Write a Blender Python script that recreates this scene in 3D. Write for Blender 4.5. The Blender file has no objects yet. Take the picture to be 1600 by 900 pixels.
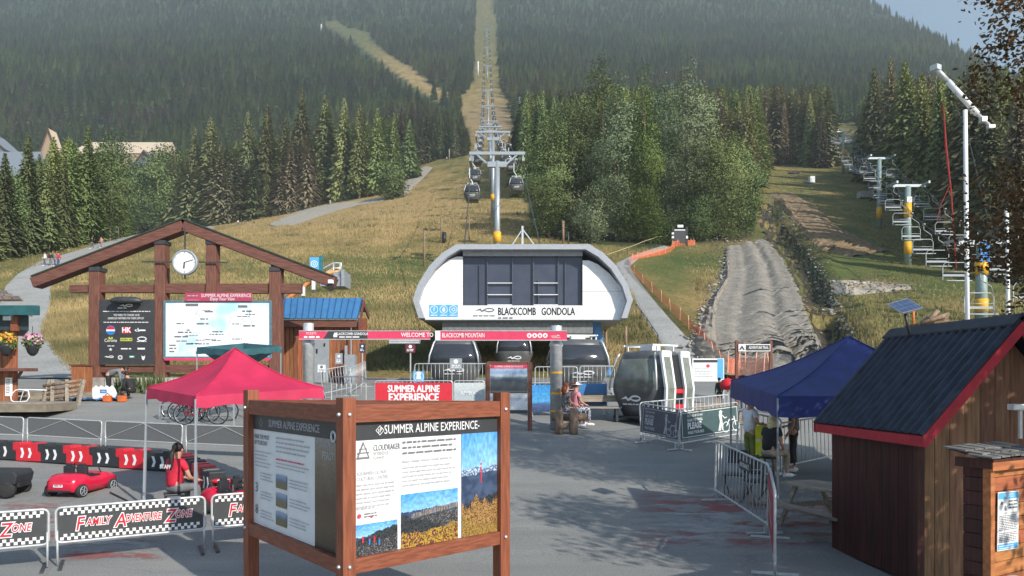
import bpy, bmesh, math, random
from mathutils import Vector, Matrix
R = math.radians
rng = random.Random(7)
sc = bpy.context.scene
COL = sc.collection
F, CX, HY, EYE = 1150.0, 800.0, 595.0, 2.6      # focal length in photo pixels, centre column, horizon row, eye height

# ------------------------------------------------------------------ camera
cam = bpy.data.cameras.new('camera'); camo = bpy.data.objects.new('camera', cam); COL.objects.link(camo)
camo.location = (0, 0, EYE); camo.rotation_euler = (R(90), 0, 0)
cam.sensor_width = 36; cam.lens = F / 1600 * 36
cam.shift_y = (HY - 450) / 1600
cam.clip_start = .1; cam.clip_end = 9000
sc.camera = camo
# ------------------------------------------------------------------ sky, sun, exposure
SUN_EL, SUN_AZ = R(30), math.atan2(.667, -.745)
w = bpy.data.worlds.new("World"); sc.world = w; w.use_nodes = True
nt = w.node_tree; bg = nt.nodes['Background']
sky = nt.nodes.new('ShaderNodeTexSky'); sky.sky_type = 'NISHITA'; sky.sun_disc = False
sky.sun_elevation = SUN_EL; sky.sun_rotation = SUN_AZ
sky.air_density = 1.0; sky.dust_density = .3; sky.ozone_density = 2.0
nt.links.new(sky.outputs[0], bg.inputs[0]); bg.inputs[1].default_value = .125
sd = bpy.data.lights.new('sun', 'SUN'); so = bpy.data.objects.new('sun', sd); COL.objects.link(so)
sd.energy = 4.0; sd.angle = R(.5); sd.color = (1, .93, .82)
sv = Vector((math.sin(SUN_AZ) * math.cos(SUN_EL), math.cos(SUN_AZ) * math.cos(SUN_EL), math.sin(SUN_EL)))
so.rotation_euler = sv.to_track_quat('Z', 'Y').to_euler()
so.location = sv * 60
sc.view_settings.view_transform = 'Standard'; sc.view_settings.look = 'None'
sc.view_settings.exposure = .55; sc.view_settings.gamma = 1
sc.cycles.max_bounces = 6; sc.cycles.volume_bounces = 1; sc.cycles.transparent_max_bounces = 16
sc.cycles.use_denoising = True

# ------------------------------------------------------------------ helpers
def lerp_table(t, x):
    if x <= t[0][0]: return t[0][1]
    for (a, p), (b, q) in zip(t, t[1:]):
        if x <= b: return p + (q - p) * (x - a) / (b - a)
    return t[-1][1]
def sstep(a, b, x):
    t = min(1, max(0, (x - a) / (b - a))); return t * t * (3 - 2 * t)
ZT = [(-60, 0), (10.5, 0), (12.5, .06), (14, .17), (17, .42), (20, .70), (23, 1.05), (25, 1.30), (29, 1.9), (31, 2.2), (34, 2.5), (38, 2.87)]
ET = [(38, .007), (44, .032), (50, .06), (55, .08), (60, .095), (70, .118), (85, .147), (91, .158), (122, .205), (135, .222), (160, .24),
      (217, .272), (280, .30), (390, .337), (480, .366), (640, .407), (800, .436), (1000, .462), (1250, .49), (1500, .53), (1900, .57), (2600, .6)]
def E0(Y, u):
    e = lerp_table(ET, Y)
    if u < 0: e += .17 * max(u, -.55) * sstep(90, 220, Y) * (1 - sstep(300, 750, Y))
    else: e += .03 * min(u, .7) * sstep(90, 220, Y) * (1 - sstep(300, 700, Y))
    return e
def ridge_cap(u):
    return .56 if u < .36 else max(.2, .505 - .57 * (u - .504) + .0 * u) if u > .46 else .56 - (u - .36) * .30
DITCH = []
def dig(X, Y):
    if not DITCH or Y < DITCH[0][0] - 3 or Y > DITCH[-1][0] + 4: return 0
    d = X - lerp_table(DITCH, Y); k = 1 + .35 * math.sin(Y * 1.9) * math.sin(Y * .83 + 1); e = sstep(DITCH[0][0] - 3, DITCH[0][0] + 1, Y) * (1 - sstep(DITCH[-1][0], DITCH[-1][0] + 4, Y))
    return e * (-1.5 * math.exp(-(d / (.75 + .008 * Y)) ** 4) + .45 * k * math.exp(-((d - 2.3 - .01 * Y) / .9) ** 2))
def G(X, Y):
    if Y <= 38: return lerp_table(ZT, Y)
    u = max(-1.6, min(1.6, X / Y)); e = E0(Y, u); c = ridge_cap(u)
    bump = dig(X, Y) if 38 < Y < 175 and X > 8 else 0
    if Y > 60:
        a = .0035 * sstep(60, 300, Y) * Y * (1 - .6 * sstep(300, 900, Y))
        bump += a * (math.sin(X * .031 + 1.3) * math.cos(Y * .023 + .4) + .5 * math.sin(X * .083 + Y * .047))
        if abs(X + .0355 * Y) < 30: bump *= .3
    if Y > 600 and e > c:
        lo, hi = 600, Y
        for _ in range(22):
            m = (lo + hi) / 2
            if E0(m, u) > c: hi = m
            else: lo = m
        return EYE + lo * c + bump - .25 * (Y - lo)
    return EYE + e * Y + bump
def P(px, py, Y): return Vector(((px - CX) / F * Y, Y, EYE + (HY - py) / F * Y))
def ongr(px, Y, dz=0):
    X = (px - CX) / F * Y; return Vector((X, Y, G(X, Y) + dz))
def hit(px, py, y0=8, y1=2500):
    u = (px - CX) / F; e = (HY - py) / F; Y = y0; st = 1.012
    while Y < y1:
        if G(u * Y, Y) >= EYE + e * Y: break
        Y *= st
    a, b = Y / st, Y
    for _ in range(24):
        m = (a + b) / 2
        if G(u * m, m) >= EYE + e * m: b = m
        else: a = m
    return Vector((u * b, b, G(u * b, b)))
_d = sorted(((lambda h: (h.y, h.x))(hit(*q)) for q in ((1326, 575), (1308, 530), (1290, 490), (1274, 455), (1262, 425), (1248, 400), (1226, 372), (1205, 345), (1194, 317))))
DITCH += _d
def proj(v): return (CX + F * v[0] / v[1], HY - F * (v[2] - EYE) / v[1])

class MB:
    def __init__(s): s.v = []; s.f = []; s.m = []
    def add(s, vs, fs, mi=0, M=None):
        o = len(s.v)
        s.v += [tuple(M @ Vector(p)) if M else tuple(p) for p in vs]
        s.f += [tuple(i + o for i in f) for f in fs]; s.m += [mi] * len(fs); return s
    def box(s, c, d, rz=0, mi=0, M=None):
        x, y, z = d[0] / 2, d[1] / 2, d[2] / 2
        T = Matrix.Translation(c) @ Matrix.Rotation(rz, 4, 'Z')
        if M: T = M @ T
        vs = [(i * x, j * y, k * z) for k in (-1, 1) for j in (-1, 1) for i in (-1, 1)]
        return s.add(vs, [(0, 2, 3, 1), (4, 5, 7, 6), (0, 1, 5, 4), (2, 6, 7, 3), (0, 4, 6, 2), (1, 3, 7, 5)], mi, T)
    def bar(s, a, b, w, h=None, mi=0, up=(0, 0, 1)):
        a, b = Vector(a), Vector(b); h = h or w; d = (b - a)
        if d.length < 1e-6: return s
        z = d.normalized(); up = Vector(up)
        if abs(z.dot(up)) > .98: up = Vector((0, 1, 0))
        x = z.cross(up).normalized(); y = x.cross(z)
        vs = [p + x * (i * w / 2) + y * (j * h / 2) for p in (a, b) for j in (-1, 1) for i in (-1, 1)]
        return s.add(vs, [(0, 2, 3, 1), (4, 5, 7, 6), (0, 1, 5, 4), (2, 6, 7, 3), (0, 4, 6, 2), (1, 3, 7, 5)], mi)
    def tube(s, pts, r, n=8, mi=0, closed=False):
        pts = [Vector(p) for p in pts]; N = len(pts); vs = []; fs = []
        rs = r if isinstance(r, (list, tuple)) else [r] * N
        ref = None
        for i, p in enumerate(pts):
            d = (pts[(i + 1) % N] - pts[i - 1]) if closed else (pts[min(i + 1, N - 1)] - pts[max(i - 1, 0)])
            d = d.normalized() if d.length > 1e-9 else Vector((0, 0, 1))
            if ref is None: ref = Vector((0, 0, 1)) if abs(d.z) < .9 else Vector((1, 0, 0))
            x = d.cross(ref)
            if x.length < 1e-4: x = d.orthogonal()
            x.normalize(); y = x.cross(d); ref = y
            vs += [p + (x * math.cos(2 * math.pi * k / n) + y * math.sin(2 * math.pi * k / n)) * rs[i] for k in range(n)]
        for i in range(N if closed else N - 1):
            j = (i + 1) % N
            fs += [(i * n + k, i * n + (k + 1) % n, j * n + (k + 1) % n, j * n + k) for k in range(n)]
        if not closed:
            fs.append(tuple(range(n))[::-1]); fs.append(tuple((N - 1) * n + k for k in range(n)))
        return s.add(vs, fs, mi)
    def lathe(s, prof, n=16, c=(0, 0, 0), mi=0, M=None):
        vs = []; fs = []
        for r, z in prof: vs += [(c[0] + r * math.cos(2 * math.pi * k / n), c[1] + r * math.sin(2 * math.pi * k / n), c[2] + z) for k in range(n)]
        for i in range(len(prof) - 1): fs += [(i * n + k, i * n + (k + 1) % n, (i + 1) * n + (k + 1) % n, (i + 1) * n + k) for k in range(n)]
        fs.append(tuple(range(n))[::-1]); fs.append(tuple((len(prof) - 1) * n + k for k in range(n)))
        return s.add(vs, fs, mi, M)
    def ball(s, c, r, n=12, m=8, mi=0, M=None):
        r = r if isinstance(r, (tuple, list)) else (r, r, r)
        pr = [(max(.02, math.sin(math.pi * i / m)), -math.cos(math.pi * i / m)) for i in range(m + 1)]
        T = Matrix.Translation(c) @ Matrix.Diagonal((r[0], r[1], r[2], 1))
        return s.lathe(pr, n, mi=mi, M=(M @ T) if M else T)
    def prism(s, pts, off, mi=0):
        pts = [Vector(p) for p in pts]; n = len(pts); off = Vector(off)
        fs = [tuple(range(n)), tuple(range(2 * n - 1, n - 1, -1))] + [(i, i + n, (i + 1) % n + n, (i + 1) % n) for i in range(n)]
        return s.add(pts + [p + off for p in pts], fs, mi)
    def poly(s, pts, mi=0): return s.add(pts, [tuple(range(len(pts)))], mi)
    def rect(s, x0, y0, x1, y1, z=0, mi=0): return s.poly([(x0, y0, z), (x1, y0, z), (x1, y1, z), (x0, y1, z)], mi)
    def disc(s, x, y, r, z=0, mi=0, n=20, ry=None): return s.poly([(x + r * math.cos(2 * math.pi * k / n), y + (ry or r) * math.sin(2 * math.pi * k / n), z) for k in range(n)], mi)
    def ring(s, x, y, r, t, z=0, mi=0, n=24, ry=None):
        ry = ry or r
        vs = []
        for k in range(n):
            a = 2 * math.pi * k / n
            vs += [(x + r * math.cos(a), y + ry * math.sin(a), z), (x + (r - t) * math.cos(a), y + (ry - t) * math.sin(a), z)]
        return s.add(vs, [(2 * k, (2 * k + 2) % (2 * n), (2 * k + 3) % (2 * n), 2 * k + 1) for k in range(n)], mi)
    def words(s, x0, x1, ytop, lh, n, th, z=.002, mi=0, rag=.25, seed=0):
        r_ = random.Random(seed)
        for i in range(n):
            y = ytop - i * lh; x = x0; end = x1 - r_.random() * rag * (x1 - x0)
            while x < end - th:
                wd = min(end - x, th * (1.5 + r_.random() * 4.5)); s.rect(x, y - th, x + wd, y, z, mi); x += wd + th * .8
        return s
    def build(s, name, mats, parent=None, smooth=False, M=None, bev=0, loc=None, kind=None):
        me = bpy.data.meshes.new(name); me.from_pydata(s.v, [], s.f)
        if not isinstance(mats, (list, tuple)): mats = [mats]
        for m in mats: me.materials.append(m)
        if len(mats) > 1: me.polygons.foreach_set('material_index', s.m)
        bm = bmesh.new(); bm.from_mesh(me)
        if len(s.v) < 60000: bmesh.ops.recalc_face_normals(bm, faces=bm.faces) if all(len(f) for f in s.f) and name not in FLAT else None
        if bev: bmesh.ops.bevel(bm, geom=list(bm.edges), offset=bev, segments=2, profile=.6, affect='EDGES')
        bm.to_mesh(me); bm.free()
        if smooth: me.polygons.foreach_set('use_smooth', [True] * len(me.polygons))
        me.update()
        return link(name, me, parent, M, loc, kind)
FLAT = {'print', 'crown', 'dry_grass', 'chevron'}
def link(name, me, parent=None, M=None, loc=None, kind=None):
    o = bpy.data.objects.new(name, me); COL.objects.link(o)
    if parent: o.parent = parent
    if M is not None: o.matrix_local = M
    if loc is not None: o.location = loc
    if kind: o['kind'] = kind
    return o
def tag(o, label=None, cat=None, group=None, kind=None):
    if label: o['label'] = label
    if cat: o['category'] = cat
    if group: o['group'] = group
    if kind: o['kind'] = kind
    return o
def thing(name, label, cat, loc=(0, 0, 0), rz=0, group=None):
    o = bpy.data.objects.new(name, None); COL.objects.link(o); o.empty_display_size = .2
    o.location = loc; o.rotation_euler = (0, 0, rz); return tag(o, label, cat, group)
KIDS = {}
def dup(root, loc=None, rz=None, label=None, scale=None, group=None):
    r = root.copy(); COL.objects.link(r)
    if loc is not None: r.location = loc
    if rz is not None: r.rotation_euler = (0, 0, rz)
    if scale is not None: r.scale = scale if isinstance(scale, (tuple, list)) else (scale,) * 3
    if label: r['label'] = label
    if group: r['group'] = group
    if root.name not in KIDS: KIDS[root.name] = [(c, list(c.children)) for c in root.children]
    for ch, gs in KIDS[root.name]:
        c = ch.copy(); COL.objects.link(c); c.parent = r
        for g in gs:
            d = g.copy(); COL.objects.link(d); d.parent = c
    return r
def face(o, xdir, up=(0, 0, 1)):
    x = Vector(xdir).normalized(); u = Vector(up); n = x.cross(u).normalized(); u = n.cross(x)
    return Matrix(((x.x, u.x, n.x, o[0]), (x.y, u.y, n.y, o[1]), (x.z, u.z, n.z, o[2]), (0, 0, 0, 1)))
def txt(s, size, mat, parent, M, x=0, y=0, z=.004, sx=1, bold=0, ax='CENTER', name='lettering', shear=0, ext=.001, fat=0):
    cu = bpy.data.curves.new(name, 'FONT'); cu.body = s; cu.size = size; cu.align_x = ax; cu.align_y = 'CENTER'
    cu.extrude = ext; cu.offset = bold; cu.shear = shear; cu.resolution_u = 2; cu.materials.append(mat)
    o = bpy.data.objects.new(name, cu); COL.objects.link(o); o.parent = parent
    o.matrix_local = M @ Matrix.Translation((x, y, z)) @ Matrix.Diagonal((sx, 1, 1, 1)); o['fat'] = fat; return o

# ------------------------------------------------------------------ materials
MATS = {}
def mk(name, col, rough=.6, metal=0, var=.18, scale=6, bump=.0, stretch=(1, 1, 1), col2=None, detail=4, rnd=0, spec=.4, coord='Object', lo=.35, hi=.65, dist=.02):
    m = bpy.data.materials.new(name); m.use_nodes = True; nt = m.node_tree; b = nt.nodes['Principled BSDF']
    b.inputs['Roughness'].default_value = rough; b.inputs['Metallic'].default_value = metal
    b.inputs['Specular IOR Level'].default_value = spec
    N = nt.nodes.new; L = nt.links.new
    tc = N('ShaderNodeTexCoord'); mp = N('ShaderNodeMapping'); mp.inputs['Scale'].default_value = stretch
    L(tc.outputs[coord], mp.inputs[0])
    nz = N('ShaderNodeTexNoise'); nz.inputs['Scale'].default_value = scale; nz.inputs['Detail'].default_value = detail
    L(mp.outputs[0], nz.inputs[0])
    rp = N('ShaderNodeValToRGB'); rp.color_ramp.elements[0].position = lo; rp.color_ramp.elements[1].position = hi
    c2 = col2 or tuple(min(1, c * (1 + var)) for c in col); c1 = col if col2 else tuple(c * (1 - var) for c in col)
    rp.color_ramp.elements[0].color = (*c1, 1); rp.color_ramp.elements[1].color = (*c2, 1)
    L(nz.outputs[0], rp.inputs[0]); out = rp.outputs[0]
    if rnd:
        oi = N('ShaderNodeObjectInfo'); hs = N('ShaderNodeHueSaturation')
        mr = N('ShaderNodeMapRange'); mr.inputs[3].default_value = 1 - rnd; mr.inputs[4].default_value = 1 + rnd
        L(oi.outputs['Random'], mr.inputs[0]); L(mr.outputs[0], hs.inputs['Value'])
        mh = N('ShaderNodeMapRange'); mh.inputs[3].default_value = .5 - rnd * .06; mh.inputs[4].default_value = .5 + rnd * .05
        ml = N('ShaderNodeMath'); ml.operation = 'MULTIPLY'; ml.inputs[1].default_value = 7.31
        fr = N('ShaderNodeMath'); fr.operation = 'FRACT'
        L(oi.outputs['Random'], ml.inputs[0]); L(ml.outputs[0], fr.inputs[0]); L(fr.outputs[0], mh.inputs[0]); L(mh.outputs[0], hs.inputs['Hue'])
        L(out, hs.inputs['Color']); out = hs.outputs[0]
    L(out, b.inputs['Base Color'])
    if bump:
        bp = N('ShaderNodeBump'); bp.inputs['Strength'].default_value = bump; bp.inputs['Distance'].default_value = dist
        L(nz.outputs[0], bp.inputs['Height']); L(bp.outputs[0], b.inputs['Normal'])
    MATS[name] = m; return m
def glassy(name, col, rough=.06, spec=.6):
    m = mk(name, col, rough, 0, .1, 1.5, spec=spec); return m
def picture(name, stops, nscale=3, amt=.18, axis=1, detail=6):
    """a printed landscape photograph: colour bands up the sheet with a ragged skyline"""
    m = bpy.data.materials.new(name); m.use_nodes = True; nt = m.node_tree; b = nt.nodes['Principled BSDF']; b.inputs['Roughness'].default_value = .35
    N = nt.nodes.new; L = nt.links.new
    tc = N('ShaderNodeTexCoord'); sp = N('ShaderNodeSeparateXYZ'); L(tc.outputs['Generated'], sp.inputs[0])
    nz = N('ShaderNodeTexNoise'); nz.inputs['Scale'].default_value = nscale; nz.inputs['Detail'].default_value = detail; L(tc.outputs['Generated'], nz.inputs[0])
    a = N('ShaderNodeMath'); a.operation = 'MULTIPLY_ADD'; a.inputs[1].default_value = amt; a.inputs[2].default_value = -amt / 2
    L(nz.outputs[0], a.inputs[0]); ad = N('ShaderNodeMath'); L(a.outputs[0], ad.inputs[0]); L(sp.outputs[axis], ad.inputs[1])
    rp = N('ShaderNodeValToRGB'); L(ad.outputs[0], rp.inputs[0]); el = rp.color_ramp.elements
    el[0].position = stops[0][0]; el[0].color = (*stops[0][1], 1); el[1].position = stops[-1][0]; el[1].color = (*stops[-1][1], 1)
    for p, c in stops[1:-1]: e = el.new(p); e.color = (*c, 1)
    n2 = N('ShaderNodeTexNoise'); n2.inputs['Scale'].default_value = nscale * 9; n2.inputs['Detail'].default_value = 3; L(tc.outputs['Generated'], n2.inputs[0])
    mr = N('ShaderNodeMapRange'); mr.inputs[1].default_value = .3; mr.inputs[2].default_value = .7; mr.inputs[3].default_value = .65; mr.inputs[4].default_value = 1.25; L(n2.outputs[0], mr.inputs[0])
    mx = N('ShaderNodeMix'); mx.data_type = 'RGBA'; mx.blend_type = 'MULTIPLY'; mx.inputs[0].default_value = 1
    L(rp.outputs[0], mx.inputs[6]); L(mr.outputs[0], mx.inputs[7]); L(mx.outputs[2], b.inputs['Base Color']); return m
white = mk('white_paint', (.78, .79, .8), .45, var=.04)
offw = mk('print_white', (.74, .75, .76), .4, var=.03)
black = mk('black_plastic', (.02, .02, .022), .5, var=.2)
charcoal = mk('charcoal_print', (.045, .047, .052), .45, var=.1)
ink = mk('grey_ink', (.16, .16, .17), .6, var=.1)
inklt = mk('pale_grey_ink', (.42, .42, .44), .6, var=.1)
red = mk('red_print', (.62, .03, .05), .45, var=.06)
pink = mk('crimson_print', (.66, .05, .12), .45, var=.06)
bluep = mk('blue_print', (.03, .2, .55), .4, var=.06)
skyb = mk('light_blue_print', (.1, .42, .75), .4, var=.06)
yellow = mk('yellow_paint', (.8, .42, .02), .5, var=.08)
steel = mk('galvanised_steel', (.5, .52, .54), .38, .75, var=.12, scale=14)
steelw = mk('pale_steel', (.55, .57, .58), .4, .4, var=.1, scale=9)
greyp = mk('grey_paint', (.3, .33, .36), .45, .1, var=.08)
dkmetal = mk('dark_metal', (.06, .065, .07), .45, .3, var=.15)
rubber = mk('rubber', (.025, .025, .026), .8, var=.2, scale=20)
cedar = mk('stained_cedar', (.17, .05, .024), .55, scale=5, bump=.25, stretch=(6, 6, .55), col2=(.28, .088, .042))
cedarh = mk('stained_cedar_rail', (.17, .05, .026), .55, scale=5, bump=.25, stretch=(1.2, 1.2, 9), col2=(.27, .085, .044))
timber = mk('aged_brown_timber', (.115, .045, .03), .7, scale=4, bump=.3, stretch=(5, 5, .5), col2=(.2, .085, .06))
timberh = mk('aged_brown_beam', (.105, .042, .03), .7, scale=4, bump=.3, stretch=(.5, 5, 5), col2=(.19, .08, .06))
boards = mk('red_brown_boards', (.2, .07, .03), .65, scale=4, bump=.25, stretch=(4, 4, .4), col2=(.34, .13, .06), rnd=.25)
tanboard = mk('tan_boards', (.17, .08, .042), .7, scale=5, bump=.3, stretch=(5, 5, .4), col2=(.3, .155, .08), rnd=.25)
greywood = mk('weathered_wood', (.22, .18, .14), .8, scale=5, bump=.3, stretch=(.6, 5, 5), col2=(.36, .31, .25), rnd=.15)
logwood = mk('log_bark', (.16, .1, .065), .85, scale=9, bump=.5, stretch=(1, 1, .4), col2=(.3, .22, .15))
redtent = mk('red_canvas', (.47, .02, .075), .65, var=.1, scale=2.5, bump=.15, dist=.1)
bluetent = mk('navy_canvas', (.02, .035, .17), .6, var=.2, scale=2, bump=.15, dist=.1)
teal = mk('teal_canvas', (.03, .1, .12), .6, var=.2, scale=2, bump=.1)
blueroof = mk('blue_roof_metal', (.06, .2, .42), .4, .2, var=.08, scale=3, rnd=.06)
slate = mk('dark_roof_metal', (.035, .042, .06), .45, .5, var=.25, scale=5)
redpl = mk('red_plastic', (.62, .02, .035), .35, var=.08)
blkpl = mk('dark_plastic', (.028, .03, .035), .4, var=.15)
carred = mk('glossy_red_paint', (.6, .012, .05), .22, var=.05, spec=.6)
glass = glassy('tinted_glass', (.035, .04, .05), .1)
glassb = glassy('station_glass', (.06, .068, .1), .18, .35)
skin = mk('skin', (.5, .26, .18), .55, var=.1)
tyre = rubber
# ------------------------------------------------------------------ ground
def node_mat(name, rough=.9):
    m = bpy.data.materials.new(name); m.use_nodes = True; nt = m.node_tree
    b = nt.nodes['Principled BSDF']; b.inputs['Roughness'].default_value = rough; b.inputs['Specular IOR Level'].default_value = .2
    return m, nt, b, nt.nodes.new, nt.links.new
def ramp(nt, src, stops):
    r = nt.nodes.new('ShaderNodeValToRGB'); el = r.color_ramp.elements
    el[0].position = stops[0][0]; el[0].color = (*stops[0][1], 1); el[1].position = stops[-1][0]; el[1].color = (*stops[-1][1], 1)
    for p, c in stops[1:-1]: e = el.new(p); e.color = (*c, 1)
    nt.links.new(src, r.inputs[0]); return r.outputs[0]
def noise(nt, vec, scale, detail=5, rough=.6):
    n = nt.nodes.new('ShaderNodeTexNoise'); n.inputs['Scale'].default_value = scale; n.inputs['Detail'].default_value = detail
    n.inputs['Roughness'].default_value = rough; nt.links.new(vec, n.inputs[0]); return n.outputs[0]
def mixc(nt, fac, a, b, mode='MIX'):
    x = nt.nodes.new('ShaderNodeMix'); x.data_type = 'RGBA'; x.blend_type = mode
    if isinstance(fac, float): x.inputs[0].default_value = fac
    else: nt.links.new(fac, x.inputs[0])
    for s, i in ((a, 6), (b, 7)):
        if isinstance(s, tuple): x.inputs[i].default_value = (*s, 1)
        else: nt.links.new(s, x.inputs[i])
    return x.outputs[2]
def bump(nt, b, h, st, d):
    p = nt.nodes.new('ShaderNodeBump'); p.inputs['Strength'].default_value = st; p.inputs['Distance'].default_value = d
    nt.links.new(h, p.inputs['Height']); nt.links.new(p.outputs[0], b.inputs['Normal'])

m, nt, b, N, L = node_mat('asphalt', .85)
tc = N('ShaderNodeTexCoord'); v = tc.outputs['Object']
base = ramp(nt, noise(nt, v, .35, 6), [(.3, (.225, .23, .228)), (.55, (.255, .257, .25)), (.75, (.285, .285, .276))])
fine = ramp(nt, noise(nt, v, 38, 3), [(.3, (.72, .72, .72)), (.7, (1.2, 1.2, 1.18))])
mpp = N('ShaderNodeMapping'); mpp.inputs['Scale'].default_value = (.25, 1.6, 1); L(v, mpp.inputs[0])
wear = ramp(nt, noise(nt, mpp.outputs[0], 1.2, 4), [(.42, (.95, .95, .95)), (.6, (1.03, 1.03, 1.02)), (.68, (1.12, 1.11, 1.09))])
c = mixc(nt, 1.0, mixc(nt, 1.0, base, fine, 'MULTIPLY'), wear, 'MULTIPLY')
vor = N('ShaderNodeTexVoronoi'); vor.feature = 'DISTANCE_TO_EDGE'; vor.inputs['Scale'].default_value = .23
wob = N('ShaderNodeVectorMath'); wob.operation = 'ADD'; nn = N('ShaderNodeTexNoise'); nn.inputs['Scale'].default_value = .9; L(v, nn.inputs[0])
L(v, wob.inputs[0]); L(nn.outputs['Color'], wob.inputs[1]); L(wob.outputs[0], vor.inputs['Vector'])
c = mixc(nt, ramp(nt, vor.outputs[0], [(.0, (.4, .4, .4)), (.004, (0, 0, 0))]), c, (.13, .13, .13))
L(c, b.inputs['Base Color']); bump(nt, b, noise(nt, v, 55, 3), .35, .01); asphalt = m

m, nt, b, N, L = node_mat('hill_grass', .95)
tc = N('ShaderNodeTexCoord'); v = tc.outputs['Object']
at = N('ShaderNodeVertexColor'); at.layer_name = 'cover'; sp = N('ShaderNodeSeparateColor'); L(at.outputs[0], sp.inputs[0])
mpp = N('ShaderNodeMapping'); mpp.inputs['Scale'].default_value = (1, .45, .6); L(v, mpp.inputs[0])
n1 = noise(nt, mpp.outputs[0], .16, 7, .7)
ad = N('ShaderNodeMath'); ad.operation = 'MULTIPLY_ADD'; ad.inputs[1].default_value = 1.5; ad.inputs[2].default_value = -.75; L(n1, ad.inputs[0])
a2 = N('ShaderNodeMath'); L(ad.outputs[0], a2.inputs[0]); L(sp.outputs[0], a2.inputs[1])
grass = ramp(nt, a2.outputs[0], [(.1, (.075, .11, .03)), (.36, (.13, .14, .045)), (.6, (.25, .195, .075)), (.85, (.4, .28, .13))])
soil = ramp(nt, noise(nt, v, .5, 6), [(.35, (.2, .14, .09)), (.65, (.3, .23, .16))])
rocky = ramp(nt, noise(nt, v, 1.6, 5), [(.58, (0, 0, 0)), (.66, (.6, .6, .6))])
grass = mixc(nt, rocky, grass, soil)
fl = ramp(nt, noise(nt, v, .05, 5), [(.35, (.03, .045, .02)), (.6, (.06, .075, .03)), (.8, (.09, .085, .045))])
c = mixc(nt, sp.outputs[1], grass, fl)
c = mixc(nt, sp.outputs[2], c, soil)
tuft = ramp(nt, noise(nt, v, 2.6, 6, .75), [(.3, (.5, .5, .48)), (.7, (1.4, 1.38, 1.3))])
L(mixc(nt, 1.0, c, tuft, 'MULTIPLY'), b.inputs['Base Color']); bump(nt, b, noise(nt, v, 1.8, 6, .7), .8, .35); hillgrass = m

def rough_ground(name, c1, c2, c3, s=.8, bs=.5, bd=.08, fs=9):
    m, nt, b, N, L = node_mat(name, .95)
    v = N('ShaderNodeTexCoord').outputs['Object']
    a = ramp(nt, noise(nt, v, s, 7, .7), [(.3, c1), (.5, c2), (.7, c3)])
    f = ramp(nt, noise(nt, v, fs, 4, .7), [(.3, (.65, .65, .65)), (.7, (1.3, 1.3, 1.28))])
    L(mixc(nt, 1.0, a, f, 'MULTIPLY'), b.inputs['Base Color']); bump(nt, b, noise(nt, v, fs * .7, 5, .7), bs, bd); return m
gravel = rough_ground('gravel', (.27, .27, .26), (.32, .32, .31), (.37, .37, .36), .3, .3, .03)
roadgravel = rough_ground('road_gravel', (.3, .27, .22), (.36, .33, .28), (.43, .4, .34), .5)
dirt = rough_ground('churned_dirt', (.17, .145, .12), (.25, .22, .185), (.33, .29, .24), .5, .8, .15, 2.5)
soilm = rough_ground('brown_soil', (.15, .1, .055), (.22, .155, .09), (.3, .23, .15), .3, .8, .2, 2)
ditch = rough_ground('shaded_ditch_soil', (.03, .026, .02), (.06, .052, .038), (.11, .09, .065), .5, .9, .3, 3)  # brown soil with the trench's shadow put into its colour
stonem = mk('grey_stone', (.27, .26, .24), .85, scale=3, bump=.5, col2=(.45, .43, .4), rnd=.25)
trackm = rough_ground('tracked_dirt', (.19, .172, .148), (.25, .23, .2), (.33, .305, .27), .8, .8, .2, 4)

def inpoly(p, poly):
    x, y = p; c = False; j = len(poly) - 1
    for i in range(len(poly)):
        (xi, yi), (xj, yj) = poly[i], poly[j]
        if (yi > y) != (yj > y) and x < (xj - xi) * (y - yi) / (yj - yi) + xi: c = not c
        j = i
    return c
# the meadow and lift cuttings, outlined on the photograph and carried onto the terrain
OPEN = [[(-900, 640), (-900, 470), (0, 408), (60, 398), (150, 378), (250, 360), (330, 353), (430, 338), (520, 316), (600, 297), (640, 262), (700, 246), (728, 244),
         (734, 205), (722, 178), (718, 156), (738, 130), (741, 60), (744, 0), (771, 0), (777, 60), (784, 140), (802, 172), (806, 200), (812, 240), (822, 330), (836, 366), (900, 380), (1010, 388), (1080, 381),
         (1170, 376), (1186, 340), (1178, 300), (1188, 262), (1240, 256), (1290, 262), (1350, 262), (1420, 300), (1480, 370), (1560, 440), (2600, 560), (2600, 640)],
        [(494, 34), (522, 33), (548, 44), (582, 52), (578, 66), (548, 62), (520, 46)], [(552, 64), (582, 65), (610, 86), (646, 109), (686, 137), (712, 154), (696, 165), (648, 135), (596, 98)],
        [(1292, 192), (1340, 192), (1420, 280), (1350, 268), (1296, 262)]]
SEE = OPEN + []            # no tree may stand in front of these
def is_open(px, py): return any(inpoly((px, py), q) for q in OPEN)
def gauss(px, py, x, y, sx, sy): return math.exp(-((px - x) / sx) ** 2 - ((py - y) / sy) ** 2)
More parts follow.
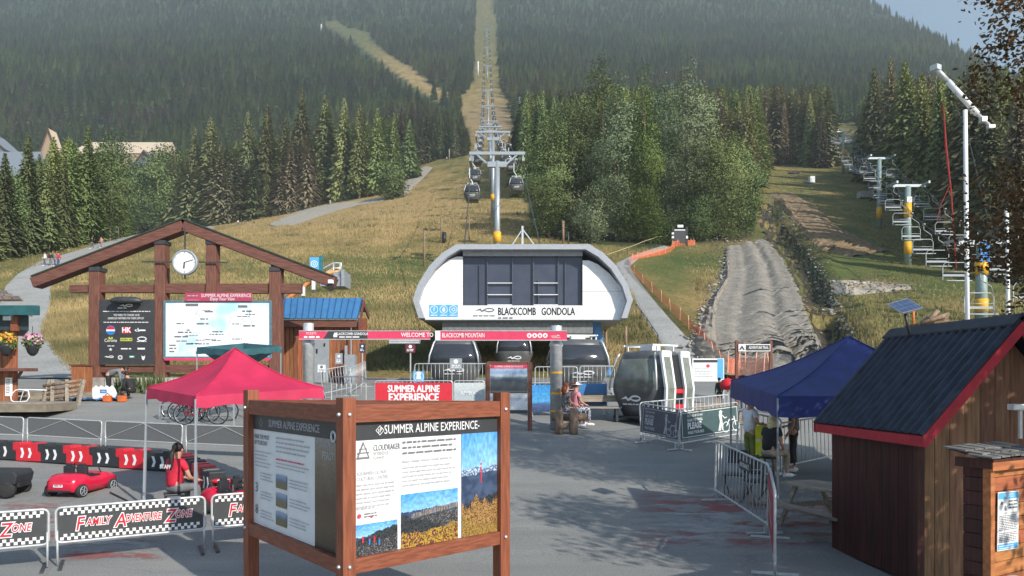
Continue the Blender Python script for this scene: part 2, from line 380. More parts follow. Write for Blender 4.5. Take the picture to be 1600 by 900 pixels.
def cover(px, py, Y):
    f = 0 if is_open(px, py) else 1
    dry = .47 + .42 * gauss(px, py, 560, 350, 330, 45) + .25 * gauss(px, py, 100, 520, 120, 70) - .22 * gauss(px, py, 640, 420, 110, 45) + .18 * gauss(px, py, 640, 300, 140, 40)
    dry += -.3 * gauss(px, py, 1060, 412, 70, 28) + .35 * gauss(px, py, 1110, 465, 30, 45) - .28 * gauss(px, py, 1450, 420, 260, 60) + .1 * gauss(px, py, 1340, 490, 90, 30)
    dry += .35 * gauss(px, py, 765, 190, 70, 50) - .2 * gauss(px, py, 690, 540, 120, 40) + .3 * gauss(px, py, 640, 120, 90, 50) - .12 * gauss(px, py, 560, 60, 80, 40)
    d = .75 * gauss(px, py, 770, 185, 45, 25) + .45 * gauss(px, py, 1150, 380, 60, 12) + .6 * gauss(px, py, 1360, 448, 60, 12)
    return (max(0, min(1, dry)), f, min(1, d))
def fan_mesh(name, us, Ys, mat, kind='structure'):
    vs = []; cl = []
    for Y in Ys:
        for u in us:
            X = u * Y; z = G(X, Y); vs.append((X, Y, z)); q = proj((X, Y, z)); cl.append(cover(q[0], q[1], Y))
    n = len(us); fs = [(i * n + k, i * n + k + 1, (i + 1) * n + k + 1, (i + 1) * n + k) for i in range(len(Ys) - 1) for k in range(n - 1)]
    me = bpy.data.meshes.new(name); me.from_pydata(vs, [], fs); me.materials.append(mat)
    ca = me.color_attributes.new('cover', 'FLOAT_COLOR', 'POINT'); flat = []
    for c_ in cl: flat += [*c_, 1]
    ca.data.foreach_set('color', flat)
    me.polygons.foreach_set('use_smooth', [True] * len(fs)); me.update()
    return link(name, me, kind=kind)
us = [-1.7, -1.5, -1.3, -1.15, -1, -.9, -.82, -.76] + [-.72 + i * .006 for i in range(241)] + [.76, .82, .9, 1, 1.15, 1.3, 1.5, 1.7]
Ys = []; y = 36.8
while y < 2600: Ys.append(y); y *= 1.013 if y < 160 else 1.02
fan_mesh('hillside', us, Ys, hillgrass)
vs = []; fs = []; xs = [-64 + 2 * i for i in range(65)]; ys = [-40, -30, -20, -10, 0, 5, 8, 10, 10.5, 11, 11.5, 12, 12.5, 13.2, 14] + [15 + i for i in range(22)] + [36.8]
for y in ys: vs += [(x, y, G(x, y)) for x in xs]
n = len(xs); fs = [(i * n + k, i * n + k + 1, (i + 1) * n + k + 1, (i + 1) * n + k) for i in range(len(ys) - 1) for k in range(n - 1)]
me = bpy.data.meshes.new('plaza'); me.from_pydata(vs, [], fs); me.materials.append(asphalt); link('plaza', me, kind='structure')

def resample(pl, n):
    L_ = [0]
    for a, b_ in zip(pl, pl[1:]): L_.append(L_[-1] + math.hypot(b_[0] - a[0], b_[1] - a[1]))
    out = []
    for i in range(n):
        t = L_[-1] * i / (n - 1); k = 0
        while k < len(pl) - 2 and L_[k + 1] < t: k += 1
        f = (t - L_[k]) / max(1e-6, L_[k + 1] - L_[k]); out.append((pl[k][0] + (pl[k + 1][0] - pl[k][0]) * f, pl[k][1] + (pl[k + 1][1] - pl[k][1]) * f))
    return out
def ribbon(name, left, right, mat, n=60, m=8, lift=.06, height=None, amp=0, seed=1, smooth=True, taper=0, jit=0):
    """a strip of ground between two edges drawn on the photograph, laid on the terrain"""
    r_ = random.Random(seed); A = [hit(p[0] + r_.uniform(-jit, jit), p[1]) for p in resample(left, n)]; B = [hit(p[0] + r_.uniform(-jit, jit), p[1]) for p in resample(right, n)]
    vs = []
    for a, b_ in zip(A, B):
        i_ = len(vs) / ((m + 1) * (n - 1)); en = 1 if taper == 0 else min(1, i_ / taper, (1 - i_) / taper + .02) ** .7
        for k in range(m + 1):
            t = k / m; p = a.lerp(b_, t); z = G(p.x, p.y) + lift
            if height: z += height(t) * max(0, en)
            if amp and 0 < k < m: z += r_.uniform(-amp, amp)
            if k in (0, m) and lift > 0: z -= lift * .9
            vs.append((p.x, p.y, z))
    q = m + 1; fs = [(i * q + k, i * q + k + 1, (i + 1) * q + k + 1, (i + 1) * q + k) for i in range(n - 1) for k in range(m)]
    me = bpy.data.meshes.new(name); me.from_pydata(vs, [], fs); me.materials.append(mat)
    if smooth: me.polygons.foreach_set('use_smooth', [True] * len(fs))
    return link(name, me, kind='structure')
ribbon('gravel_path', [(-140, 592), (-60, 560), (-20, 520), (4, 465), (8, 448), (28, 428), (62, 408), (112, 394), (160, 379), (215, 366), (270, 357), (330, 352)],
       [(122, 592), (112, 572), (88, 545), (64, 520), (80, 470), (78, 450), (90, 432), (118, 412), (160, 394), (200, 381), (240, 371), (300, 360), (335, 356)], gravel, 90, 10)
ribbon('gravel_road', [(420, 350), (450, 336), (480, 326), (520, 318), (560, 314), (600, 308), (622, 300), (640, 272), (664, 260)],
       [(458, 352), (500, 338), (530, 328), (560, 320), (600, 314), (620, 310), (634, 304), (662, 278), (676, 262)], roadgravel, 60, 6, .15)
ribbon('footpath', [(1052, 566), (1030, 530), (1002, 488), (984, 452), (966, 424), (962, 412), (984, 401), (1018, 389), (1036, 384)],
       [(1128, 584), (1090, 545), (1050, 502), (1016, 462), (992, 432), (984, 416), (1000, 402), (1030, 393), (1048, 387)], gravel, 70, 8)
def ruts(t): return .24 + .05 * math.sin(t * 26) - .22 * math.exp(-((t - .33) / .06) ** 2) - .24 * math.exp(-((t - .7) / .06) ** 2) + .1 * math.exp(-((t - .5) / .1) ** 2)
ribbon('dirt_track', [(1120, 596), (1092, 560), (1094, 520), (1108, 480), (1130, 440), (1136, 405), (1136, 388)],
       [(1300, 596), (1288, 560), (1262, 505), (1246, 455), (1224, 410), (1204, 384), (1192, 376)], trackm, 150, 30, .08, ruts, .025, jit=3)
ribbon('stone_bank', [(1100, 580), (1078, 545), (1098, 500), (1116, 468), (1134, 440), (1134, 400)], [(1180, 596), (1128, 560), (1120, 520), (1122, 480), (1138, 446), (1142, 400)], dirt, 70, 6, .2, lambda t: .35 * math.sin(math.pi * t), .12, 3, False, .12)
ribbon('drain_ditch', [(1300, 590), (1270, 515), (1250, 458), (1226, 408), (1196, 372), (1188, 345), (1186, 316)], [(1346, 590), (1324, 530), (1298, 474), (1276, 422), (1250, 382), (1220, 348), (1202, 318)], ditch, 120, 12, .03, None, .1, 4, False, 0, 4)
ribbon('earth_mound', [(1200, 302), (1226, 330), (1256, 366), (1284, 392), (1330, 402)], [(1240, 302), (1284, 330), (1310, 356), (1346, 374), (1390, 392)], soilm, 80, 12, .1, lambda t: .9 * math.sin(math.pi * t) ** .6, .13, 6, False, .25)
ribbon('gravel_patch', [(1296, 438), (1330, 438), (1370, 440), (1420, 446)], [(1300, 458), (1330, 462), (1370, 458), (1424, 452)], roadgravel, 40, 6, .1, None, .06, 7)
# painted play-court patches on the asphalt
def paint_mat():
    m, nt, b, N, L = node_mat('worn_court_paint', .85); v = N('ShaderNodeTexCoord').outputs['Object']
    mp = N('ShaderNodeMapping'); mp.inputs['Scale'].default_value = (.8, 1.7, 1); L(v, mp.inputs[0])
    c = noise(nt, mp.outputs[0], .9, 3, .5); L(ramp(nt, c, [(.44, (.4, .1, .1)), (.5, (.3, .16, .16)), (.55, (.45, .45, .45))]), b.inputs['Base Color'])
    al = N('ShaderNodeMath'); al.operation = 'MULTIPLY'; L(ramp(nt, noise(nt, mp.outputs[0], 1.5, 6, .65), [(.47, (0, 0, 0)), (.53, (.55, .55, .55))]), al.inputs[0])
    at = N('ShaderNodeVertexColor'); at.layer_name = 'wear'; L(at.outputs[0], al.inputs[1]); L(al.outputs[0], b.inputs['Alpha']); return m
PAINT = paint_mat()
def painted(name, quad, lift=.005):
    n = 24; vs = []; cl = []
    for j in range(n + 1):
        for i in range(n + 1):
            a, b_ = i / n, j / n; p = hit(quad[0] + (quad[2] - quad[0]) * a, quad[1] + (quad[3] - quad[1]) * b_); vs.append((p.x, p.y, G(p.x, p.y) + lift))
            e = min(a, 1 - a, b_, 1 - b_) * 5; e = min(1, e); cl += [e, e, e, 1]
    fs = [(j * (n + 1) + i, j * (n + 1) + i + 1, (j + 1) * (n + 1) + i + 1, (j + 1) * (n + 1) + i) for j in range(n) for i in range(n)]
    me = bpy.data.meshes.new(name); me.from_pydata(vs, [], fs); me.materials.append(PAINT); ca = me.color_attributes.new('wear', 'FLOAT_COLOR', 'POINT'); ca.data.foreach_set('color', cl)
    return link(name, me, kind='structure')
painted('painted_court', (985, 766, 1330, 862)); painted('painted_court', (-90, 780, 120, 850)); painted('painted_court', (90, 838, 260, 878), .009)

# loose stones along the dirt track and the ditch
proto = []
for s_ in range(4):
    r_ = random.Random(s_); bm = bmesh.new(); bmesh.ops.create_icosphere(bm, subdivisions=1, radius=.5)
    for v_ in bm.verts: v_.co *= r_.uniform(.7, 1.2); v_.co.z *= .7
    me = bpy.data.meshes.new('boulder'); bm.to_mesh(me); bm.free(); me.materials.append(stonem); proto.append(me)
rows = [(resample([(1136, 378), (1140, 400), (1132, 430), (1118, 460)], 18), 'on the upper left edge of the dirt track'), (resample([(1112, 470), (1100, 500), (1085, 540)], 16), 'on the lower left edge of the dirt track'), (resample([(1200, 330), (1240, 380), (1262, 412)], 15), 'between the ditch and the brown mound'), (resample([(1268, 420), (1290, 470), (1320, 520)], 15), 'on the right bank of the lower ditch'), (resample([(1090, 376), (1180, 378)], 9), 'in the row right of the black trail gate'), (resample([(1300, 440), (1400, 452)], 12), 'on the gravel patch of the right meadow')]
i = 0
for pts, where in rows:
    for px, py in pts:
        p = hit(px + rng.uniform(-9, 9), py + rng.uniform(-4, 4)); o = link('boulder', proto[i % 4]); s_ = rng.uniform(.2, .6); o.scale = (s_, s_, s_); i += 1
        o.location = (p.x, p.y, p.z + .15 * s_ + .1); o.rotation_euler = (0, 0, rng.random() * 6)
        tag(o, ('bigger' if s_ > .45 else 'small') + (' pale' if i % 3 == 0 else '') + ' grey boulder ' + where, 'boulder', 'boulders along the dug-up dirt track')

# rubble and scrub along the ditch, the bank and the mound
def strewn(name, mat, spots, n, smin, smax, seed, spread=6, leaf=False):
    r_ = random.Random(seed); mb = MB(); ico = [(0, 0, 1), (.9, 0, .2), (-.45, .8, .2), (-.45, -.8, .2), (.2, .3, -.4)]
    for _ in range(n):
        q = r_.choice(spots); p = hit(q[0] + r_.gauss(0, spread), q[1] + r_.gauss(0, spread * .45)); s_ = r_.uniform(smin, smax) * (1 if r_.random() < .8 else 1.7)
        if leaf:
            for k in range(14):
                d = Vector((r_.gauss(0, s_), r_.gauss(0, s_), abs(r_.gauss(0, s_ * .9)))); a = Vector((r_.uniform(-1, 1), r_.uniform(-1, 1), r_.uniform(-.6, 1))).normalized() * .09; e = a.orthogonal().normalized() * .05; c_ = p + d; mb.add([c_ - a, c_ + e, c_ + a, c_ - e], [(0, 1, 2, 3)])
        else:
            a = r_.random() * 6.28; mb.add([(p.x + s_ * (x * math.cos(a) - y * math.sin(a)) * r_.uniform(.7, 1.2), p.y + s_ * (x * math.sin(a) + y * math.cos(a)), p.z + .1 + s_ * z * .7) for x, y, z in ico], [(0, 1, 2), (0, 2, 3), (0, 3, 1), (1, 4, 2), (2, 4, 3), (3, 4, 1)])
    return mb.build(name, mat, kind='stuff')
DL = resample([(1192, 318), (1204, 348), (1232, 378), (1252, 410), (1272, 460), (1292, 515), (1318, 575)], 80); DR = resample([(1200, 305), (1226, 345), (1256, 390), (1280, 430), (1302, 480), (1330, 545)], 80); DT = resample([(1134, 390), (1130, 430), (1116, 465), (1100, 505), (1086, 540), (1110, 580)], 60)
strewn('rubble', stonem, DR + DR + DT + DT + DT, 1000, .06, .2, 11, 9); strewn('rubble', stonem, resample([(1160, 400), (1170, 450), (1180, 500), (1190, 580)], 40), 260, .05, .13, 17, 22); strewn('rubble', soilm, resample([(1210, 312), (1300, 390)], 20) + resample([(1300, 380), (1390, 394)], 20) + resample([(1300, 446), (1420, 450)], 30), 500, .06, .2, 12, 12)
scrub = mk('scrub_leaves', (.05, .055, .025), .9, scale=.4, col2=(.13, .12, .06)); strewn('scrub', scrub, DL[:55], 120, .08, .2, 13, 6, True); strewn('scrub', scrub, resample([(1228, 352), (1256, 384), (1290, 402)], 30), 160, .2, .4, 14, 9, True)
# tall dry grass on the meadow
dg = mk('dry_grass_blades', (.11, .11, .042), .9, scale=.12, col2=(.4, .3, .14), detail=6, lo=.38, hi=.62)
mb = MB(); cnt = 0
BLOCK = [[(962, 405), (1060, 380), (1140, 590), (1050, 590)], [(1085, 600), (1100, 480), (1136, 400), (1180, 380), (1186, 300), (1240, 300), (1400, 400), (1300, 470), (1345, 600)],
         [(-200, 600), (0, 440), (110, 394), (330, 350), (335, 358), (160, 396), (82, 450), (80, 480), (66, 520), (125, 600)], [(418, 352), (520, 316), (620, 300), (680, 256), (680, 270), (634, 306), (460, 354)]]
tries = 0
while cnt < 62000 and tries < 200000:
    tries += 1
    px, py = rng.uniform(-60, 1640), rng.triangular(262, 585, 560)
    if not is_open(px, py) or any(inpoly((px, py), q) for q in BLOCK): continue
    if py > 440 and px > 1140 and rng.random() < .6: continue
    Y = None
    u = (px - CX) / F; e = (HY - py) / F
    lo, hi = 37, 330
    for _ in range(12):
        mid = (lo + hi) / 2
        if G(u * mid, mid) >= EYE + e * mid: hi = mid
        else: lo = mid
    Y = hi; X = u * Y; z = G(X, Y)
    c_ = cover(px, py, Y)[0]
    if rng.random() > c_ * 1.1: continue
    h = rng.uniform(.12, .42) * (.5 + c_) * (1 if Y < 120 else 1.3); wd = .016 * (1 + Y / 60)
    for k in range(3):
        a = rng.random() * 3.14; dx, dy = math.cos(a) * wd, math.sin(a) * wd; lx, ly = rng.uniform(-.15, .15), rng.uniform(-.15, .15); ox, oy = rng.uniform(-.25, .25), rng.uniform(-.25, .25)
        mb.add([(X + ox - dx, Y + oy - dy, z - .05), (X + ox + dx, Y + oy + dy, z - .05), (X + ox + lx, Y + oy + ly, z + h)], [(0, 1, 2)])
    cnt += 1
mb.build('dry_grass', dg, kind='stuff')
# ------------------------------------------------------------------ trees
def leafmat(name, c1, c2, brown=None, rnd=.3, scale=.35):
    m, nt, b, N, L = node_mat(name, .75)
    b.inputs['Specular IOR Level'].default_value = .25
    v = N('ShaderNodeTexCoord').outputs['Object']; oi = N('ShaderNodeObjectInfo')
    col = ramp(nt, noise(nt, v, scale, 4), [(.3, c1), (.7, c2)])
    if brown:
        ln = noise(nt, oi.outputs['Location'], .012, 4); f = ramp(nt, ln, [(.49, (0, 0, 0)), (.6, (.9, .9, .9))]); col = mixc(nt, f, col, brown)
        l2 = noise(nt, oi.outputs['Location'], .02, 3); f2 = ramp(nt, l2, [(.5, (0, 0, 0)), (.62, (.85, .85, .85))]); col = mixc(nt, f2, col, (.155, .2, .065))
    if brown:
        pv = noise(nt, oi.outputs['Location'], .0075, 5, .65); col = mixc(nt, 1.0, col, ramp(nt, pv, [(.36, (.7, .72, .74)), (.5, (1, 1, 1)), (.64, (1.5, 1.45, 1.25))]), 'MULTIPLY')
    hs = N('ShaderNodeHueSaturation'); mr = N('ShaderNodeMapRange'); mr.inputs[3].default_value = 1 - rnd; mr.inputs[4].default_value = 1 + rnd
    L(oi.outputs['Random'], mr.inputs[0]); L(mr.outputs[0], hs.inputs['Value'])
    k = N('ShaderNodeMath'); k.operation = 'MULTIPLY'; k.inputs[1].default_value = 9.7; f = N('ShaderNodeMath'); f.operation = 'FRACT'
    L(oi.outputs['Random'], k.inputs[0]); L(k.outputs[0], f.inputs[0]); mh = N('ShaderNodeMapRange'); mh.inputs[3].default_value = .47; mh.inputs[4].default_value = .52
    L(f.outputs[0], mh.inputs[0]); L(mh.outputs[0], hs.inputs['Hue']); L(col, hs.inputs['Color'])
    L(hs.outputs[0], b.inputs['Base Color']); tr = N('ShaderNodeBsdfTranslucent'); L(hs.outputs[0], tr.inputs[0]); ms = N('ShaderNodeMixShader'); ms.inputs[0].default_value = .12; L(b.outputs[0], ms.inputs[1]); L(tr.outputs[0], ms.inputs[2]); L(ms.outputs[0], nt.nodes['Material Output'].inputs[0]); return m
needles = leafmat('conifer_needles', (.115, .165, .07), (.185, .235, .095), (.19, .155, .11), scale=4, rnd=.42)
poplar = leafmat('poplar_leaves', (.13, .185, .085), (.3, .36, .22), scale=5, rnd=.15)
alder = leafmat('alder_leaves', (.105, .155, .055), (.185, .245, .095), scale=5, rnd=.25)
maple = leafmat('maple_leaves', (.1, .1, .036), (.3, .2, .075), scale=1.2, rnd=.1)
bark = mk('bark', (.12, .09, .07), .9, scale=8, bump=.5, stretch=(1, 1, .3), col2=(.22, .18, .14))

def soft(vs, fs, mat, nf, seed=0, rough=.3):
    """foliage mesh whose normals follow the crown, as the many needles of a real bough scatter light"""
    r_ = random.Random(seed); vs = [Vector(v_) for v_ in vs]; out = []; nm = [None] * len(vs)
    for f in fs:
        c = sum((vs[i] for i in f), Vector()) / len(f); n_ = (vs[f[1]] - vs[f[0]]).cross(vs[f[2]] - vs[f[0]]); d = nf(c).normalized()
        d = (d + Vector((r_.uniform(-1, 1), r_.uniform(-1, 1), r_.uniform(-1, 1))) * rough).normalized()
        if n_.dot(d) < 0: f = tuple(reversed(f)); n_ = -n_
        d = (d + n_.normalized() * .5).normalized() if n_.length > 0 else d
        for i in f: nm[i] = d
        out.append(f)
    me = bpy.data.meshes.new('crown'); me.from_pydata([tuple(v_) for v_ in vs], [], out); me.materials.append(mat); me.polygons.foreach_set('use_smooth', [True] * len(out))
    me.normals_split_custom_set_from_vertices([tuple(d or (0, 0, 1)) for d in nm]); return me
def conifer_mesh(seed, whorls, per, seg, rad=.16, bare=.06, gap=.12):
    r_ = random.Random(seed); vs = []; fs = []
    def tri(a, b_, c_): i = len(vs); vs.extend((a, b_, c_)); fs.append((i, i + 1, i + 2))
    for i in range(whorls):
        t = (i + r_.uniform(-.4, .4)) / whorls; t = max(0, min(1, t)); z = bare + (1 - bare) * t
        R0 = rad * ((1 - t) ** .8) * (1 if t > .12 else .55 + t * 3.7) * r_.uniform(.8, 1.15) + .006; ph = r_.random() * 6.28
        n = max(3, int(per * (1 - .5 * t)))
        for k in range(n):
            if r_.random() < gap: continue
            a = ph + 6.283 * k / n + r_.uniform(-.35, .35); rr = R0 * r_.uniform(.65, 1.12); dx, dy = math.cos(a), math.sin(a)
            dr = -rr * r_.uniform(.45, 1.0) + (.015 if t > .85 else 0); w_ = rr * r_.uniform(.09, .17) + .003
            for s_ in range(seg):
                q0 = s_ / seg; q1 = (s_ + 1.25) / seg; sp_ = w_ * (1 - .45 * q0)
                jx = r_.uniform(-1, 1) * w_ * .6
                p0 = (dx * rr * q0 - dy * sp_ + jx * -dy, dy * rr * q0 + dx * sp_ + jx * dx, z + dr * q0 ** 1.5 - r_.uniform(0, .012))
                p1 = (dx * rr * q0 + dy * sp_ + jx * -dy, dy * rr * q0 - dx * sp_ + jx * dx, z + dr * q0 ** 1.5 - r_.uniform(0, .012))
                p2 = (dx * rr * q1, dy * rr * q1, z + dr * q1 ** 1.5 + .004)
                tri(p0, p1, p2)
                if seg > 1: tri(p0, p2, (dx * rr * (q0 + .1), dy * rr * (q0 + .1), z + dr * q0 - .03 * (1 - t) - .008))
    tri((-.006, 0, .93), (.006, 0, .93), (0, 0, 1)); tri((0, -.006, .93), (0, .006, .93), (0, 0, 1))
    return soft(vs, fs, needles, lambda p: Vector((p[0], p[1], .28 * max(.05, math.hypot(p[0], p[1])) + .02)))
def trunk_mesh(h=1, r=.012, top=.7):
    mb = MB(); mb.tube([(0, 0, -.03), (0, 0, h * .3), (.004, 0, h * top)], [r, r * .8, r * .25], 7)
    me = bpy.data.meshes.new('trunk'); me.from_pydata(mb.v, [], mb.f); me.materials.append(bark); return me
HI = [conifer_mesh(i, 84, 21, 4, r_, bare, .06) for i, (r_, bare) in enumerate([(.15, .07), (.12, .04), (.18, .12), (.14, .03), (.11, .1)])]
MED = [conifer_mesh(20 + i, 46, 14, 2, r_, .04, .03) for i, r_ in enumerate([.15, .13, .17, .12])]
TRUNK = trunk_mesh()
def conifer(loc, h, hi, label, group, wid=1, cat='tree', name='conifer_tree'):
    o = thing(name, label, cat, (loc[0], loc[1], loc[2] - .2), rng.random() * 6.28, group)
    o.scale = (h * wid, h * wid, h)
    link('trunk', TRUNK, o); c = link('crown', hi, o); return o, c

def leaf_mesh(name, seed, blobs, n, size, mat, flat=.5, droop=.3, rad_fall=.33):
    """leaf-sized faces scattered through a set of ellipsoid boughs: blobs = (x,y,z,rx,rz)"""
    r_ = random.Random(seed); vs = []; fs = []
    clumps = []
    wts = [b_[3] ** 2 * b_[4] for b_ in blobs]; tot = sum(wts)
    for (x, y, z, rx, rz), w_ in zip(blobs, wts):
        for _ in range(max(4, int(n * w_ / tot / 14))):
            while True:
                a, b_, c_ = r_.uniform(-1, 1), r_.uniform(-1, 1), r_.uniform(-1, 1); d = a * a + b_ * b_ + c_ * c_
                if .2 < d < 1 and r_.random() < d ** .6: break
            clumps.append((x + a * rx, y + b_ * rx, z + c_ * rz, rx))
    for cx, cy, cz, rx in clumps:
        sp_ = size * r_.uniform(1.6, 4)
        for _ in range(14):
            x, y, z = cx + r_.gauss(0, sp_), cy + r_.gauss(0, sp_), cz + r_.gauss(0, sp_ * .7)
            a = r_.random() * 6.28; t = r_.uniform(-.9, .9); s1 = size * r_.uniform(.5, 1.1); s2 = s1 * r_.uniform(.45, .8)
            X = Vector((math.cos(a) * math.cos(t), math.sin(a) * math.cos(t), math.sin(t) - droop)).normalized(); Yv = X.cross(Vector((r_.uniform(-1, 1), r_.uniform(-1, 1), r_.uniform(.2, 1)))).normalized()
            p = Vector((x, y, z)); i = len(vs)
            vs += [p - X * s1, p + Yv * s2, p + X * s1, p - Yv * s2]; fs.append((i, i + 1, i + 2, i + 3))
    zc = sum(b_[2] for b_ in blobs) / len(blobs); return soft(vs, fs, mat, lambda p: Vector((p[0], p[1], (p[2] - zc) * .6 + .5)), seed, .55)
def leafy_tree(name, label, base, h, wid, seed, mat, n, leaf, group=None, bottom=.06, shape='oval', trunk_r=None, cat='tree', stems=1, lean=(0, 0)):
    r_ = random.Random(seed); o = thing(name, label, cat, base, 0, group); blobs = []; K = 16
    for i in range(K):
        t = (i + .5) / K; z = h * (bottom + (1 - bottom) * t)
        pr = {'oval': math.sin(math.pi * min(1, t * .85 + .12)) ** .8, 'cone': (1 - t) ** .7 * .95 + .07, 'round': math.sin(math.pi * min(1, t * .8 + .16)) ** .6}[shape]
        rr = wid / 2 * pr
        for _ in range(2 if i < K - 2 else 1):
            a = r_.random() * 6.28; d = rr * r_.uniform(.2, .62); s_ = max(wid * .07, rr * r_.uniform(.42, .62))
            blobs.append((math.cos(a) * d + lean[0] * t, math.sin(a) * d + lean[1] * t, z, s_, h / K * r_.uniform(1.0, 1.7)))
    mb = MB(); tr = trunk_r or h * .012
    mb.tube([(0, 0, -.2), (lean[0] * .3, lean[1] * .3, h * .35), (lean[0] * .8, lean[1] * .8, h * .8)], [tr, tr * .7, tr * .2], 8)
    for (x, y, z, rx, rz) in blobs[::2]:
        z0 = max(h * bottom * .5, z - h * .12); mb.tube([(lean[0] * z0 / h, lean[1] * z0 / h, z0), (x * .6, y * .6, z - rz * .3), (x, y, z + rz * .2)], [tr * .35, tr * .2, tr * .07], 5)
    mb.build('trunk', bark, o)
    c = link('crown', leaf_mesh('crown', seed, blobs, n, leaf, mat), o, kind='stuff'); return o

# the stand of poplars and firs between the two lifts
STAND = [(858, 372, 178, 7.5, 'alder', 'round', 'round yellow-green alder, leftmost of the stand right of the gondola line'),
         (902, 366, 148, 7, 'alder', 'oval', 'dull green leafy tree with a dark base second in the stand by the gondola line'),
         (966, 376, 128, 7.6, 'poplar', 'oval', 'tall silvery poplar in the middle of the stand, broad and open'),
         (942, 356, 92, 7, 'alder', 'oval', 'tall dark green tree rising behind the silvery poplar'),
         (1072, 368, 94, 9.5, 'poplar', 'oval', 'tallest poplar, with a pale silvery crown, right of the middle of the stand'),
         (1040, 352, 120, 7, 'poplar', 'oval', 'grey-green poplar half hidden behind the tallest one'),
         (1128, 373, 190, 9.2, 'alder', 'round', 'broad leafy green tree at the right end of the stand, above the dirt track'),
         (1160, 360, 232, 5, 'alder', 'oval', 'low leafy tree hanging over the ditch at the right edge of the stand'),
         (925, 380, 290, 5, 'poplar', 'oval', 'low silver-leaved bush below the poplars'),
         (1090, 376, 300, 6, 'alder', 'round', 'dark leafy undergrowth tree beside the black trail gate')]
for i, (px, by, ty, wd, mt, shp, lb) in enumerate(STAND):
    b_ = hit(px, by); s_ = F / b_.y; h = (by - ty) / s_
    leafy_tree('poplar_tree' if mt == 'poplar' else 'alder_tree', lb, b_, h, wd * 10.5 / s_ * 1.25, 50 + i, poplar if mt == 'poplar' else alder, 24000 if h > 12 else 7000, .17 if h > 12 else .14, 'leafy trees of the stand between the lifts', .03, shp)
cedarleaf = leafmat('cedar_fronds', (.1, .165, .04), (.18, .26, .07), scale=2, rnd=.05)
b_ = hit(1008, 379); h = (379 - 112) / (F / b_.y); leafy_tree('cedar_tree', 'bright green feathery cedar narrowing to a point in the middle of the stand', b_, h, 8.2, 91, cedarleaf, 30000, .15, None, .02, 'cone')
b_ = hit(896, 372); t_, c_ = conifer(b_, 15, HI[3], 'dark fir in shadow at the foot of the stand, left of the silvery poplar', None, 1.4)
# leafy trees on the left
for px, by, ty, wd, lb in [(246, 362, 236, 6.5, 'second light aspen hiding the foot of the grey chalet'), (12, 402, 262, 6, 'light green leafy tree cut by the left picture edge'), (172, 376, 214, 7, 'light green aspen standing just left of the broad aspen'), (214, 366, 250, 6, 'light green bushy aspen at the foot of the grey chalet'), (120, 381, 250, 5, 'light green leafy tree between the spruce trunks on the left path'), (30, 396, 270, 6, 'light green leafy tree near the left picture edge'), (186, 366, 208, 8, 'broad light green aspen left of the grey chalet'), (160, 372, 222, 5.5, 'narrow aspen beside the dark spruces, left of the broad one'),
                           (256, 352, 226, 7, 'aspen with a bare pale trunk in front of the grey chalet'), (354, 346, 262, 3, 'small yellow-green sapling at the forest edge'),
                           (498, 318, 262, 3.2, 'yellow-green bushy sapling beside the gravel road pole'), (610, 312, 262, 4, 'leafy bush where the gravel road climbs')]:
    b_ = hit(px, by); s_ = F / b_.y
    leafy_tree('aspen_tree', lb, b_, (by - ty) / s_, wd * 9 / s_, int(px), alder, 9000, .17 * max(1, 11 / s_), 'leafy trees along the left forest edge', .28 if px == 256 else .08, 'oval')

# conifers: random stands that keep the meadow, the cuttings and the chalets in view
KEEP = OPEN[:1] + [[(150, 208), (248, 208), (248, 300), (205, 300)], [(-10, 228), (44, 228), (44, 290), (-10, 290)], [(70, 200), (84, 200), (84, 238), (70, 238)]]
STANDZ = [(815, 410), (822, 290), (1186, 290), (1190, 410)]
spots = []
def clash(X, Y, z, h):
    x0, y0 = proj((X, Y, z)); s_ = F / Y
    if is_open(x0, y0): return True
    if Y < 175 and inpoly((x0, y0), STANDZ): return True
    for k in (.35, .7, .97):
        q = (x0, y0 - h * s_ * k)
        if any(inpoly(q, o_) for o_ in OPEN[:1]) and k > .3: return True
        if Y < 325 and any(inpoly((x0 + dx, q[1]), o_) for o_ in KEEP[1:] for dx in (-12, 0, 12)): return True
        if k > .4 and any(inpoly(q, o_) for o_ in OPEN[1:]) and rng.random() < .9: return True
    return False
FIXED = [(8, 404, 236), (44, 398, 205), (84, 385, 212), (112, 383, 216), (138, 381, 194), (64, 392, 262), (205, 365, 292), (-28, 410, 226), (24, 398, 280), (225, 358, 270), (275, 352, 240), (305, 350, 196), (330, 349, 180),
         (388, 340, 172), (418, 336, 160), (446, 330, 178), (472, 322, 138), (508, 314, 148), (538, 312, 152), (562, 310, 160), (590, 304, 168), (616, 296, 176), (640, 280, 186), (668, 252, 172), (690, 248, 176), (712, 246, 190),
         (1266, 258, 144), (1248, 256, 150), (1284, 262, 170), (1225, 258, 160), (1366, 286, 104), (1392, 300, 88), (1414, 318, 92), (1440, 340, 112), (1468, 366, 120), (1350, 272, 150), (1500, 390, 150), (1380, 300, 180), (1425, 330, 190), (1455, 350, 200), (1545, 420, 130), (1590, 440, 120)]
for px, by, ty in FIXED:
    p = hit(px, by); spots.append((p.x, p.y, p.z, (by - ty) / (F / p.y), 1.25))
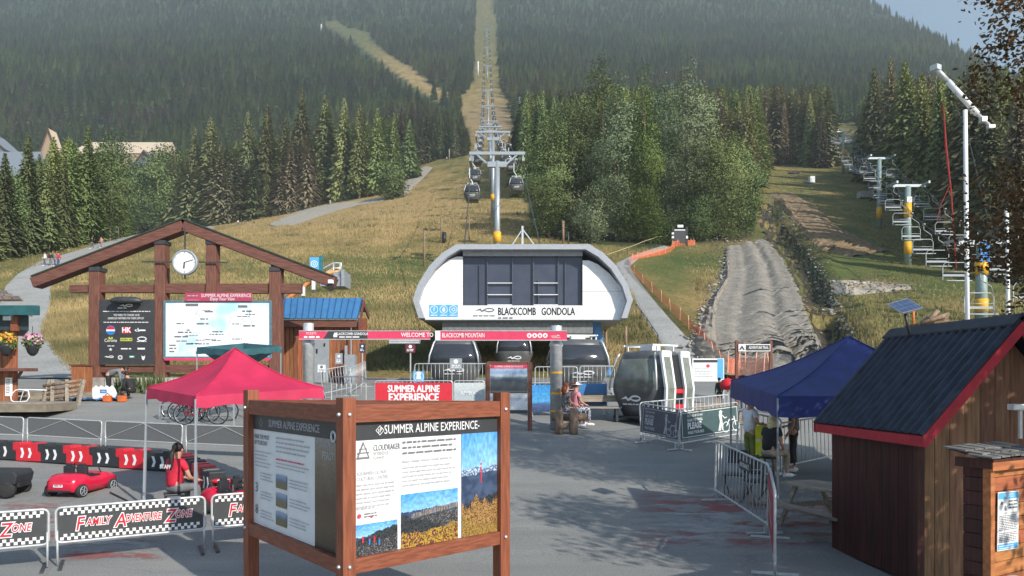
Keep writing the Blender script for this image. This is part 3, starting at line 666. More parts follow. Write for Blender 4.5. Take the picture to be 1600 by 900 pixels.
# a stand just outside the right edge that shades the lower lift meadow
for i in range(16): 
    Y = rng.uniform(78, 122); X = rng.uniform(.78, .98) * Y + rng.uniform(2, 8); spots.append((X, Y, G(X, Y), rng.uniform(22, 29), 1))
grid = {}
def free(X, Y, d):
    k = (int(X // 4), int(Y // 4)); rr = int(d // 4) + 1
    for i in range(-rr, rr + 1):
        for j in range(-rr, rr + 1):
            for (a, b_) in grid.get((k[0] + i, k[1] + j), ()):
                if (a - X) ** 2 + (b_ - Y) ** 2 < d * d: return False
    return True
for s_ in spots: grid.setdefault((int(s_[0] // 4), int(s_[1] // 4)), []).append((s_[0], s_[1]))
tries = 0
while tries < 150000 and len(spots) < 28000:
    tries += 1
    Y = math.exp(rng.uniform(math.log(95), math.log(1750))); u = rng.uniform(-1.12, 1.12); X = u * Y
    if Y > 400 and E0(Y, u) > ridge_cap(u) + .035: continue
    d = 2.7 if Y < 330 else 3.7 + Y * .0024
    if not free(X, Y, d): continue
    z = G(X, Y); h = (rng.uniform(12, 17) if Y < 215 and u < -.36 else rng.uniform(17, 27)) if Y < 330 else rng.uniform(9, 18)
    if clash(X, Y, z, h): continue
    grid.setdefault((int(X // 4), int(Y // 4)), []).append((X, Y)); spots.append((X, Y, z, h, rng.uniform(1.05, 1.5) if Y < 330 else rng.uniform(1.1, 1.7)))
n_ = 0
for _ in range(9000):                                             # young firs filling the gaps under the big ones
    Y = rng.uniform(100, 330); u = rng.uniform(-.75, .75); X = u * Y
    if n_ > 1900: break
    if not free(X, Y, 1.7): continue
    z = G(X, Y); h = rng.uniform(6, 12)
    if clash(X, Y, z, h): continue
    grid.setdefault((int(X // 4), int(Y // 4)), []).append((X, Y)); spots.append((X, Y, z, h, rng.uniform(1.2, 1.9))); n_ += 1
fixed = spots[:len(FIXED)]; rest = sorted(spots[len(FIXED):], key=lambda s_: -s_[3] / s_[1] * (1 if abs(s_[0] / s_[1]) < .7 else .1))
inds = fixed + rest[:296 - len(fixed)]; far = rest[296 - len(fixed):]
LM = [(-1e9, 'beyond the left picture edge'), (-5, 'at the left picture edge above the kiosk roof'), (35, 'behind the gravel path, left of the four walkers'), (62, 'right above the four walkers on the path'), (100, 'above the pair standing on the path'), (150, 'beside the light green aspens'), (200, 'around the grey gabled chalet'),
      (255, 'straight above the pavilion apex'), (310, 'above the right slope of the pavilion roof'), (360, 'above the tiny walkers at the forest edge'), (410, 'beside the tall pale pole by the gravel road'), (455, 'between the two pale poles by the gravel road'), (505, 'above the bend of the gravel road'), (560, 'above the upper gravel road'), (620, 'where the gravel road meets the forest'), (680, 'at the crest of the meadow left of the gondola line'),
      (760, 'right of the gondola line'), (850, 'behind the round alder'), (930, 'behind the silvery poplar'), (1020, 'behind the tallest poplar'), (1075, 'just right of the tallest poplar'), (1110, 'behind the broad leafy tree above the dirt track'), (1150, 'behind the low tree over the ditch'), (1185, 'at the head of the dirt track'), (1240, 'left of the upper chairlift'), (1290, 'around the farthest chairlift tower'), (1345, 'behind the shaded meadow tower'), (1372, 'just right of the shaded meadow tower'), (1395, 'behind the tower with two yellow bands'), (1420, 'just right of the tower with two yellow bands'), (1445, 'behind the nearest lift chairs'), (1472, 'behind the red cord'), (1500, 'behind the white snow gun mast'), (1528, 'between the snow gun mast and the white pole'), (1556, 'behind the shorter white pole'), (1586, 'behind the maple at the right picture edge'), (1640, 'beyond the right picture edge')]
def tree_label(px, py, hp, wd, Y):
    w_ = [t for x, t in LM if px >= x][-1]; sz = 'very tall' if hp > 150 else 'tall' if hp > 105 else 'middle-sized' if hp > 75 else 'small'; fm = 'slim ' if wd < 1.15 else 'broad ' if wd > 1.32 else ''
    return ('front-row ' if Y < 112 else 'second-row ' if Y < 135 else 'third-row ' if Y < 160 else 'back-row ' if Y < 200 else 'far ') + sz + ' ' + fm + 'dark conifer ' + w_
protos = []
for i, (X, Y, z, h, wd) in enumerate(inds):
    u = X / Y; bx, by_ = proj((X, Y, z)); hp = h * F / Y
    gr = 'conifers of the left forest edge' if u < -.33 else 'conifers left of the gondola line' if u < -.02 else 'conifers behind the chairlift' if u > .36 else 'conifers behind the poplars'
    lb = tree_label(bx, by_, hp, wd, Y)
    me = MED[i - len(inds) + 4] if i >= len(inds) - 4 else HI[i % 5]
    o, c = conifer((X, Y, z), h, me, lb, gr, wd)
    if i >= len(inds) - 4: protos.append(c)
# everything farther up the mountain: one mass
me = bpy.data.meshes.new('forest'); me.from_pydata([(a, b_, c_ - .3) for a, b_, c_, h, w_ in far], [], [])
def attr(n, t, vals): a = me.attributes.new(n, t, 'POINT'); a.data.foreach_set('vector' if t == 'FLOAT_VECTOR' else 'value', vals)
attr('kind', 'INT', [rng.randrange(4) for _ in far]); fl = []; ro = []
for s_ in far: fl += [s_[3] * s_[4] * 1.1, s_[3] * s_[4] * 1.1, s_[3]]; ro += [0, 0, rng.random() * 6.28]
attr('size', 'FLOAT_VECTOR', fl); attr('turn', 'FLOAT_VECTOR', ro)
fo = link('forest', me, kind='stuff')
ng = bpy.data.node_groups.new('forest_trees', 'GeometryNodeTree')
ng.interface.new_socket('Geometry', in_out='INPUT', socket_type='NodeSocketGeometry'); ng.interface.new_socket('Geometry', in_out='OUTPUT', socket_type='NodeSocketGeometry')
N = ng.nodes.new; L = ng.links.new; gi = N('NodeGroupInput'); go = N('NodeGroupOutput'); jn = N('GeometryNodeJoinGeometry')
def na(n, t): x = N('GeometryNodeInputNamedAttribute'); x.data_type = t; x.inputs[0].default_value = n; return next(s_ for s_ in x.outputs if s_.enabled)
kd, sz, tn = na('kind', 'INT'), na('size', 'FLOAT_VECTOR'), na('turn', 'FLOAT_VECTOR')
for i, pr in enumerate(protos):
    cp = N('FunctionNodeCompare'); cp.data_type = 'INT'; cp.operation = 'EQUAL'; ins = [s_ for s_ in cp.inputs if s_.type == 'INT']; L(kd, ins[0]); ins[1].default_value = i
    ob = N('GeometryNodeObjectInfo'); ob.inputs['Object'].default_value = pr; ob.inputs['As Instance'].default_value = True
    ip = N('GeometryNodeInstanceOnPoints'); L(gi.outputs[0], ip.inputs['Points']); L(cp.outputs[0], ip.inputs['Selection']); L(ob.outputs['Geometry'], ip.inputs['Instance']); L(tn, ip.inputs['Rotation']); L(sz, ip.inputs['Scale'])
    L(ip.outputs[0], jn.inputs[0])
L(jn.outputs[0], go.inputs[0]); md = fo.modifiers.new('trees', 'NODES'); md.node_group = ng
# the maple over the hut, and its neighbour just out of the picture
leafy_tree('maple_tree', 'tall maple turning brown and gold behind the hut', (9.75, 10.9, 0), 12.6, 6.3, 5, maple, 80000, .052, None, .2, 'round', .16)
leafy_tree('maple_tree', 'maple beside the notice cabinet that throws leaf shade on the hut', (9.4, 5.45, 0), 7.6, 5.4, 6, maple, 20000, .075, None, .2, 'round', .13)
# ------------------------------------------------------------------ people
def skin_obj(name, vs, es, rad, mat, parent, lv=1):
    me = bpy.data.meshes.new(name); me.from_pydata([tuple(v_) for v_ in vs], es, []); me.materials.append(mat)
    o = link(name, me, parent); o.modifiers.new('skin', 'SKIN'); sk = me.skin_vertices[0].data
    for i, r_ in enumerate(rad): sk[i].radius = r_ if isinstance(r_, tuple) else (r_, r_); sk[i].use_root = (i == 0)
    o.modifiers['skin'].use_smooth_shade = True
    sb = o.modifiers.new('sub', 'SUBSURF'); sb.levels = lv; sb.render_levels = lv; return o
def joints(kind, seat=.45, lean=0, arms=None):
    J = dict(pel=(0, 0, .95), wai=(0, 0, 1.08), che=(0, 0, 1.29), nec=(0, .01, 1.46), hd0=(0, .025, 1.55), hd1=(0, .035, 1.63), crn=(0, .02, 1.70))
    for s_, k in ((-1, 'l'), (1, 'r')):
        J['sh' + k] = (.165 * s_, 0, 1.405); J['el' + k] = (.215 * s_, -.03, 1.13); J['wr' + k] = (.21 * s_, .1, .9)
        J['hi' + k] = (.09 * s_, 0, .92); J['kn' + k] = (.1 * s_, .03, .5); J['an' + k] = (.1 * s_, -.01, .1); J['to' + k] = (.11 * s_, .14, .035)
    if kind == 'walk':
        J['knl'] = (-.1, .12, .51); J['anl'] = (-.1, .2, .11); J['tol'] = (-.1, .34, .06); J['anr'] = (.1, -.22, .14); J['knr'] = (.1, -.04, .5); J['tor'] = (.1, -.1, .03)
        J['wrl'] = (-.2, -.12, .92); J['wrr'] = (.2, .2, .96)
    if kind in ('sit', 'squat'):
        dz = (seat + .1) - .95
        for k in list(J):
            if k[:2] not in ('kn', 'an', 'to'): J[k] = (J[k][0], J[k][1], J[k][2] + dz)
        for s_, k in ((-1, 'l'), (1, 'r')):
            J['kn' + k] = (.13 * s_, .43, seat + .06 + (.1 if kind == 'squat' else 0)); J['an' + k] = (.13 * s_, .42, max(.1, seat - .36)); J['to' + k] = (.14 * s_, .56, max(.035, seat - .42))
            J['el' + k] = (.23 * s_, .05, 1.15 + dz); J['wr' + k] = (.14 * s_, .3, 1.05 + dz)
    if lean:
        p = Vector(J['pel']); M = Matrix.Rotation(-lean, 3, 'X')
        for k in J:
            if k in ('wai', 'che', 'nec', 'hd0', 'hd1', 'crn', 'shl', 'shr', 'ell', 'elr', 'wrl', 'wrr'): J[k] = tuple(M @ (Vector(J[k]) - p) + p)
    if arms: J.update(arms)
    return J
HANDN = 0
def hand(parent, wr, el, side):
    d = (Vector(wr) - Vector(el)).normalized(); x = d.cross(Vector((0, 0, 1)))
    x = x.normalized() if x.length > .05 else Vector((1, 0, 0)); up = x.cross(d); w_ = Vector(wr); mb = MB()
    mb.tube([w_ - d * .01, w_ + d * .04, w_ + d * .085], [.024, .036, .034], 6)
    for i, (o_, l) in enumerate(((-.027, .055), (-.009, .072), (.009, .068), (.027, .05))):
        a = w_ + d * .075 + x * o_; mb.tube([a, a + d * l * .55 - up * .008, a + d * l - up * .03], [.0085, .008, .006], 5)
    a = w_ + d * .03 + x * side * .03; mb.tube([a, a + x * side * .03 + d * .03, a + x * side * .032 + d * .06 - up * .015], [.011, .01, .007], 5)
    mb.build('hand', skin, parent, True)
def person(label, loc, rz, J, top, bottom, hair=None, shoes=None, sleeves='short', legs='long', pony=False, cap=None, h=1.0, extra=None, group=None, long_hair=False):
    o = thing('person', label, 'person', loc, rz, group); o.scale = (h, h, h)
    V = lambda k: Vector(J[k])
    ks = ['pel', 'wai', 'che', 'nec', 'hd0', 'hd1', 'crn', 'shl', 'ell', 'wrl', 'shr', 'elr', 'wrr', 'hil', 'knl', 'anl', 'tol', 'hir', 'knr', 'anr', 'tor']
    rd = [.12, .11, .125, .055, (.075, .085), (.08, .095), .05, .055, .04, .026, .055, .04, .026, .085, .058, .038, .03, .085, .058, .038, .03]
    ix = {k: i for i, k in enumerate(ks)}
    E = [('pel', 'wai'), ('wai', 'che'), ('che', 'nec'), ('nec', 'hd0'), ('hd0', 'hd1'), ('hd1', 'crn'), ('che', 'shl'), ('shl', 'ell'), ('ell', 'wrl'), ('che', 'shr'), ('shr', 'elr'), ('elr', 'wrr'),
         ('pel', 'hil'), ('hil', 'knl'), ('knl', 'anl'), ('anl', 'tol'), ('pel', 'hir'), ('hir', 'knr'), ('knr', 'anr'), ('anr', 'tor')]
    skin_obj('body', [V(k) for k in ks], [(ix[a], ix[b]) for a, b in E], rd, skin, o)
    for s_, k in ((-1, 'l'), (1, 'r')): hand(o, V('wr' + k), V('el' + k), s_)
    def sub(name, keys, edges, rads, mat):
        return skin_obj(name, keys, edges, rads, mat, o)
    sl = {'short': .55, 'long': 1.0, 'none': .12}[sleeves]
    def arm(k):
        a, b_, c_ = V('sh' + k), V('el' + k), V('wr' + k)
        return [a.lerp(b_, sl * 1.1), None] if sl < 1 else [b_, b_.lerp(c_, .93)]
    vs = [V('pel') - (V('wai') - V('pel')) * .35, V('wai'), V('che'), V('che').lerp(V('nec'), .75)]; es = [(0, 1), (1, 2), (2, 3)]; rs = [.168, .148, .155, .07]
    for k in 'lr':
        i = len(vs); vs.append(V('sh' + k)); es.append((2, i)); rs.append(.075); a = arm(k)
        vs.append(a[0]); es.append((i, i + 1)); rs.append(.062)
        if a[1] is not None: vs.append(a[1]); es.append((i + 1, i + 2)); rs.append(.045)
    sub('shirt', vs, es, rs, top)
    vs = [V('pel') + Vector((0, 0, .04)), V('pel')]; es = [(0, 1)]; rs = [.15, .15]
    for k in 'lr':
        i = len(vs); vs.append(V('hi' + k)); es.append((1, i)); rs.append(.1); kn, an = V('kn' + k), V('an' + k)
        if legs == 'long': vs += [kn, kn.lerp(an, .93)]; es += [(i, i + 1), (i + 1, i + 2)]; rs += [.078, .062]
        else: vs.append(V('hi' + k).lerp(kn, .9)); es.append((i, i + 1)); rs.append(.088)
    sub('trousers', vs, es, rs, bottom)
    for k in 'lr':
        mb = MB(); a, t = V('an' + k), V('to' + k); d = t - a; d.z = 0; d = d.normalized() if d.length > .01 else Vector((0, 1, 0))
        b0 = Vector((a.x, a.y, t.z)) - d * .07; mb.tube([b0, b0 + d * .1 + Vector((0, 0, .012)), b0 + d * .2, b0 + d * .27 - Vector((0, 0, .008))], [.042, .05, .045, .03], 8); mb.build('shoe', shoes or dkmetal, o, True)
    hc = V('hd1'); fw = (V('hd1') - V('hd0')); fy = Vector((0, 1, 0)); mb = MB()
    mb.tube([hc + Vector((0, .085, .0)), hc + Vector((0, .115, -.03))], [.012, .017], 5); mb.build('nose', skin, o, True)
    mb = MB()
    for s_ in (-1, 1): mb.ball(hc + Vector((.033 * s_, .085, .01)), .012, 6, 5)
    mb.build('eyes', black, o)
    mb = MB(); mb.tube([hc + Vector((-.028, .08, -.068)), hc + Vector((0, .09, -.07)), hc + Vector((.028, .08, -.068))], .006, 5); mb.build('mouth', redpl, o)
    mb = MB()
    for s_ in (-1, 1): mb.ball(hc + Vector((.084 * s_, 0, -.01)), (.012, .022, .035), 6, 5)
    mb.build('ears', skin, o, True)
    if hair:
        mb = MB(); mb.ball(hc + Vector((0, -.022, .035)), (.098, .105, .1), 12, 8)
        if long_hair: mb.tube([hc + Vector((0, -.06, .03)), hc + Vector((0, -.095, -.12)), hc + Vector((0, -.1, -.27))], [.085, .1, .05], 8)
        if pony: mb.tube([hc + Vector((0, -.1, .03)), hc + Vector((0, -.16, -.08)), hc + Vector((0, -.17, -.3)), hc + Vector((0, -.15, -.42))], [.035, .045, .04, .015], 8)
        mb.build('hair', hair, o, True)
    if cap:
        mb = MB(); mb.ball(hc + Vector((0, 0, .06)), (.105, .11, .075), 12, 6); mb.lathe([(.17, 0), (.17, .012)], 14, hc + Vector((0, .02, .045))); mb.build('hat', cap, o, True)
    return o
def cloth(n, c, v=.15): return mk(n, c, .8, var=v, scale=9, bump=.15)
c_red = cloth('red_cloth', (.55, .02, .05)); c_blk = cloth('black_cloth', (.02, .02, .022)); c_grey = cloth('grey_cloth', (.16, .17, .18)); c_beige = cloth('beige_cloth', (.36, .29, .21)); c_white = cloth('white_cloth', (.7, .71, .74), .05)
c_jean = cloth('denim', (.06, .09, .16)); c_olive = cloth('olive_cloth', (.16, .17, .04)); c_hiv = mk('hi_vis_yellow', (.55, .62, .02), .7, var=.1); c_pinkc = cloth('pink_cloth', (.6, .25, .28)); c_green = cloth('dark_green_cloth', (.03, .06, .05))
h_blk = mk('black_hair', (.018, .014, .012), .55, var=.3, scale=30, bump=.3, stretch=(3, 3, .4)); h_red = mk('auburn_hair', (.16, .035, .015), .55, var=.3, scale=30, bump=.3); h_fair = mk('fair_hair', (.62, .52, .3), .6, var=.2, scale=26, bump=.5)
c_dots = mk('dotted_cloth', (.02, .02, .022), .8, scale=60, lo=.6, hi=.62, col2=(.7, .7, .7), detail=0)
c_mix = mk('patterned_cloth', (.04, .05, .12), .8, scale=40, lo=.5, hi=.53, col2=(.6, .6, .64), detail=0)

# ------------------------------------------------------------------ four-post sign kiosk in front
kC, kL, kR = Vector((-1.58, 7.0, 0)), Vector((-3.15, 8.89, 0)), Vector((-.12, 8.36, 0)); kB = kL + kR - kC
K = thing('sign_kiosk', 'three-cornered red cedar kiosk with framed summer experience panels in the foreground', 'kiosk', kC)
ang = math.atan2(1.36, 1.46)
for p, hh in ((kC, 2.44), (kL, 2.49), (kR, 2.47)):
    mb = MB(); mb.box((p.x - kC.x, p.y - kC.y, hh / 2), (.14, .14, hh), ang); po = mb.build('post', cedar, K, bev=.008)
    mb = MB()
    for z in (2.28, .84): 
        for a, b_ in ((kC, kR), (kC, kL)):
            n_ = (b_ - a).normalized(); n_ = -n_
            mb.ball(Vector((p.x - kC.x, p.y - kC.y, z)) + n_ * .075, (.022, .022, .022), 8, 6)
    mb.build('bolt', steel, po)
def rails(a, b_, nrm):
    d = (b_ - a).normalized(); o_ = -kC + nrm * .022
    for z0, z1, nm in ((2.2, 2.372, 'top_rail'), (.76, .905, 'bottom_rail')):
        mb = MB(); p, q = a + d * .072 + o_, b_ - d * .072 + o_; z = (z0 + z1) / 2
        mb.bar((p.x, p.y, z), (q.x, q.y, z), .075, z1 - z0); mb.build(nm, cedarh, K, bev=.006)
nR = Vector((1.36, -1.46, 0)).normalized(); nL = Vector((-1.89, -1.57, 0)).normalized()
rails(kC, kR, nR); rails(kL, kC, nL); rails(kR, kL, Vector((.17, .98, 0)))
mb = MB(); 
for a, b_, c_ in ((kC, kR, kB),): mb.prism([(p.x - kC.x, p.y - kC.y, 2.335) for p in (kC, kR, kL)], (0, 0, .02))
mb.build('top_board', cedarh, K)
fol = [(0, (.05, .02, .03)), (.2, (.2, .1, .03)), (.32, (.3, .16, .04)), (.36, (.06, .06, .06)), (.5, (.05, .08, .13)), (.54, (.16, .2, .26)), (.62, (.3, .5, .72)), (.95, (.12, .3, .62))]
pic_tall = picture('print_alpine_grass', [(0, (.16, .07, .02)), (.2, (.34, .18, .06)), (.36, (.3, .15, .05)), (.42, (.03, .04, .08)), (.62, (.05, .08, .16)), (.66, (.55, .62, .7)), (.71, (.62, .7, .78)), (.82, (.7, .76, .82)), (.9, (.2, .5, .8)), (1, (.12, .42, .78))], 2.2, .22)
pic_mid = picture('print_autumn_ridge', [(0, (.07, .02, .05)), (.16, (.22, .13, .02)), (.33, (.3, .17, .02)), (.4, (.035, .04, .05)), (.55, (.1, .12, .15)), (.62, (.2, .24, .3)), (.68, (.42, .6, .78)), (1, (.08, .28, .66))], 2.6, .22)
pic_small = picture('print_rocky_walk', [(0, (.14, .14, .14)), (.2, (.05, .05, .06)), (.5, (.04, .06, .08)), (.62, (.1, .14, .16)), (.7, (.3, .55, .8)), (1, (.1, .4, .75))], 3, .35)
pic_feast = picture('print_feast', [(0, (.03, .022, .012)), (.2, (.09, .06, .03)), (.42, (.06, .04, .02)), (.6, (.11, .085, .05)), (.75, (.17, .14, .1)), (1, (.3, .26, .22))], 4, .25)
pic_tiny = picture('print_thumbnail', [(0, (.14, .13, .03)), (.45, (.12, .13, .08)), (.6, (.1, .18, .3)), (1, (.3, .42, .6))], 3, .2)
def panel(a, b_, nrm):
    d = (b_ - a).normalized(); L_ = (b_ - a).length - .14; M = face(a + d * .07 - kC + nrm * .0 + Vector((0, 0, .905)), d)
    mb = MB(); mb.box((L_ / 2, .6475, -.02), (L_, 1.295, .03)); o = mb.build('panel', offw, K, M=M); return o, L_
I4 = Matrix.Identity(4)
o, L_ = panel(kC, kR, nR); Hh = 1.295
def sub_rect(o, nm, m, t0, v1, t1, v0, z=.004):
    mb = MB(); mb.rect(t0 * L_, (1 - v1) * Hh, t1 * L_, (1 - v0) * Hh, z); return mb.build(nm, m, o)
sub_rect(o, 'header', charcoal, 0, .135, 1, 0)
def landscape(o, t0, v1, t1, v0, sky, layers, seed, extra=None):
    r_ = random.Random(seed); mb = MB(); x0, x1, y0, y1 = t0 * L_, t1 * L_, (1 - v1) * Hh, (1 - v0) * Hh; mb.rect(x0, y0, x1, y1, .004, 0); mats = [sky]
    for k, (m_, h0, h1, amp, n_) in enumerate(layers):
        f = [r_.random() for _ in range(9)]; pts = [(x0, y0)]
        for i in range(n_ + 1):
            t = i / n_; w_ = sum(math.sin(t * (3 + 5 * j) + f[j] * 9) / (1.3 + j) for j in range(6)) * .35 + r_.uniform(-.5, .5) * .5; pts.append((x0 + (x1 - x0) * t, max(y0 + .002, min(y1 - .01, y0 + (y1 - y0) * (h0 + (h1 - h0) * t + amp * w_)))))
        pts.append((x1, y0)); c = 5
        for i in range(1, len(pts) - 2): a, b_ = pts[i], pts[i + 1]; mb.poly([(a[0], y0, .0045 + .0005 * k), (b_[0], y0, .0045 + .0005 * k), (b_[0], b_[1], .0045 + .0005 * k), (a[0], a[1], .0045 + .0005 * k)], k + 1)
        mats.append(m_)
    if extra: extra(mb, len(mats)); mats += [red, bluep, pm('timber_rail', (.3, .24, .18), (.5, .42, .32), 40)]
    return mb.build('photo', mats, o)
def pm(n, a, b_, sc_=30, lo=.4, hi=.6): return mk('print_' + n, a, .4, scale=sc_, col2=b_, detail=5, lo=lo, hi=hi)
skyp = picture('print_sky', [(0, (.62, .68, .76)), (.45, (.55, .68, .82)), (.7, (.22, .48, .8)), (1, (.08, .32, .72))], 1.6, .5)
l_snow, l_blue, l_dark, l_grass, l_shrub, l_rock, l_gold = pm('snow_ridge', (.1, .16, .28), (.5, .58, .68), 45, .5, .58), pm('blue_ridge', (.03, .05, .1), (.06, .09, .16), 9), pm('dark_slope', (.015, .018, .022), (.05, .055, .06), 60), pm('gold_grass', (.09, .045, .015), (.42, .24, .09), 75), pm('autumn_shrub', (.1, .02, .04), (.42, .28, .03), 55, .44, .56), pm('rock', (.03, .03, .035), (.22, .22, .22), 80, .5, .66), pm('gold_slope', (.12, .07, .02), (.36, .23, .06), 85)
def hiker(mb, k): X, Y_ = .87 * L_, .5 * Hh; mb.rect(X - .008, Y_, X + .008, Y_ + .1, .009, k); mb.disc(X, Y_ + .13, .012, .009, k); mb.rect(X - .006, Y_ - .08, X + .006, Y_, .009, k)
landscape(o, .722, 1, 1, .135, skyp, [(l_snow, .64, .68, .05, 50), (l_blue, .58, .61, .03, 40), (l_dark, .3, .42, .05, 40), (l_grass, .26, .38, .16, 60), (l_gold, .16, .1, .12, 40)], 3, hiker)
def rail_posts(mb, k):
    pr_ = random.Random(4)
    for i in range(34): t = .37 + .0095 * i + pr_.uniform(-.002, .002); mb.rect(t * L_, (.225 + .0012 * i) * Hh, t * L_ + .007, (.262 + .0016 * i + pr_.uniform(-.006, .006)) * Hh, .0085, k + 2)
landscape(o, .30, 1, .695, .58, skyp, [(l_blue, .66, .7, .05, 50), (l_rock, .5, .6, .06, 40), (l_dark, .6, .15, .12, 60), (l_gold, .2, .36, .1, 50), (l_shrub, .24, .3, .14, 60)], 5, rail_posts)
def hikers(mb, k):
    for i, (t, q) in enumerate(((.06, .12), (.1, .1), (.13, .11), (.16, .09))): X, Y_ = t * L_, q * Hh; mb.poly([(X - .007, Y_ - .03, .0085), (X + .007, Y_ - .03, .0085), (X + .01, Y_ + .02, .0085), (X - .009, Y_ + .02, .0085)], k + (i % 2)); mb.disc(X, Y_ + .028, .006, .0085, k)
landscape(o, 0, 1, .277, .765, skyp, [(l_blue, .55, .8, .1, 40), (l_dark, .45, .85, .14, 50), (l_rock, .25, .55, .1, 40), (l_rock, .2, .1, .1, 30)], 8, hikers)
txt('SUMMER ALPINE EXPERIENCE-', .128, white, o, I4, .525 * L_, (1 - .068) * Hh, .006, .72)
mb = MB(); mb.ring(.165 * L_, (1 - .068) * Hh, .05, .008, .006, n=4); mb.build('print', white, o); txt('sP', .07, white, o, I4, .165 * L_, (1 - .068) * Hh, .006, .8)
mb = MB(); X0, Y0 = .055 * L_, (1 - .275) * Hh
mb.poly([(X0 - .06, Y0, .005), (X0 + .09, Y0, .005), (X0 + .015, Y0 + .17, .005)], 0); mb.poly([(X0 - .035, Y0 + .018, .006), (X0 + .065, Y0 + .018, .006), (X0 + .015, Y0 + .135, .006)], 1)
mb.rect(X0 - .05, Y0 + .05, X0 + .08, Y0 + .064, .007, 0); mb.rect(X0 - .03, Y0 + .09, X0 + .06, Y0 + .1, .007, 0); mb.build('print', [ink, offw], o)
txt('CLOUDRAKER', .083, ink, o, I4, .125 * L_, (1 - .2) * Hh, .005, .58, ax='LEFT'); txt('SKYBRIDGE', .05, inklt, o, I4, .125 * L_, (1 - .243) * Hh, .005, .7, ax='LEFT'); txt('SUMMIT', .042, inklt, o, I4, .125 * L_, (1 - .277) * Hh, .005, .9, ax='LEFT')
txt("SQUAMISH LIL'WAT", .05, inklt, o, I4, .025 * L_, (1 - .385) * Hh, .005, .8, ax='LEFT'); txt("CULTURAL CENTRE", .05, inklt, o, I4, .025 * L_, (1 - .425) * Hh, .005, .8, ax='LEFT')
mb = MB(); mb.words(.025 * L_, .27 * L_, (1 - .465) * Hh, .042, 6, .015, .005, 0, .2, 3); mb.words(.31 * L_, .7 * L_, (1 - .165) * Hh, .055, 3, .019, .005, 1, .22, 4)
mb.words(.31 * L_, .66 * L_, (1 - .315) * Hh, .05, 1, .02, .005, 0, .05, 5); mb.words(.31 * L_, .7 * L_, (1 - .365) * Hh, .045, 5, .015, .005, 0, .2, 6); mb.words(.025 * L_, .13 * L_, (1 - .64) * Hh, .04, 1, .016, .005, 0, 0, 7)
mb.disc(.04 * L_, (1 - .7) * Hh, .022, .005, 2); mb.disc(.115 * L_, (1 - .715) * Hh, .014, .005, 2); mb.words(.07 * L_, .15 * L_, (1 - .685) * Hh, .026, 2, .012, .005, 1, .3, 8)
mb.build('print', [inklt, ink, pink], o)
o, L_ = panel(kL, kC, nL)
sub_rect(o, 'header', charcoal, 0, .135, 1, 0); sub_rect(o, 'photo', pic_feast, .74, 1, 1, .135)
for k in range(3): sub_rect(o, 'photo', pic_tiny, .30, .62 + .16 * k, .43, .5 + .16 * k)
txt('SUMMER ALPINE EXPERIENCE', .118, inklt, o, I4, .5 * L_, (1 - .07) * Hh, .006, .86)
mb = MB(); mb.ring(.12 * L_ - .02, (1 - .07) * Hh, .05, .008, .006, n=4); mb.build('print', inklt, o)
txt('MOUNTAIN TOP', .085, inklt, o, I4, .87 * L_, (1 - .18) * Hh, .006, .8); txt('FEAST', .11, inklt, o, I4, .87 * L_, (1 - .27) * Hh, .006, .85)
txt('MAKE THE MOST', .075, ink, o, I4, .02 * L_, (1 - .2) * Hh, .005, .8, ax='LEFT'); txt('OF YOUR DAY', .075, ink, o, I4, .02 * L_, (1 - .255) * Hh, .005, .8, ax='LEFT')
txt('3', .16, ink, o, I4, .05 * L_, (1 - .67) * Hh, .005); txt('8', .16, ink, o, I4, .05 * L_, (1 - .87) * Hh, .005)
mb = MB()
mb.words(.03 * L_, .25 * L_, (1 - .33) * Hh, .042, 5, .012, .005, 0, .3, 1); mb.words(.3 * L_, .7 * L_, (1 - .18) * Hh, .05, 4, .017, .005, 0, .2, 2); mb.words(.3 * L_, .62 * L_, (1 - .365) * Hh, .042, 1, .016, .005, 1, 0, 3)
mb.words(.3 * L_, .7 * L_, (1 - .4) * Hh, .038, 2, .012, .005, 0, .2, 4)
for k in range(3): mb.words(.46 * L_, .71 * L_, (1 - .52 - .16 * k) * Hh, .036, 3, .012, .005, 0, .3, 5 + k); mb.words(.1 * L_, .27 * L_, (1 - .52 - .17 * k) * Hh, .036, 3, .012, .005, 0, .3, 9 + k)
mb.build('print', [inklt, pink], o)
mb = MB(); mb.tube([(L_ - .15 + .045 * math.cos(t / 12 * 6.28), (1 - .11) * Hh + .05 * math.sin(t / 12 * 6.28), .02) for t in range(12)], .012, 6, closed=True); mb.tube([(L_ - .1, (1 - .11) * Hh, .02), (L_, (1 - .11) * Hh, .02)], .006, 5); mb.build('lock', steelw, o)

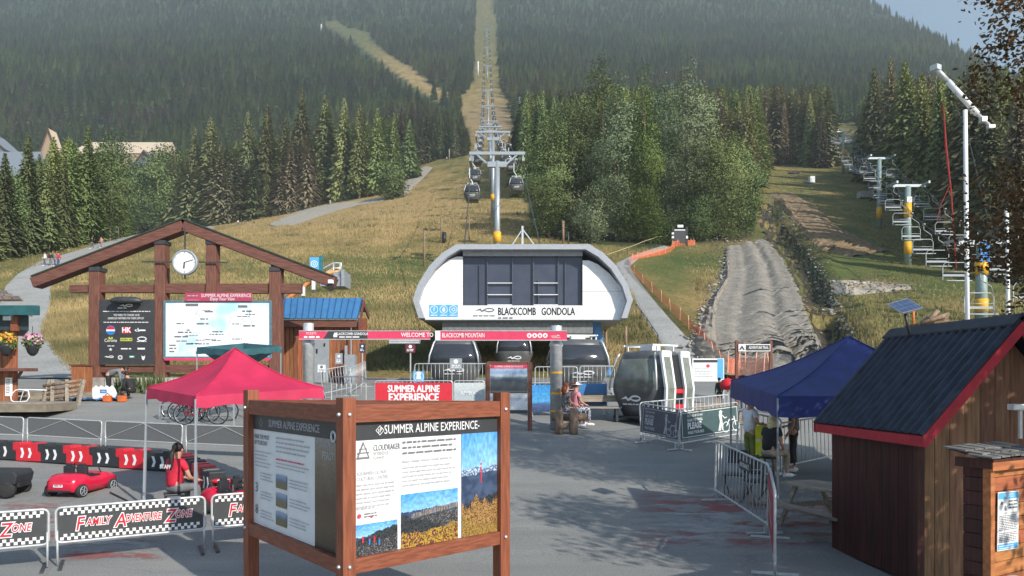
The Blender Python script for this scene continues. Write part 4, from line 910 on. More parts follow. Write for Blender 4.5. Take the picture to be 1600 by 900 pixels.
# ------------------------------------------------------------------ low banner fences of the children's track
mesh_grey = mk('grey_mesh_fabric', (.12, .125, .13), .8, var=.12, scale=40)
faz_bg = mk('dark_banner', (.05, .052, .056), .5, var=.1)
def low_fence(A, B, label, kind, group):
    d = B - A; L_ = d.length; rz = math.atan2(d.y, d.x); sl = math.asin(max(-.3, min(.3, d.z / L_)))
    o = thing('track_fence', label, 'fence', A, rz, group); o.rotation_euler = (0, -sl, rz)
    mb = MB(); r_ = .07; pts = []
    for cx, cz, a0 in ((L_ - r_, .82 - r_, 0), (r_, .82 - r_, 90), (r_, .33 + r_, 180), (L_ - r_, .33 + r_, 270)):
        for k in range(4): a = R(a0 + 30 * k); pts.append((cx + r_ * math.cos(a), 0, cz + r_ * math.sin(a)))
    mb.tube(pts, .018, 8, closed=True)
    for x in (.015, L_ - .015): mb.tube([(x, 0, .02), (x, 0, .5)], .016, 8)
    mb.build('frame', steelw, o, True)
    for x in (.06, L_ - .06): mb = MB(); mb.box((x, 0, .012), (.045, .62, .022)); mb.build('foot', dkmetal, o)
    mb = MB(); mb.box((L_ / 2, 0, .575), (L_ - .05, .008, .45)); bd = mb.build('banner', faz_bg if kind == 'faz' else mesh_grey, o)
    M = face((0, -.006, 0), (1, 0, 0))
    if kind == 'faz':
        mb = MB(); s_ = .043
        for row in range(2):
            for base in (.715, .36):
                for k in range(int((L_ - .1) / s_)):
                    if (k + row) % 2 == 0: mb.rect(.05 + k * s_, base + row * s_, .05 + (k + 1) * s_, base + (row + 1) * s_, .003)
        mb.build('print', white, bd, M=M)
        for fx_, cap, rest, sx_ in ((.12, 'F', 'AMILY', .72), (.375, 'A', 'DVENTURE', .62), (.715, 'Z', 'ONE', .72)):
            for m_, bo, z in ((white, .016, .003), (redpl, .003, .0055)):
                txt(cap, .27, m_, bd, M, fx_ * L_, .565, z, .8, bo, 'LEFT', shear=.2); txt(rest, .15, m_, bd, M, fx_ * L_ + .135, .585, z, sx_, bo * .8, 'LEFT', shear=.2)
    else:
        mb = MB(); mb.bar((.05, -.012, .37), (L_ / 2, -.012, .8), .018, .012); mb.bar((L_ / 2, -.012, .8), (L_ - .05, -.012, .37), .018, .012); mb.build('brace', steelw, o)
    return o
GF = 'banner fences round the track'
d_ = Vector((1.77, .94, 0)).normalized()
p1 = ongr(88, 10.3); p2 = ongr(321, 11.2)
low_fence(p1, p2, 'checkered FAMILY ADVENTURE ZONE banner fence, whole and nearest to the seated woman', 'faz', GF)
q2 = ongr(76, 10.22); low_fence(q2 - d_ * 2.0, q2, 'checkered banner fence cut by the picture edge, showing only RE ZONE', 'faz', GF)
q1 = ongr(331, 11.28); low_fence(q1, q1 + d_ * 1.95, 'checkered banner fence partly hidden behind the cedar kiosk post', 'faz', GF)
GB = 'grey mesh fences behind the track'
fx = [(-88, 20.9), (38, 20.5), (160, 19.9), (286, 19.3), (414, 18.8)]
for i, (a, b_) in enumerate(zip(fx, fx[1:])):
    A = ongr(a[0] + 4, a[1]); B = ongr(b_[0] - 2, b_[1])
    low_fence(A, B, ['grey mesh fence panel cut by the picture edge, below the wooden deck', 'grey mesh fence panel between the deck and the red and dark blocks', 'grey mesh fence panel just left of the tent leg', 'grey mesh fence panel below the parked bicycles'][i], 'mesh', GB)
# ------------------------------------------------------------------ interlocking track blocks
def block(loc, rz, mat, label, L_=.74, h=.46):
    o = thing('track_block', label, 'barrier block', loc, rz, 'red and dark plastic blocks of the track edge')
    pf = [(0, h), (0, .6 * h), (.1, .54 * h), (.1, 0), (L_ + .09, 0), (L_ + .09, .5 * h), (L_ - .005, .56 * h), (L_ - .005, h - .03), (L_ - .12, h), (L_ * .72, h), (L_ * .7, h - .045), (L_ * .3, h - .045), (L_ * .28, h)]
    mb = MB(); mb.prism([(x, -.17, z) for x, z in pf], (0, .34, 0)); mb.build('shell', mat, o, bev=.012)
    for x in (.26, .5):
        mb = MB(); mb.prism([(x, -.176, .08), (x + .07, -.176, .08), (x + .12, -.176, .2), (x + .07, -.176, .33), (x, -.176, .33), (x + .05, -.176, .2)], (0, -.006, 0)); mb.build('chevron', white, o)
    return o
a, b_ = ongr(-45, 19.2), ongr(275, 17.45); n_ = 8; rzb = math.atan2(b_.y - a.y, b_.x - a.x); L_ = (b_ - a).length / n_
nm = ['first at the picture edge', 'second from the picture edge', 'third, behind the toy car', 'fourth, behind the toy car', 'fifth, left of the tent leg', 'sixth, just left of the tent leg', 'seventh, right of the tent leg', 'eighth, behind the woman in red']
for i in range(n_):
    p = a.lerp(b_, i / n_); p.z = G(p.x, p.y); block(p, rzb, blkpl if i % 2 == 1 else redpl, ('dark' if i % 2 == 1 else 'red') + ' plastic track block with white chevrons, ' + nm[i], L_)
a = ongr(285, 17.3); b_ = ongr(342, 15.0)
for i in range(4):
    p = a.lerp(b_, i / 4); p.z = G(p.x, p.y); block(p, math.atan2(b_.y - a.y, b_.x - a.x), redpl if i % 2 == 0 else blkpl, ('red' if i % 2 == 0 else 'dark') + ' track block ' + ['at the corner of the track', 'second past the track corner', 'third past the track corner', 'last and nearest, beside the woman in red'][i], .66)
# ------------------------------------------------------------------ pop-up tents
def tent(name, label, corners, base_z, eave, val, peak, mat, legm, group=None, lean=None, truss=True):
    c0 = Vector((*corners[0], base_z[0])); o = thing(name, label, 'tent', c0); cen = sum((Vector((*c, 0)) for c in corners), Vector()) / 4; n = 8
    zs = [b_ + eave for b_ in base_z]; mb = MB(); W = lambda v: (v[0] - c0.x, v[1] - c0.y, v[2] - c0.z)
    for i in range(4):
        a = Vector((*corners[i], zs[i])); b_ = Vector((*corners[(i + 1) % 4], zs[(i + 1) % 4])); t = Vector((cen.x, cen.y, peak)); vs = []; fs = []
        for r_ in range(n + 1):
            f = r_ / n
            for k in range(n + 1):
                g = k / n; e = a.lerp(b_, g); p = e.lerp(t, f); p.z -= .12 * math.sin(math.pi * f) * (1 - .25 * math.sin(math.pi * g)) + .1 * math.sin(math.pi * f) * math.sin(math.pi * g) * .6; vs.append(W(p))
        fs = [(r_ * (n + 1) + k, r_ * (n + 1) + k + 1, (r_ + 1) * (n + 1) + k + 1, (r_ + 1) * (n + 1) + k) for r_ in range(n) for k in range(n)]
        mb.add(vs, fs)
    cn = mb.build('canopy', mat, o, True)
    mb = MB()
    for i in range(4):
        a = Vector((*corners[i], zs[i])); t = Vector((cen.x, cen.y, peak)); mb.tube([W(a.lerp(t, k / 8) + Vector((0, 0, .008 - .12 * math.sin(math.pi * k / 8)))) for k in range(9)], .014, 5)
    mb.build('seam', mat, cn, True)
    mb = MB()
    for i in range(4):
        a = Vector((*corners[i], zs[i])); b_ = Vector((*corners[(i + 1) % 4], zs[(i + 1) % 4])); vs = []; nn = (b_ - a).normalized().cross(Vector((0, 0, 1)))
        for k in range(13):
            g = k / 12; p = a.lerp(b_, g); wv = .025 * math.sin(k * 2.1 + i); vs += [W(p), W(p + nn * (wv + .02) - Vector((0, 0, val + .02 * math.sin(k * 1.7))))]
        mb.add(vs, [(2 * k, 2 * k + 1, 2 * k + 3, 2 * k + 2) for k in range(12)])
    mb.build('valance', mat, o, True)
    for i, c in enumerate(corners):
        t = Vector((*c, zs[i] - .05)); b_ = Vector((*c, base_z[i])); 
        if lean and i in lean: b_ += Vector(lean[i])
        mb = MB(); mb.bar(W(b_), W(t), .03); mb.bar(W(b_), W(b_.lerp(t, .5)), .042); mb.box(W(b_ + Vector((0, 0, .01))), (.14, .14, .02)); mb.build('leg', legm, o)
    if truss:
        mb = MB()
        for i in range(4):
            a = Vector((*corners[i], zs[i] - .1)); b_ = Vector((*corners[(i + 1) % 4], zs[(i + 1) % 4] - .1)); m_ = (a + b_) / 2; dz = Vector((0, 0, .35))
            mb.bar(W(a), W(m_ - dz), .025); mb.bar(W(a - dz), W(m_), .025); mb.bar(W(m_ - dz), W(b_), .025); mb.bar(W(m_), W(b_ - dz), .025)
        mb.build('truss', legm, o)
    return o
cs = [(-7.22, 14.55), (-5.5, 12.8), (-3.72, 14.5), (-5.44, 16.3)]
tent('pop_up_tent', 'crimson pop-up tent over the children\'s track beside the cedar kiosk', cs, [G(*c) for c in cs], 2.25, .2, 3.24, redtent, greyp, None, {0: (.12, -.35, 0)}, False)
cs = [(5.27, 14.6), (9.6, 14.3), (9.95, 18.7), (5.65, 19.0)]
tent('pop_up_tent', 'navy blue pop-up tent beside the dark wooden hut', cs, [.2, .2, .45, .5], 2.1, .42, 3.6, bluetent, greyp, None, None, False)
cs = [(-10.1, 23.6), (-8.5, 22.5), (-7.6, 24.2), (-9.2, 25.3)]
tent('pop_up_tent', 'dark teal canopy just behind the crimson tent peak', cs, [G(*c) for c in cs], 2.55, .2, 3.0, teal, greyp, truss=False)

# ------------------------------------------------------------------ ride-on toy cars
def toy_car(loc, rz, label, paint):
    o = thing('toy_car', label, 'toy car', loc, rz, 'ride-on toy cars'); S = 1
    sec = [(0, .22, .2, .3, .34), (.03, .3, .13, .33, .41), (.14, .345, .11, .37, .455), (.3, .36, .11, .4, .475), (.4, .36, .1, .4, .46), (.44, .36, .1, .4, .40), (.8, .35, .1, .385, .39), (.86, .35, .1, .385, .44), (.95, .355, .11, .38, .445), (1.15, .35, .12, .35, .41), (1.3, .31, .13, .31, .35), (1.38, .22, .17, .26, .29)]
    mb = MB(); vs = []; k_ = 10
    for y, w_, zl, zs_, zt in sec: vs += [(-w_ * .92, y, zl), (-w_, y, (zl + zs_) / 2), (-w_ * .97, y, zs_), (-w_ * .8, y, zt - .01), (-w_ * .4, y, zt + .008), (w_ * .4, y, zt + .008), (w_ * .8, y, zt - .01), (w_ * .97, y, zs_), (w_, y, (zl + zs_) / 2), (w_ * .92, y, zl)]
    fs = [(i * k_ + k, i * k_ + (k + 1) % k_, (i + 1) * k_ + (k + 1) % k_, (i + 1) * k_ + k) for i in range(len(sec) - 1) for k in range(k_)] + [tuple(range(k_)), tuple((len(sec) - 1) * k_ + k for k in range(k_))]
    mb.add(vs, fs); bd = mb.build('body', paint, o, True, bev=0)
    for p in bd.data.polygons: p.use_smooth = True
    mb = MB(); mb.box((0, .62, .405), (.56, .4, .035)); mb.build('cockpit', blkpl, o)
    for x in (-.15, .15):
        mb = MB(); mb.box((x, .47, .5), (.22, .08, .22)); mb.box((x, .47, .63), (.13, .06, .07)); mb.box((x, .57, .43), (.22, .2, .05)); mb.build('seat', blkpl, o, bev=.02)
    mb = MB(); c_ = Vector((-.15, .73, .57)); mb.tube([c_ + Vector((.09 * math.cos(t / 14 * 6.28), -.05 * math.sin(t / 14 * 6.28), .08 * math.sin(t / 14 * 6.28))) for t in range(14)], .012, 6, closed=True); mb.tube([c_, c_ + Vector((0, .1, -.1))], .012, 6); mb.build('steering_wheel', black, o, True)
    mb = MB(); mb.bar((-.27, .86, .44), (-.24, .82, .56), .02); mb.bar((.27, .86, .44), (.24, .82, .56), .02); mb.bar((-.24, .82, .56), (.24, .82, .56), .02); mb.build('windscreen_frame', black, o)
    for x in (-1, 1):
        for y in (.2, 1.1):
            M = Matrix.Translation((x * .335, y, .14)) @ Matrix.Rotation(R(90), 4, 'Y')
            mb = MB(); mb.lathe([(.1, -.055), (.135, -.05), (.14, 0), (.135, .05), (.1, .055)], 20, M=M); wh = mb.build('wheel', tyre, o, True)
            mb = MB()
            for k in range(5): a = k * 1.2566; mb.bar((x * .394, y, .14), (x * .394, y + .09 * math.cos(a), .14 + .09 * math.sin(a)), .022, .01)
            mb.tube([(x * .392, y + .093 * math.cos(k / 16 * 6.28), .14 + .093 * math.sin(k / 16 * 6.28)) for k in range(16)], .009, 5, closed=True); mb.build('rim', greyp, wh)
    mb = MB(); mb.box((0, .012, .36), (.5, .02, .014)); mb.build('tail_light', redpl, o)
    mb = MB(); mb.box((.24, .03, .27), (.04, .012, .05)); mb.build('reflector', white, o)
    mb = MB(); mb.box((-.02, -.004, .255), (.2, .01, .05)); pl = mb.build('number_plate', white, o)
    mb = MB(); mb.words(-.1, .06, .275, .05, 1, .025, .007, 0, 0, 3); mb.build('print', ink, pl, M=face((0, -.002, 0), (1, 0, 0)))
    mb = MB(); mb.box((0, .04, .16), (.5, .05, .07)); mb.build('bumper', blkpl, o, bev=.015)
    return o
c1 = ongr(92, 14.75); toy_car(c1, R(-8), 'glossy red open-top toy car with black seats parked on the track', carred)
c2 = ongr(332, 13.9); toy_car(c2 , R(-118), 'red toy car half hidden behind the banner fence beside the woman', carred)
p = ongr(-14, 15.0); o = thing('toy_truck', 'black toy truck cut off by the picture edge', 'toy car', p, R(8), 'ride-on toy cars')
mb = MB(); mb.prism([(-.5, -.35, .3), (.62, -.35, .26), (.66, -.35, .44), (.6, -.35, .53), (-.5, -.35, .56)], (0, .7, 0)); mb.build('body', blkpl, o, bev=.03)
for x in (-.3, .45):
    for y in (-.3, .3):
        M = Matrix.Translation((x, y, .16)) @ Matrix.Rotation(R(90), 4, 'X'); mb = MB(); mb.lathe([(.12, -.06), (.16, -.05), (.16, .05), (.12, .06)], 16, M=M); mb.build('wheel', tyre, o, True)
mb = MB(); mb.box((.5, 0, .24), (.3, .5, .1)); mb.build('bumper', black, o, bev=.02)
mb = MB(); mb.tube([ongr(172, 15.2, .03), ongr(196, 14.6, .02), ongr(222, 13.9, .02)], .014, 6); tag(mb.build('cable', rubber), 'thin black cable lying on the asphalt by the toy car', 'cable')

# the woman in red by the track
p = ongr(272, 13.55)
person('woman in a red STAFF shirt with a long black ponytail sitting by the track', p, R(-22), joints('sit', .42, .1, dict(wrl=(-.12, .42, .62), wrr=(.16, .4, .6), elr=(.26, .12, .68), ell=(-.22, .14, .7))), c_red, c_grey, h_blk, black, pony=True)
w_ = bpy.context.scene.objects['person'] if 'person' in bpy.context.scene.objects else None
txt('STAFF', .1, white, w_, face((0, -.2, .9), (1, 0, 0)), 0, 0, 0, 1, .003)
st = thing('stool', 'low grey stool under the woman in red', 'stool', p, R(-62)); mb = MB(); mb.box((0, 0, .38), (.34, .34, .04)); mb.build('seat', blkpl, st, bev=.01)
for x in (-.14, .14):
    for y in (-.14, .14): mb = MB(); mb.bar((x, y, 0), (x, y, .36), .03); mb.build('leg', blkpl, st)
b0 = ongr(349, 14.4); bk = thing('bucket', 'red plastic tub with white papers beside the seated woman', 'bucket', b0); mb = MB(); mb.lathe([(.17, 0), (.21, .42), (.225, .42), (.225, .46), (.2, .46), (.19, .4)], 18); mb.build('shell', redpl, bk, True)
mb = MB(); mb.box((0, 0, .45), (.22, .16, .02), .3); mb.build('papers', white, bk)
# ------------------------------------------------------------------ dark hut with a corrugated roof
HO = Vector((5.12, 9.25, 0)); hrz = math.atan2(.07, .985)      # local y runs along the ridge, away from the camera
HU = thing('wooden_hut', 'dark brown wooden hut with a corrugated metal roof and red fascia', 'hut', HO, hrz)
Wd, Ln, EZ, RZ = 2.2, 2.15, 2.1, 3.28
bi = 0
for k in range(11):                                               # gable end, facing the plaza
    x0 = k * .2 + .004; x1 = x0 + .192; za = EZ + (RZ - EZ) * (1 - abs(x0 - Wd / 2) / (Wd / 2)) - .06; zb = EZ + (RZ - EZ) * (1 - abs(x1 - Wd / 2) / (Wd / 2)) - .06
    mb = MB(); mb.prism([(x0, 0, .05), (x1, 0, .05), (x1, 0, zb), (x0, 0, za)] , (0, .03, 0)); mb.build('plank', tanboard, HU)
darkb = mk('dark_brown_boards', (.04, .014, .011), .7, scale=5, bump=.3, stretch=(5, 5, .4), col2=(.075, .024, .018), rnd=.25)  # deeper brown than the gable and cabinet-front planks
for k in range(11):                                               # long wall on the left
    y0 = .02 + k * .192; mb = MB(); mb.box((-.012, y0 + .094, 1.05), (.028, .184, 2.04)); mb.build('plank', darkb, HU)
mb = MB(); mb.box((Wd / 2 + .01, Ln / 2 + .02, 1.0), (Wd - .03, Ln - .06, 2.0)); mb.prism([(.02, .035, 2.0), (Wd - .02, .035, 2.0), (Wd / 2, .035, RZ - .08)], (0, Ln - .05, 0)); mb.build('wall', mk('hut_core', (.02, .012, .01), .9), HU)
for s_ in (-1, 1):                                                # two roof slopes
    mb = MB(); ex, ez = Wd / 2 + s_ * (Wd / 2 + .16), EZ - .17; rx, rz_ = Wd / 2, RZ + .06; n_ = 96; y0, y1 = -.32, Ln + .28; vs = []
    nx = Vector((s_ * (rz_ - ez), 0, abs(ex - rx))).normalized()
    for k in range(n_ + 1):
        y = y0 + (y1 - y0) * k / n_; o_ = nx * (.03 + (.032 if k % 6 in (1, 2) else 0)); vs += [Vector((rx, y, rz_)) + o_, Vector((ex, y, ez)) + o_, Vector((ex, y, ez)), Vector((rx, y, rz_))]
    fs = []
    for k in range(n_): a = 4 * k; fs += [(a, a + 1, a + 5, a + 4), (a + 1, a + 2, a + 6, a + 5), (a + 2, a + 3, a + 7, a + 6)]
    fs += [(0, 1, 2, 3), (4 * n_, 4 * n_ + 1, 4 * n_ + 2, 4 * n_ + 3)]
    mb.add(vs, fs); mb.build('roof', slate, HU)
mb = MB()
for s_ in (-1, 1): mb.prism([(Wd / 2, -.34, RZ + .12), (Wd / 2 + s_ * .13, -.34, RZ - .01), (Wd / 2 + s_ * .13, -.34, RZ + .015), (Wd / 2, -.34, RZ + .15)], (0, Ln + .64, 0))
mb.build('ridge_cap', slate, HU)
redtrim = mk('red_trim_paint', (.42, .018, .035), .5, var=.15, scale=6)
for y in (-.33, Ln + .27):
    for s_ in (-1, 1):
        mb = MB(); ex, ez = Wd / 2 + s_ * (Wd / 2 + .16), EZ - .17; rx, rz_ = Wd / 2, RZ + .05
        mb.prism([(rx, y, rz_), (ex, y, ez), (ex, y, ez - .13), (ex - s_ * .03, y, ez - .15), (rx, y, rz_ - .17)], (0, .03, 0)); mb.build('fascia', redtrim, HU)
for s_ in (-1, 1):
    mb = MB(); ex, ez = Wd / 2 + s_ * (Wd / 2 + .145), EZ - .17; mb.box((ex, Ln / 2 - .03, ez - .07), (.03, Ln + .54, .13)); mb.build('eave_board', redtrim, HU)
    mb = MB(); mb.prism([(Wd / 2 + s_ * Wd / 2, -.29, EZ - .03), (ex - s_ * .02, -.29, ez - .02), (ex - s_ * .02, -.29, ez - .04), (Wd / 2 + s_ * Wd / 2, -.29, EZ - .05)], (0, Ln + .53, 0)); mb.build('soffit', redtrim, HU)
for x in (-.02, Wd + .02): mb = MB(); mb.box((x, -.02, 1.0), (.09, .09, 1.98)); mb.build('corner_post', darkb, HU)
# solar panel on its mast
sp_ = P(1415, 512, 11.0); o = thing('solar_panel', 'small solar panel tilted on a mast at the hut ridge', 'solar panel', sp_)
mb = MB(); mb.tube([(.06, 0, -.1), (-.02, 0, .26)], .022, 8); mb.build('mast', dkmetal, o, True)
M = Matrix.Translation((-.01, 0, .32)) @ Matrix.Rotation(R(18), 4, 'Z') @ Matrix.Rotation(R(-14), 4, 'Y') @ Matrix.Rotation(R(34), 4, 'X')
mb = MB(); mb.box((0, 0, 0), (.4, .3, .022), M=M); f_ = mb.build('frame', steel, o)
mb = MB(); 
for i in range(4):
    for j in range(3): mb.box((-.144 + .096 * i, -.092 + .092 * j, .0125), (.09, .086, .003), M=M)
mb.build('cells', glassy('solar_cells', (.06, .1, .2), .12), o)
mb = MB(); mb.bar((-.02, 0, .24), (-.01, 0, .31), .05); mb.build('bracket', dkmetal, o)
p = P(1590, 636, 8.2); o = thing('spotlight', 'grey spotlight hanging beside the hut gable', 'spotlight', p); mb = MB(); mb.box((0, 0, .0), (.16, .12, .07)); mb.build('housing', steelw, o, bev=.01); mb = MB(); mb.bar((.03, 0, -.35), (.03, 0, 0), .03); mb.build('stem', steelw, o)

# ------------------------------------------------------------------ notice cabinet
NO = Vector((4.5, 6.95, 0)); nrz = R(30)
NC = thing('notice_cabinet', 'small cedar cabinet with a shingled top and a blue notice on its front', 'cabinet', NO, nrz)
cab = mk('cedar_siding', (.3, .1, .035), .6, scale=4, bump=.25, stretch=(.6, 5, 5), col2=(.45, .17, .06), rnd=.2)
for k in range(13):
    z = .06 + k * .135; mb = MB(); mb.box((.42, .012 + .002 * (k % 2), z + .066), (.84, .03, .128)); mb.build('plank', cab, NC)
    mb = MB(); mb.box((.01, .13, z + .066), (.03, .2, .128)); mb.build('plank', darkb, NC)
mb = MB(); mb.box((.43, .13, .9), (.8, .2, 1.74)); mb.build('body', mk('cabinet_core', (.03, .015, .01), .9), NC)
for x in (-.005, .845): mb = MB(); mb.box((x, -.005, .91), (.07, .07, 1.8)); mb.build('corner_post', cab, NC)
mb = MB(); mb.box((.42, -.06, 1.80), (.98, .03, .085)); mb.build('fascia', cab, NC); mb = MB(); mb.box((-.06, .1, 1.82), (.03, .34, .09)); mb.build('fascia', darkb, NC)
shing = mk('grey_shingles', (.1, .095, .09), .85, scale=12, bump=.5, col2=(.19, .18, .17), rnd=.3)
mb = MB(); mb.prism([(-.09, -.09, 1.845), (.93, -.09, 1.845), (.93, .32, 1.93), (-.09, .32, 1.93)], (0, 0, .02)); mb.build('roof_deck', darkb, NC)
for r_ in range(3):
    for k in range(6):
        x0 = -.12 + k * .17 + (.06 if r_ % 2 else 0) - .04; y0 = -.115 + r_ * .12; z = 1.868 + .21 * (r_ * .12) + .004 * (k % 3)
        mb = MB(); mb.prism([(x0, y0, z + .012), (x0 + .15, y0, z + .012), (x0 + .15, y0 + .22, z + .03), (x0, y0 + .22, z + .03)], (0, 0, .014)); mb.build('shingle', shing, NC)
mb = MB(); M = face((.105, -.022, .98), (1, 0, 0)) @ Matrix.Rotation(R(-1.5), 4, 'Z'); mb.box((.19, .28, .0), (.38, .56, .006)); sh = mb.build('notice_sheet', white, NC, M=M)
mb = MB(); mb.rect(.008, .49, .372, .552, .004, 0); mb.rect(.008, .008, .372, .062, .004, 0); mb.words(.03, .34, .048, .022, 2, .008, .005, 1, .2, 2)
mb.rect(.015, .355, .018, .484, .004, 2); mb.rect(.175, .355, .178, .484, .004, 2); mb.rect(.015, .352, .365, .356, .004, 2); mb.poly([(.04, .44, .004), (.09, .44, .004), (.1, .465, .004), (.05, .475, .004)], 2); mb.ring(.135, .405, .024, .006, .004, 2, 10); mb.poly([(.11, .38, .004), (.135, .43, .004), (.16, .38, .004)], 2)
mb.words(.19, .36, .475, .032, 3, .016, .004, 3, .1, 5); mb.words(.025, .36, .335, .0165, 9, .009, .004, 2, .1, 6); mb.words(.025, .36, .17, .0165, 6, .009, .004, 2, .15, 7)
mb.build('print', [skyb, white, ink, ink], sh); txt('NOTICE', .052, white, sh, I4, .19, .52, .006, .85)
p = ongr(1612, 6.0); o = thing('side_box', 'grey metal box at the picture edge right of the notice cabinet', 'box', p + Vector((.0, 0, 0)), .4); mb = MB(); mb.box((.2, .2, .42), (.35, .35, .84)); mb.build('body', greyp, o, bev=.02); mb = MB(); mb.box((.2, .2, .86), (.4, .4, .04)); mb.build('lid', steelw, o)

# ------------------------------------------------------------------ crowd barriers
def barrier(A, B, label, group, h=1.1, nb=None, banner=None, low=.2, feet=True):
    A, B = Vector(A), Vector(B); d = B - A; L_ = d.length; o = thing('crowd_barrier', label, 'barrier', A, 0, group)
    rz = math.atan2(d.y, d.x); o.rotation_euler = (0, -math.asin(max(-.4, min(.4, d.z / L_))), rz)
    mb = MB(); r_ = .1; pts = []
    for cx, cz, a0 in ((L_ - r_, h - r_, 0), (r_, h - r_, 90), (r_, low + .02, 180), (L_ - r_, low + .02, 270)):
        for k in range(4): a = R(a0 + 30 * k); rr = r_ if cz > .5 else .02; pts.append((cx + rr * math.cos(a) + (0 if rr == r_ else (r_ - rr) * (1 if cx > L_ / 2 else -1)), 0, cz + rr * math.sin(a)))
    mb.tube(pts, .02, 8, closed=True)
    for x in (.0, L_): mb.tube([(x, 0, .02), (x, 0, low + .1)], .018, 8)
    mb.build('frame', steelw, o, True)
    nb = nb or int(L_ / .16)
    for k in range(1, nb): x = L_ * k / nb; mb = MB(); mb.tube([(x, 0, low), (x, 0, h - .01)], .009, 5); mb.build('bar', steelw, o, True)
    if feet:
        for x in (.1, L_ - .1): mb = MB(); mb.bar((x, -.3, .02), (x, .3, .02), .05, .03); mb.bar((x, 0, .03), (x, 0, low), .03); mb.build('foot', steelw, o)
    if banner:
        m_, z0, z1 = banner; mb = MB(); mb.box((L_ / 2, -.028, (z0 + z1) / 2), (L_ - .03, .006, z1 - z0)); return o, mb.build('banner', m_, o), L_
    return o, None, L_
BG = 'barriers round the navy tent'
a, b_, c_ = ongr(1117, 14.7), ongr(1199, 12.1), ongr(1211, 9.75)
o, _, L_ = barrier(a, b_, 'crowd barrier in shade with a small dark ENTRANCE plate', BG, 1.18)
mb = MB(); mb.box((L_ * .62, -.03, .98), (.5, .012, .15)); pl = mb.build('plate', charcoal, o); txt('ENTRANCE', .11, white, pl, face((0, -.04, 0), (1, 0, 0)), L_ * .62, .98, 0, .75)
redban = mk('red_banner', (.36, .03, .04), .5, var=.2, scale=3)
o, bn, L_ = barrier(b_ + Vector((.02, -.06, 0)), c_, 'crowd barrier with a red banner seen almost edge on', BG, 1.13, banner=(redban, .3, 1.06))
mb = MB(); mb.words(.3, L_ - .3, .85, .2, 2, .09, .002, 0, .3, 3); mb.build('print', inklt, bn, M=face((0, -.034, 0), (1, 0, 0)))
barrier(ongr(1150, 18.6), ongr(1216, 17.0), 'crowd barrier behind the staff vest under the navy tent', BG, 1.3)
barrier(ongr(1221, 17.0), ongr(1318, 18.6), 'crowd barrier right of the bending visitors, beside the hut eave', BG, 1.2)
signgreen = mk('dark_green_banner', (.055, .1, .105), .5, var=.08); signgrey = mk('dark_grey_banner', (.1, .095, .115), .5, var=.08)
def bike_sign(A, B, label, m_, inkm):
    o, bn, L_ = barrier(A, B, label, 'PLEASE walk your bike barriers', 1.12, 7, (m_, .3, 1.04)); M = face((0, -.033, 0), (1, 0, 0)); k = L_ / 2.2
    mb = MB(); t = .018
    for x0, y0, x1, y1 in ((.08, .33, L_ - .08, .33 + t), (.08, 1.01 - t, L_ - .08, 1.01), (.08, .33, .08 + t, 1.01), (L_ - .08 - t, .33, L_ - .08, 1.01)): mb.rect(x0, y0, x1, y1, .002)
    X = L_ * .66; s_ = .62 * k                                          # walker pushing a bicycle
    def pp(l): mb.poly([(X + x * s_, .36 + y * .6, .003) for x, y in l])
    mb.disc(X + .06 * s_, .9, .045 * k + .01, .003); pp([(-.06, .94), (.2, .92), (.2, .9), (-.06, .92)]); pp([(-.06, .82), (.12, .84), (.14, .5), (.0, .46)]); pp([(0, .48), (.12, .48), (.02, .04), (-.12, .04)]); pp([(.04, .48), (.14, .5), (.2, .05), (.1, .04)]); pp([(.08, .8), (.14, .78), (.34, .6), (.3, .56)])
    for dx in (.36, .98): mb.ring(X + dx * s_, .46, .12 * k + .02, .022, .003, n=20)
    pp([(.36, .2), (.42, .2), (.62, .52), (.56, .52)]); pp([(.5, .5), (.9, .52), (.9, .47), (.5, .45)]); pp([(.84, .64), (.9, .64), (1.0, .2), (.94, .2)]); pp([(.3, .62), (.42, .66), (.44, .62), (.3, .58)])
    mb.build('print', inkm, bn, M=M)
    x = L_ * .12
    for s__, sz, y, bo, sx_ in (('let\'s slow down', .14, .92, 0, .62), ('SHARE THE STROLL', .1, .79, .003, .62), ('PLEASE', .24, .63, .012, .66), ('WALK YOUR BIKE', .115, .45, .003, .62)): txt(s__, sz, inkm, bn, M, x, y, .003, sx_ * k, bo, 'LEFT', shear=.2 if sz == .14 else 0)
cN = ongr(1061, 20.0)
bike_sign(ongr(1000, 21.2), cN + Vector((-.03, 0, 0)), 'grey PLEASE WALK YOUR BIKE banner barrier in shade, nearest the gondola cabin', signgrey, inklt)
bike_sign(cN + Vector((.03, 0, 0)), ongr(1155, 21.4), 'dark green PLEASE WALK YOUR BIKE banner barrier facing the plaza', signgreen, white)
barrier(ongr(1002, 21.3) , ongr(1140, 23.0), 'bare crowd barrier behind the two bike banners', BG, 1.12)
# ------------------------------------------------------------------ people and seats under the navy tent
p = ongr(1172, 17.2); person('staff member in a dark vest and white sleeves standing behind the barrier with folded arms', p, R(-70), joints('stand', arms=dict(wrl=(-.05, .32, 1.12), elr=(.24, .0, 1.15), wrr=(.08, .34, 1.1), ell=(-.24, .02, 1.15))), c_white, c_olive, h_blk, black, h=1.03)
p = ongr(1201, 15.2); person('white-haired visitor in a dark top and beige trousers on a stool under the tent', p + Vector((0, 0, .0)), R(-55), joints('sit', .78, .25), c_blk, c_beige, h_fair, white, long_hair=True)
o = thing('bar_stool', 'tall stool under the white-haired visitor', 'stool', p); mb = MB(); mb.lathe([(.17, .73), (.18, .75), (.18, .77)], 16); mb.build('seat', blkpl, o)
for k in range(4): a = k * 1.57 + .4; mb = MB(); mb.bar((.2 * math.cos(a), .2 * math.sin(a), 0), (.1 * math.cos(a), .1 * math.sin(a), .74), .025); mb.build('leg', dkmetal, o)
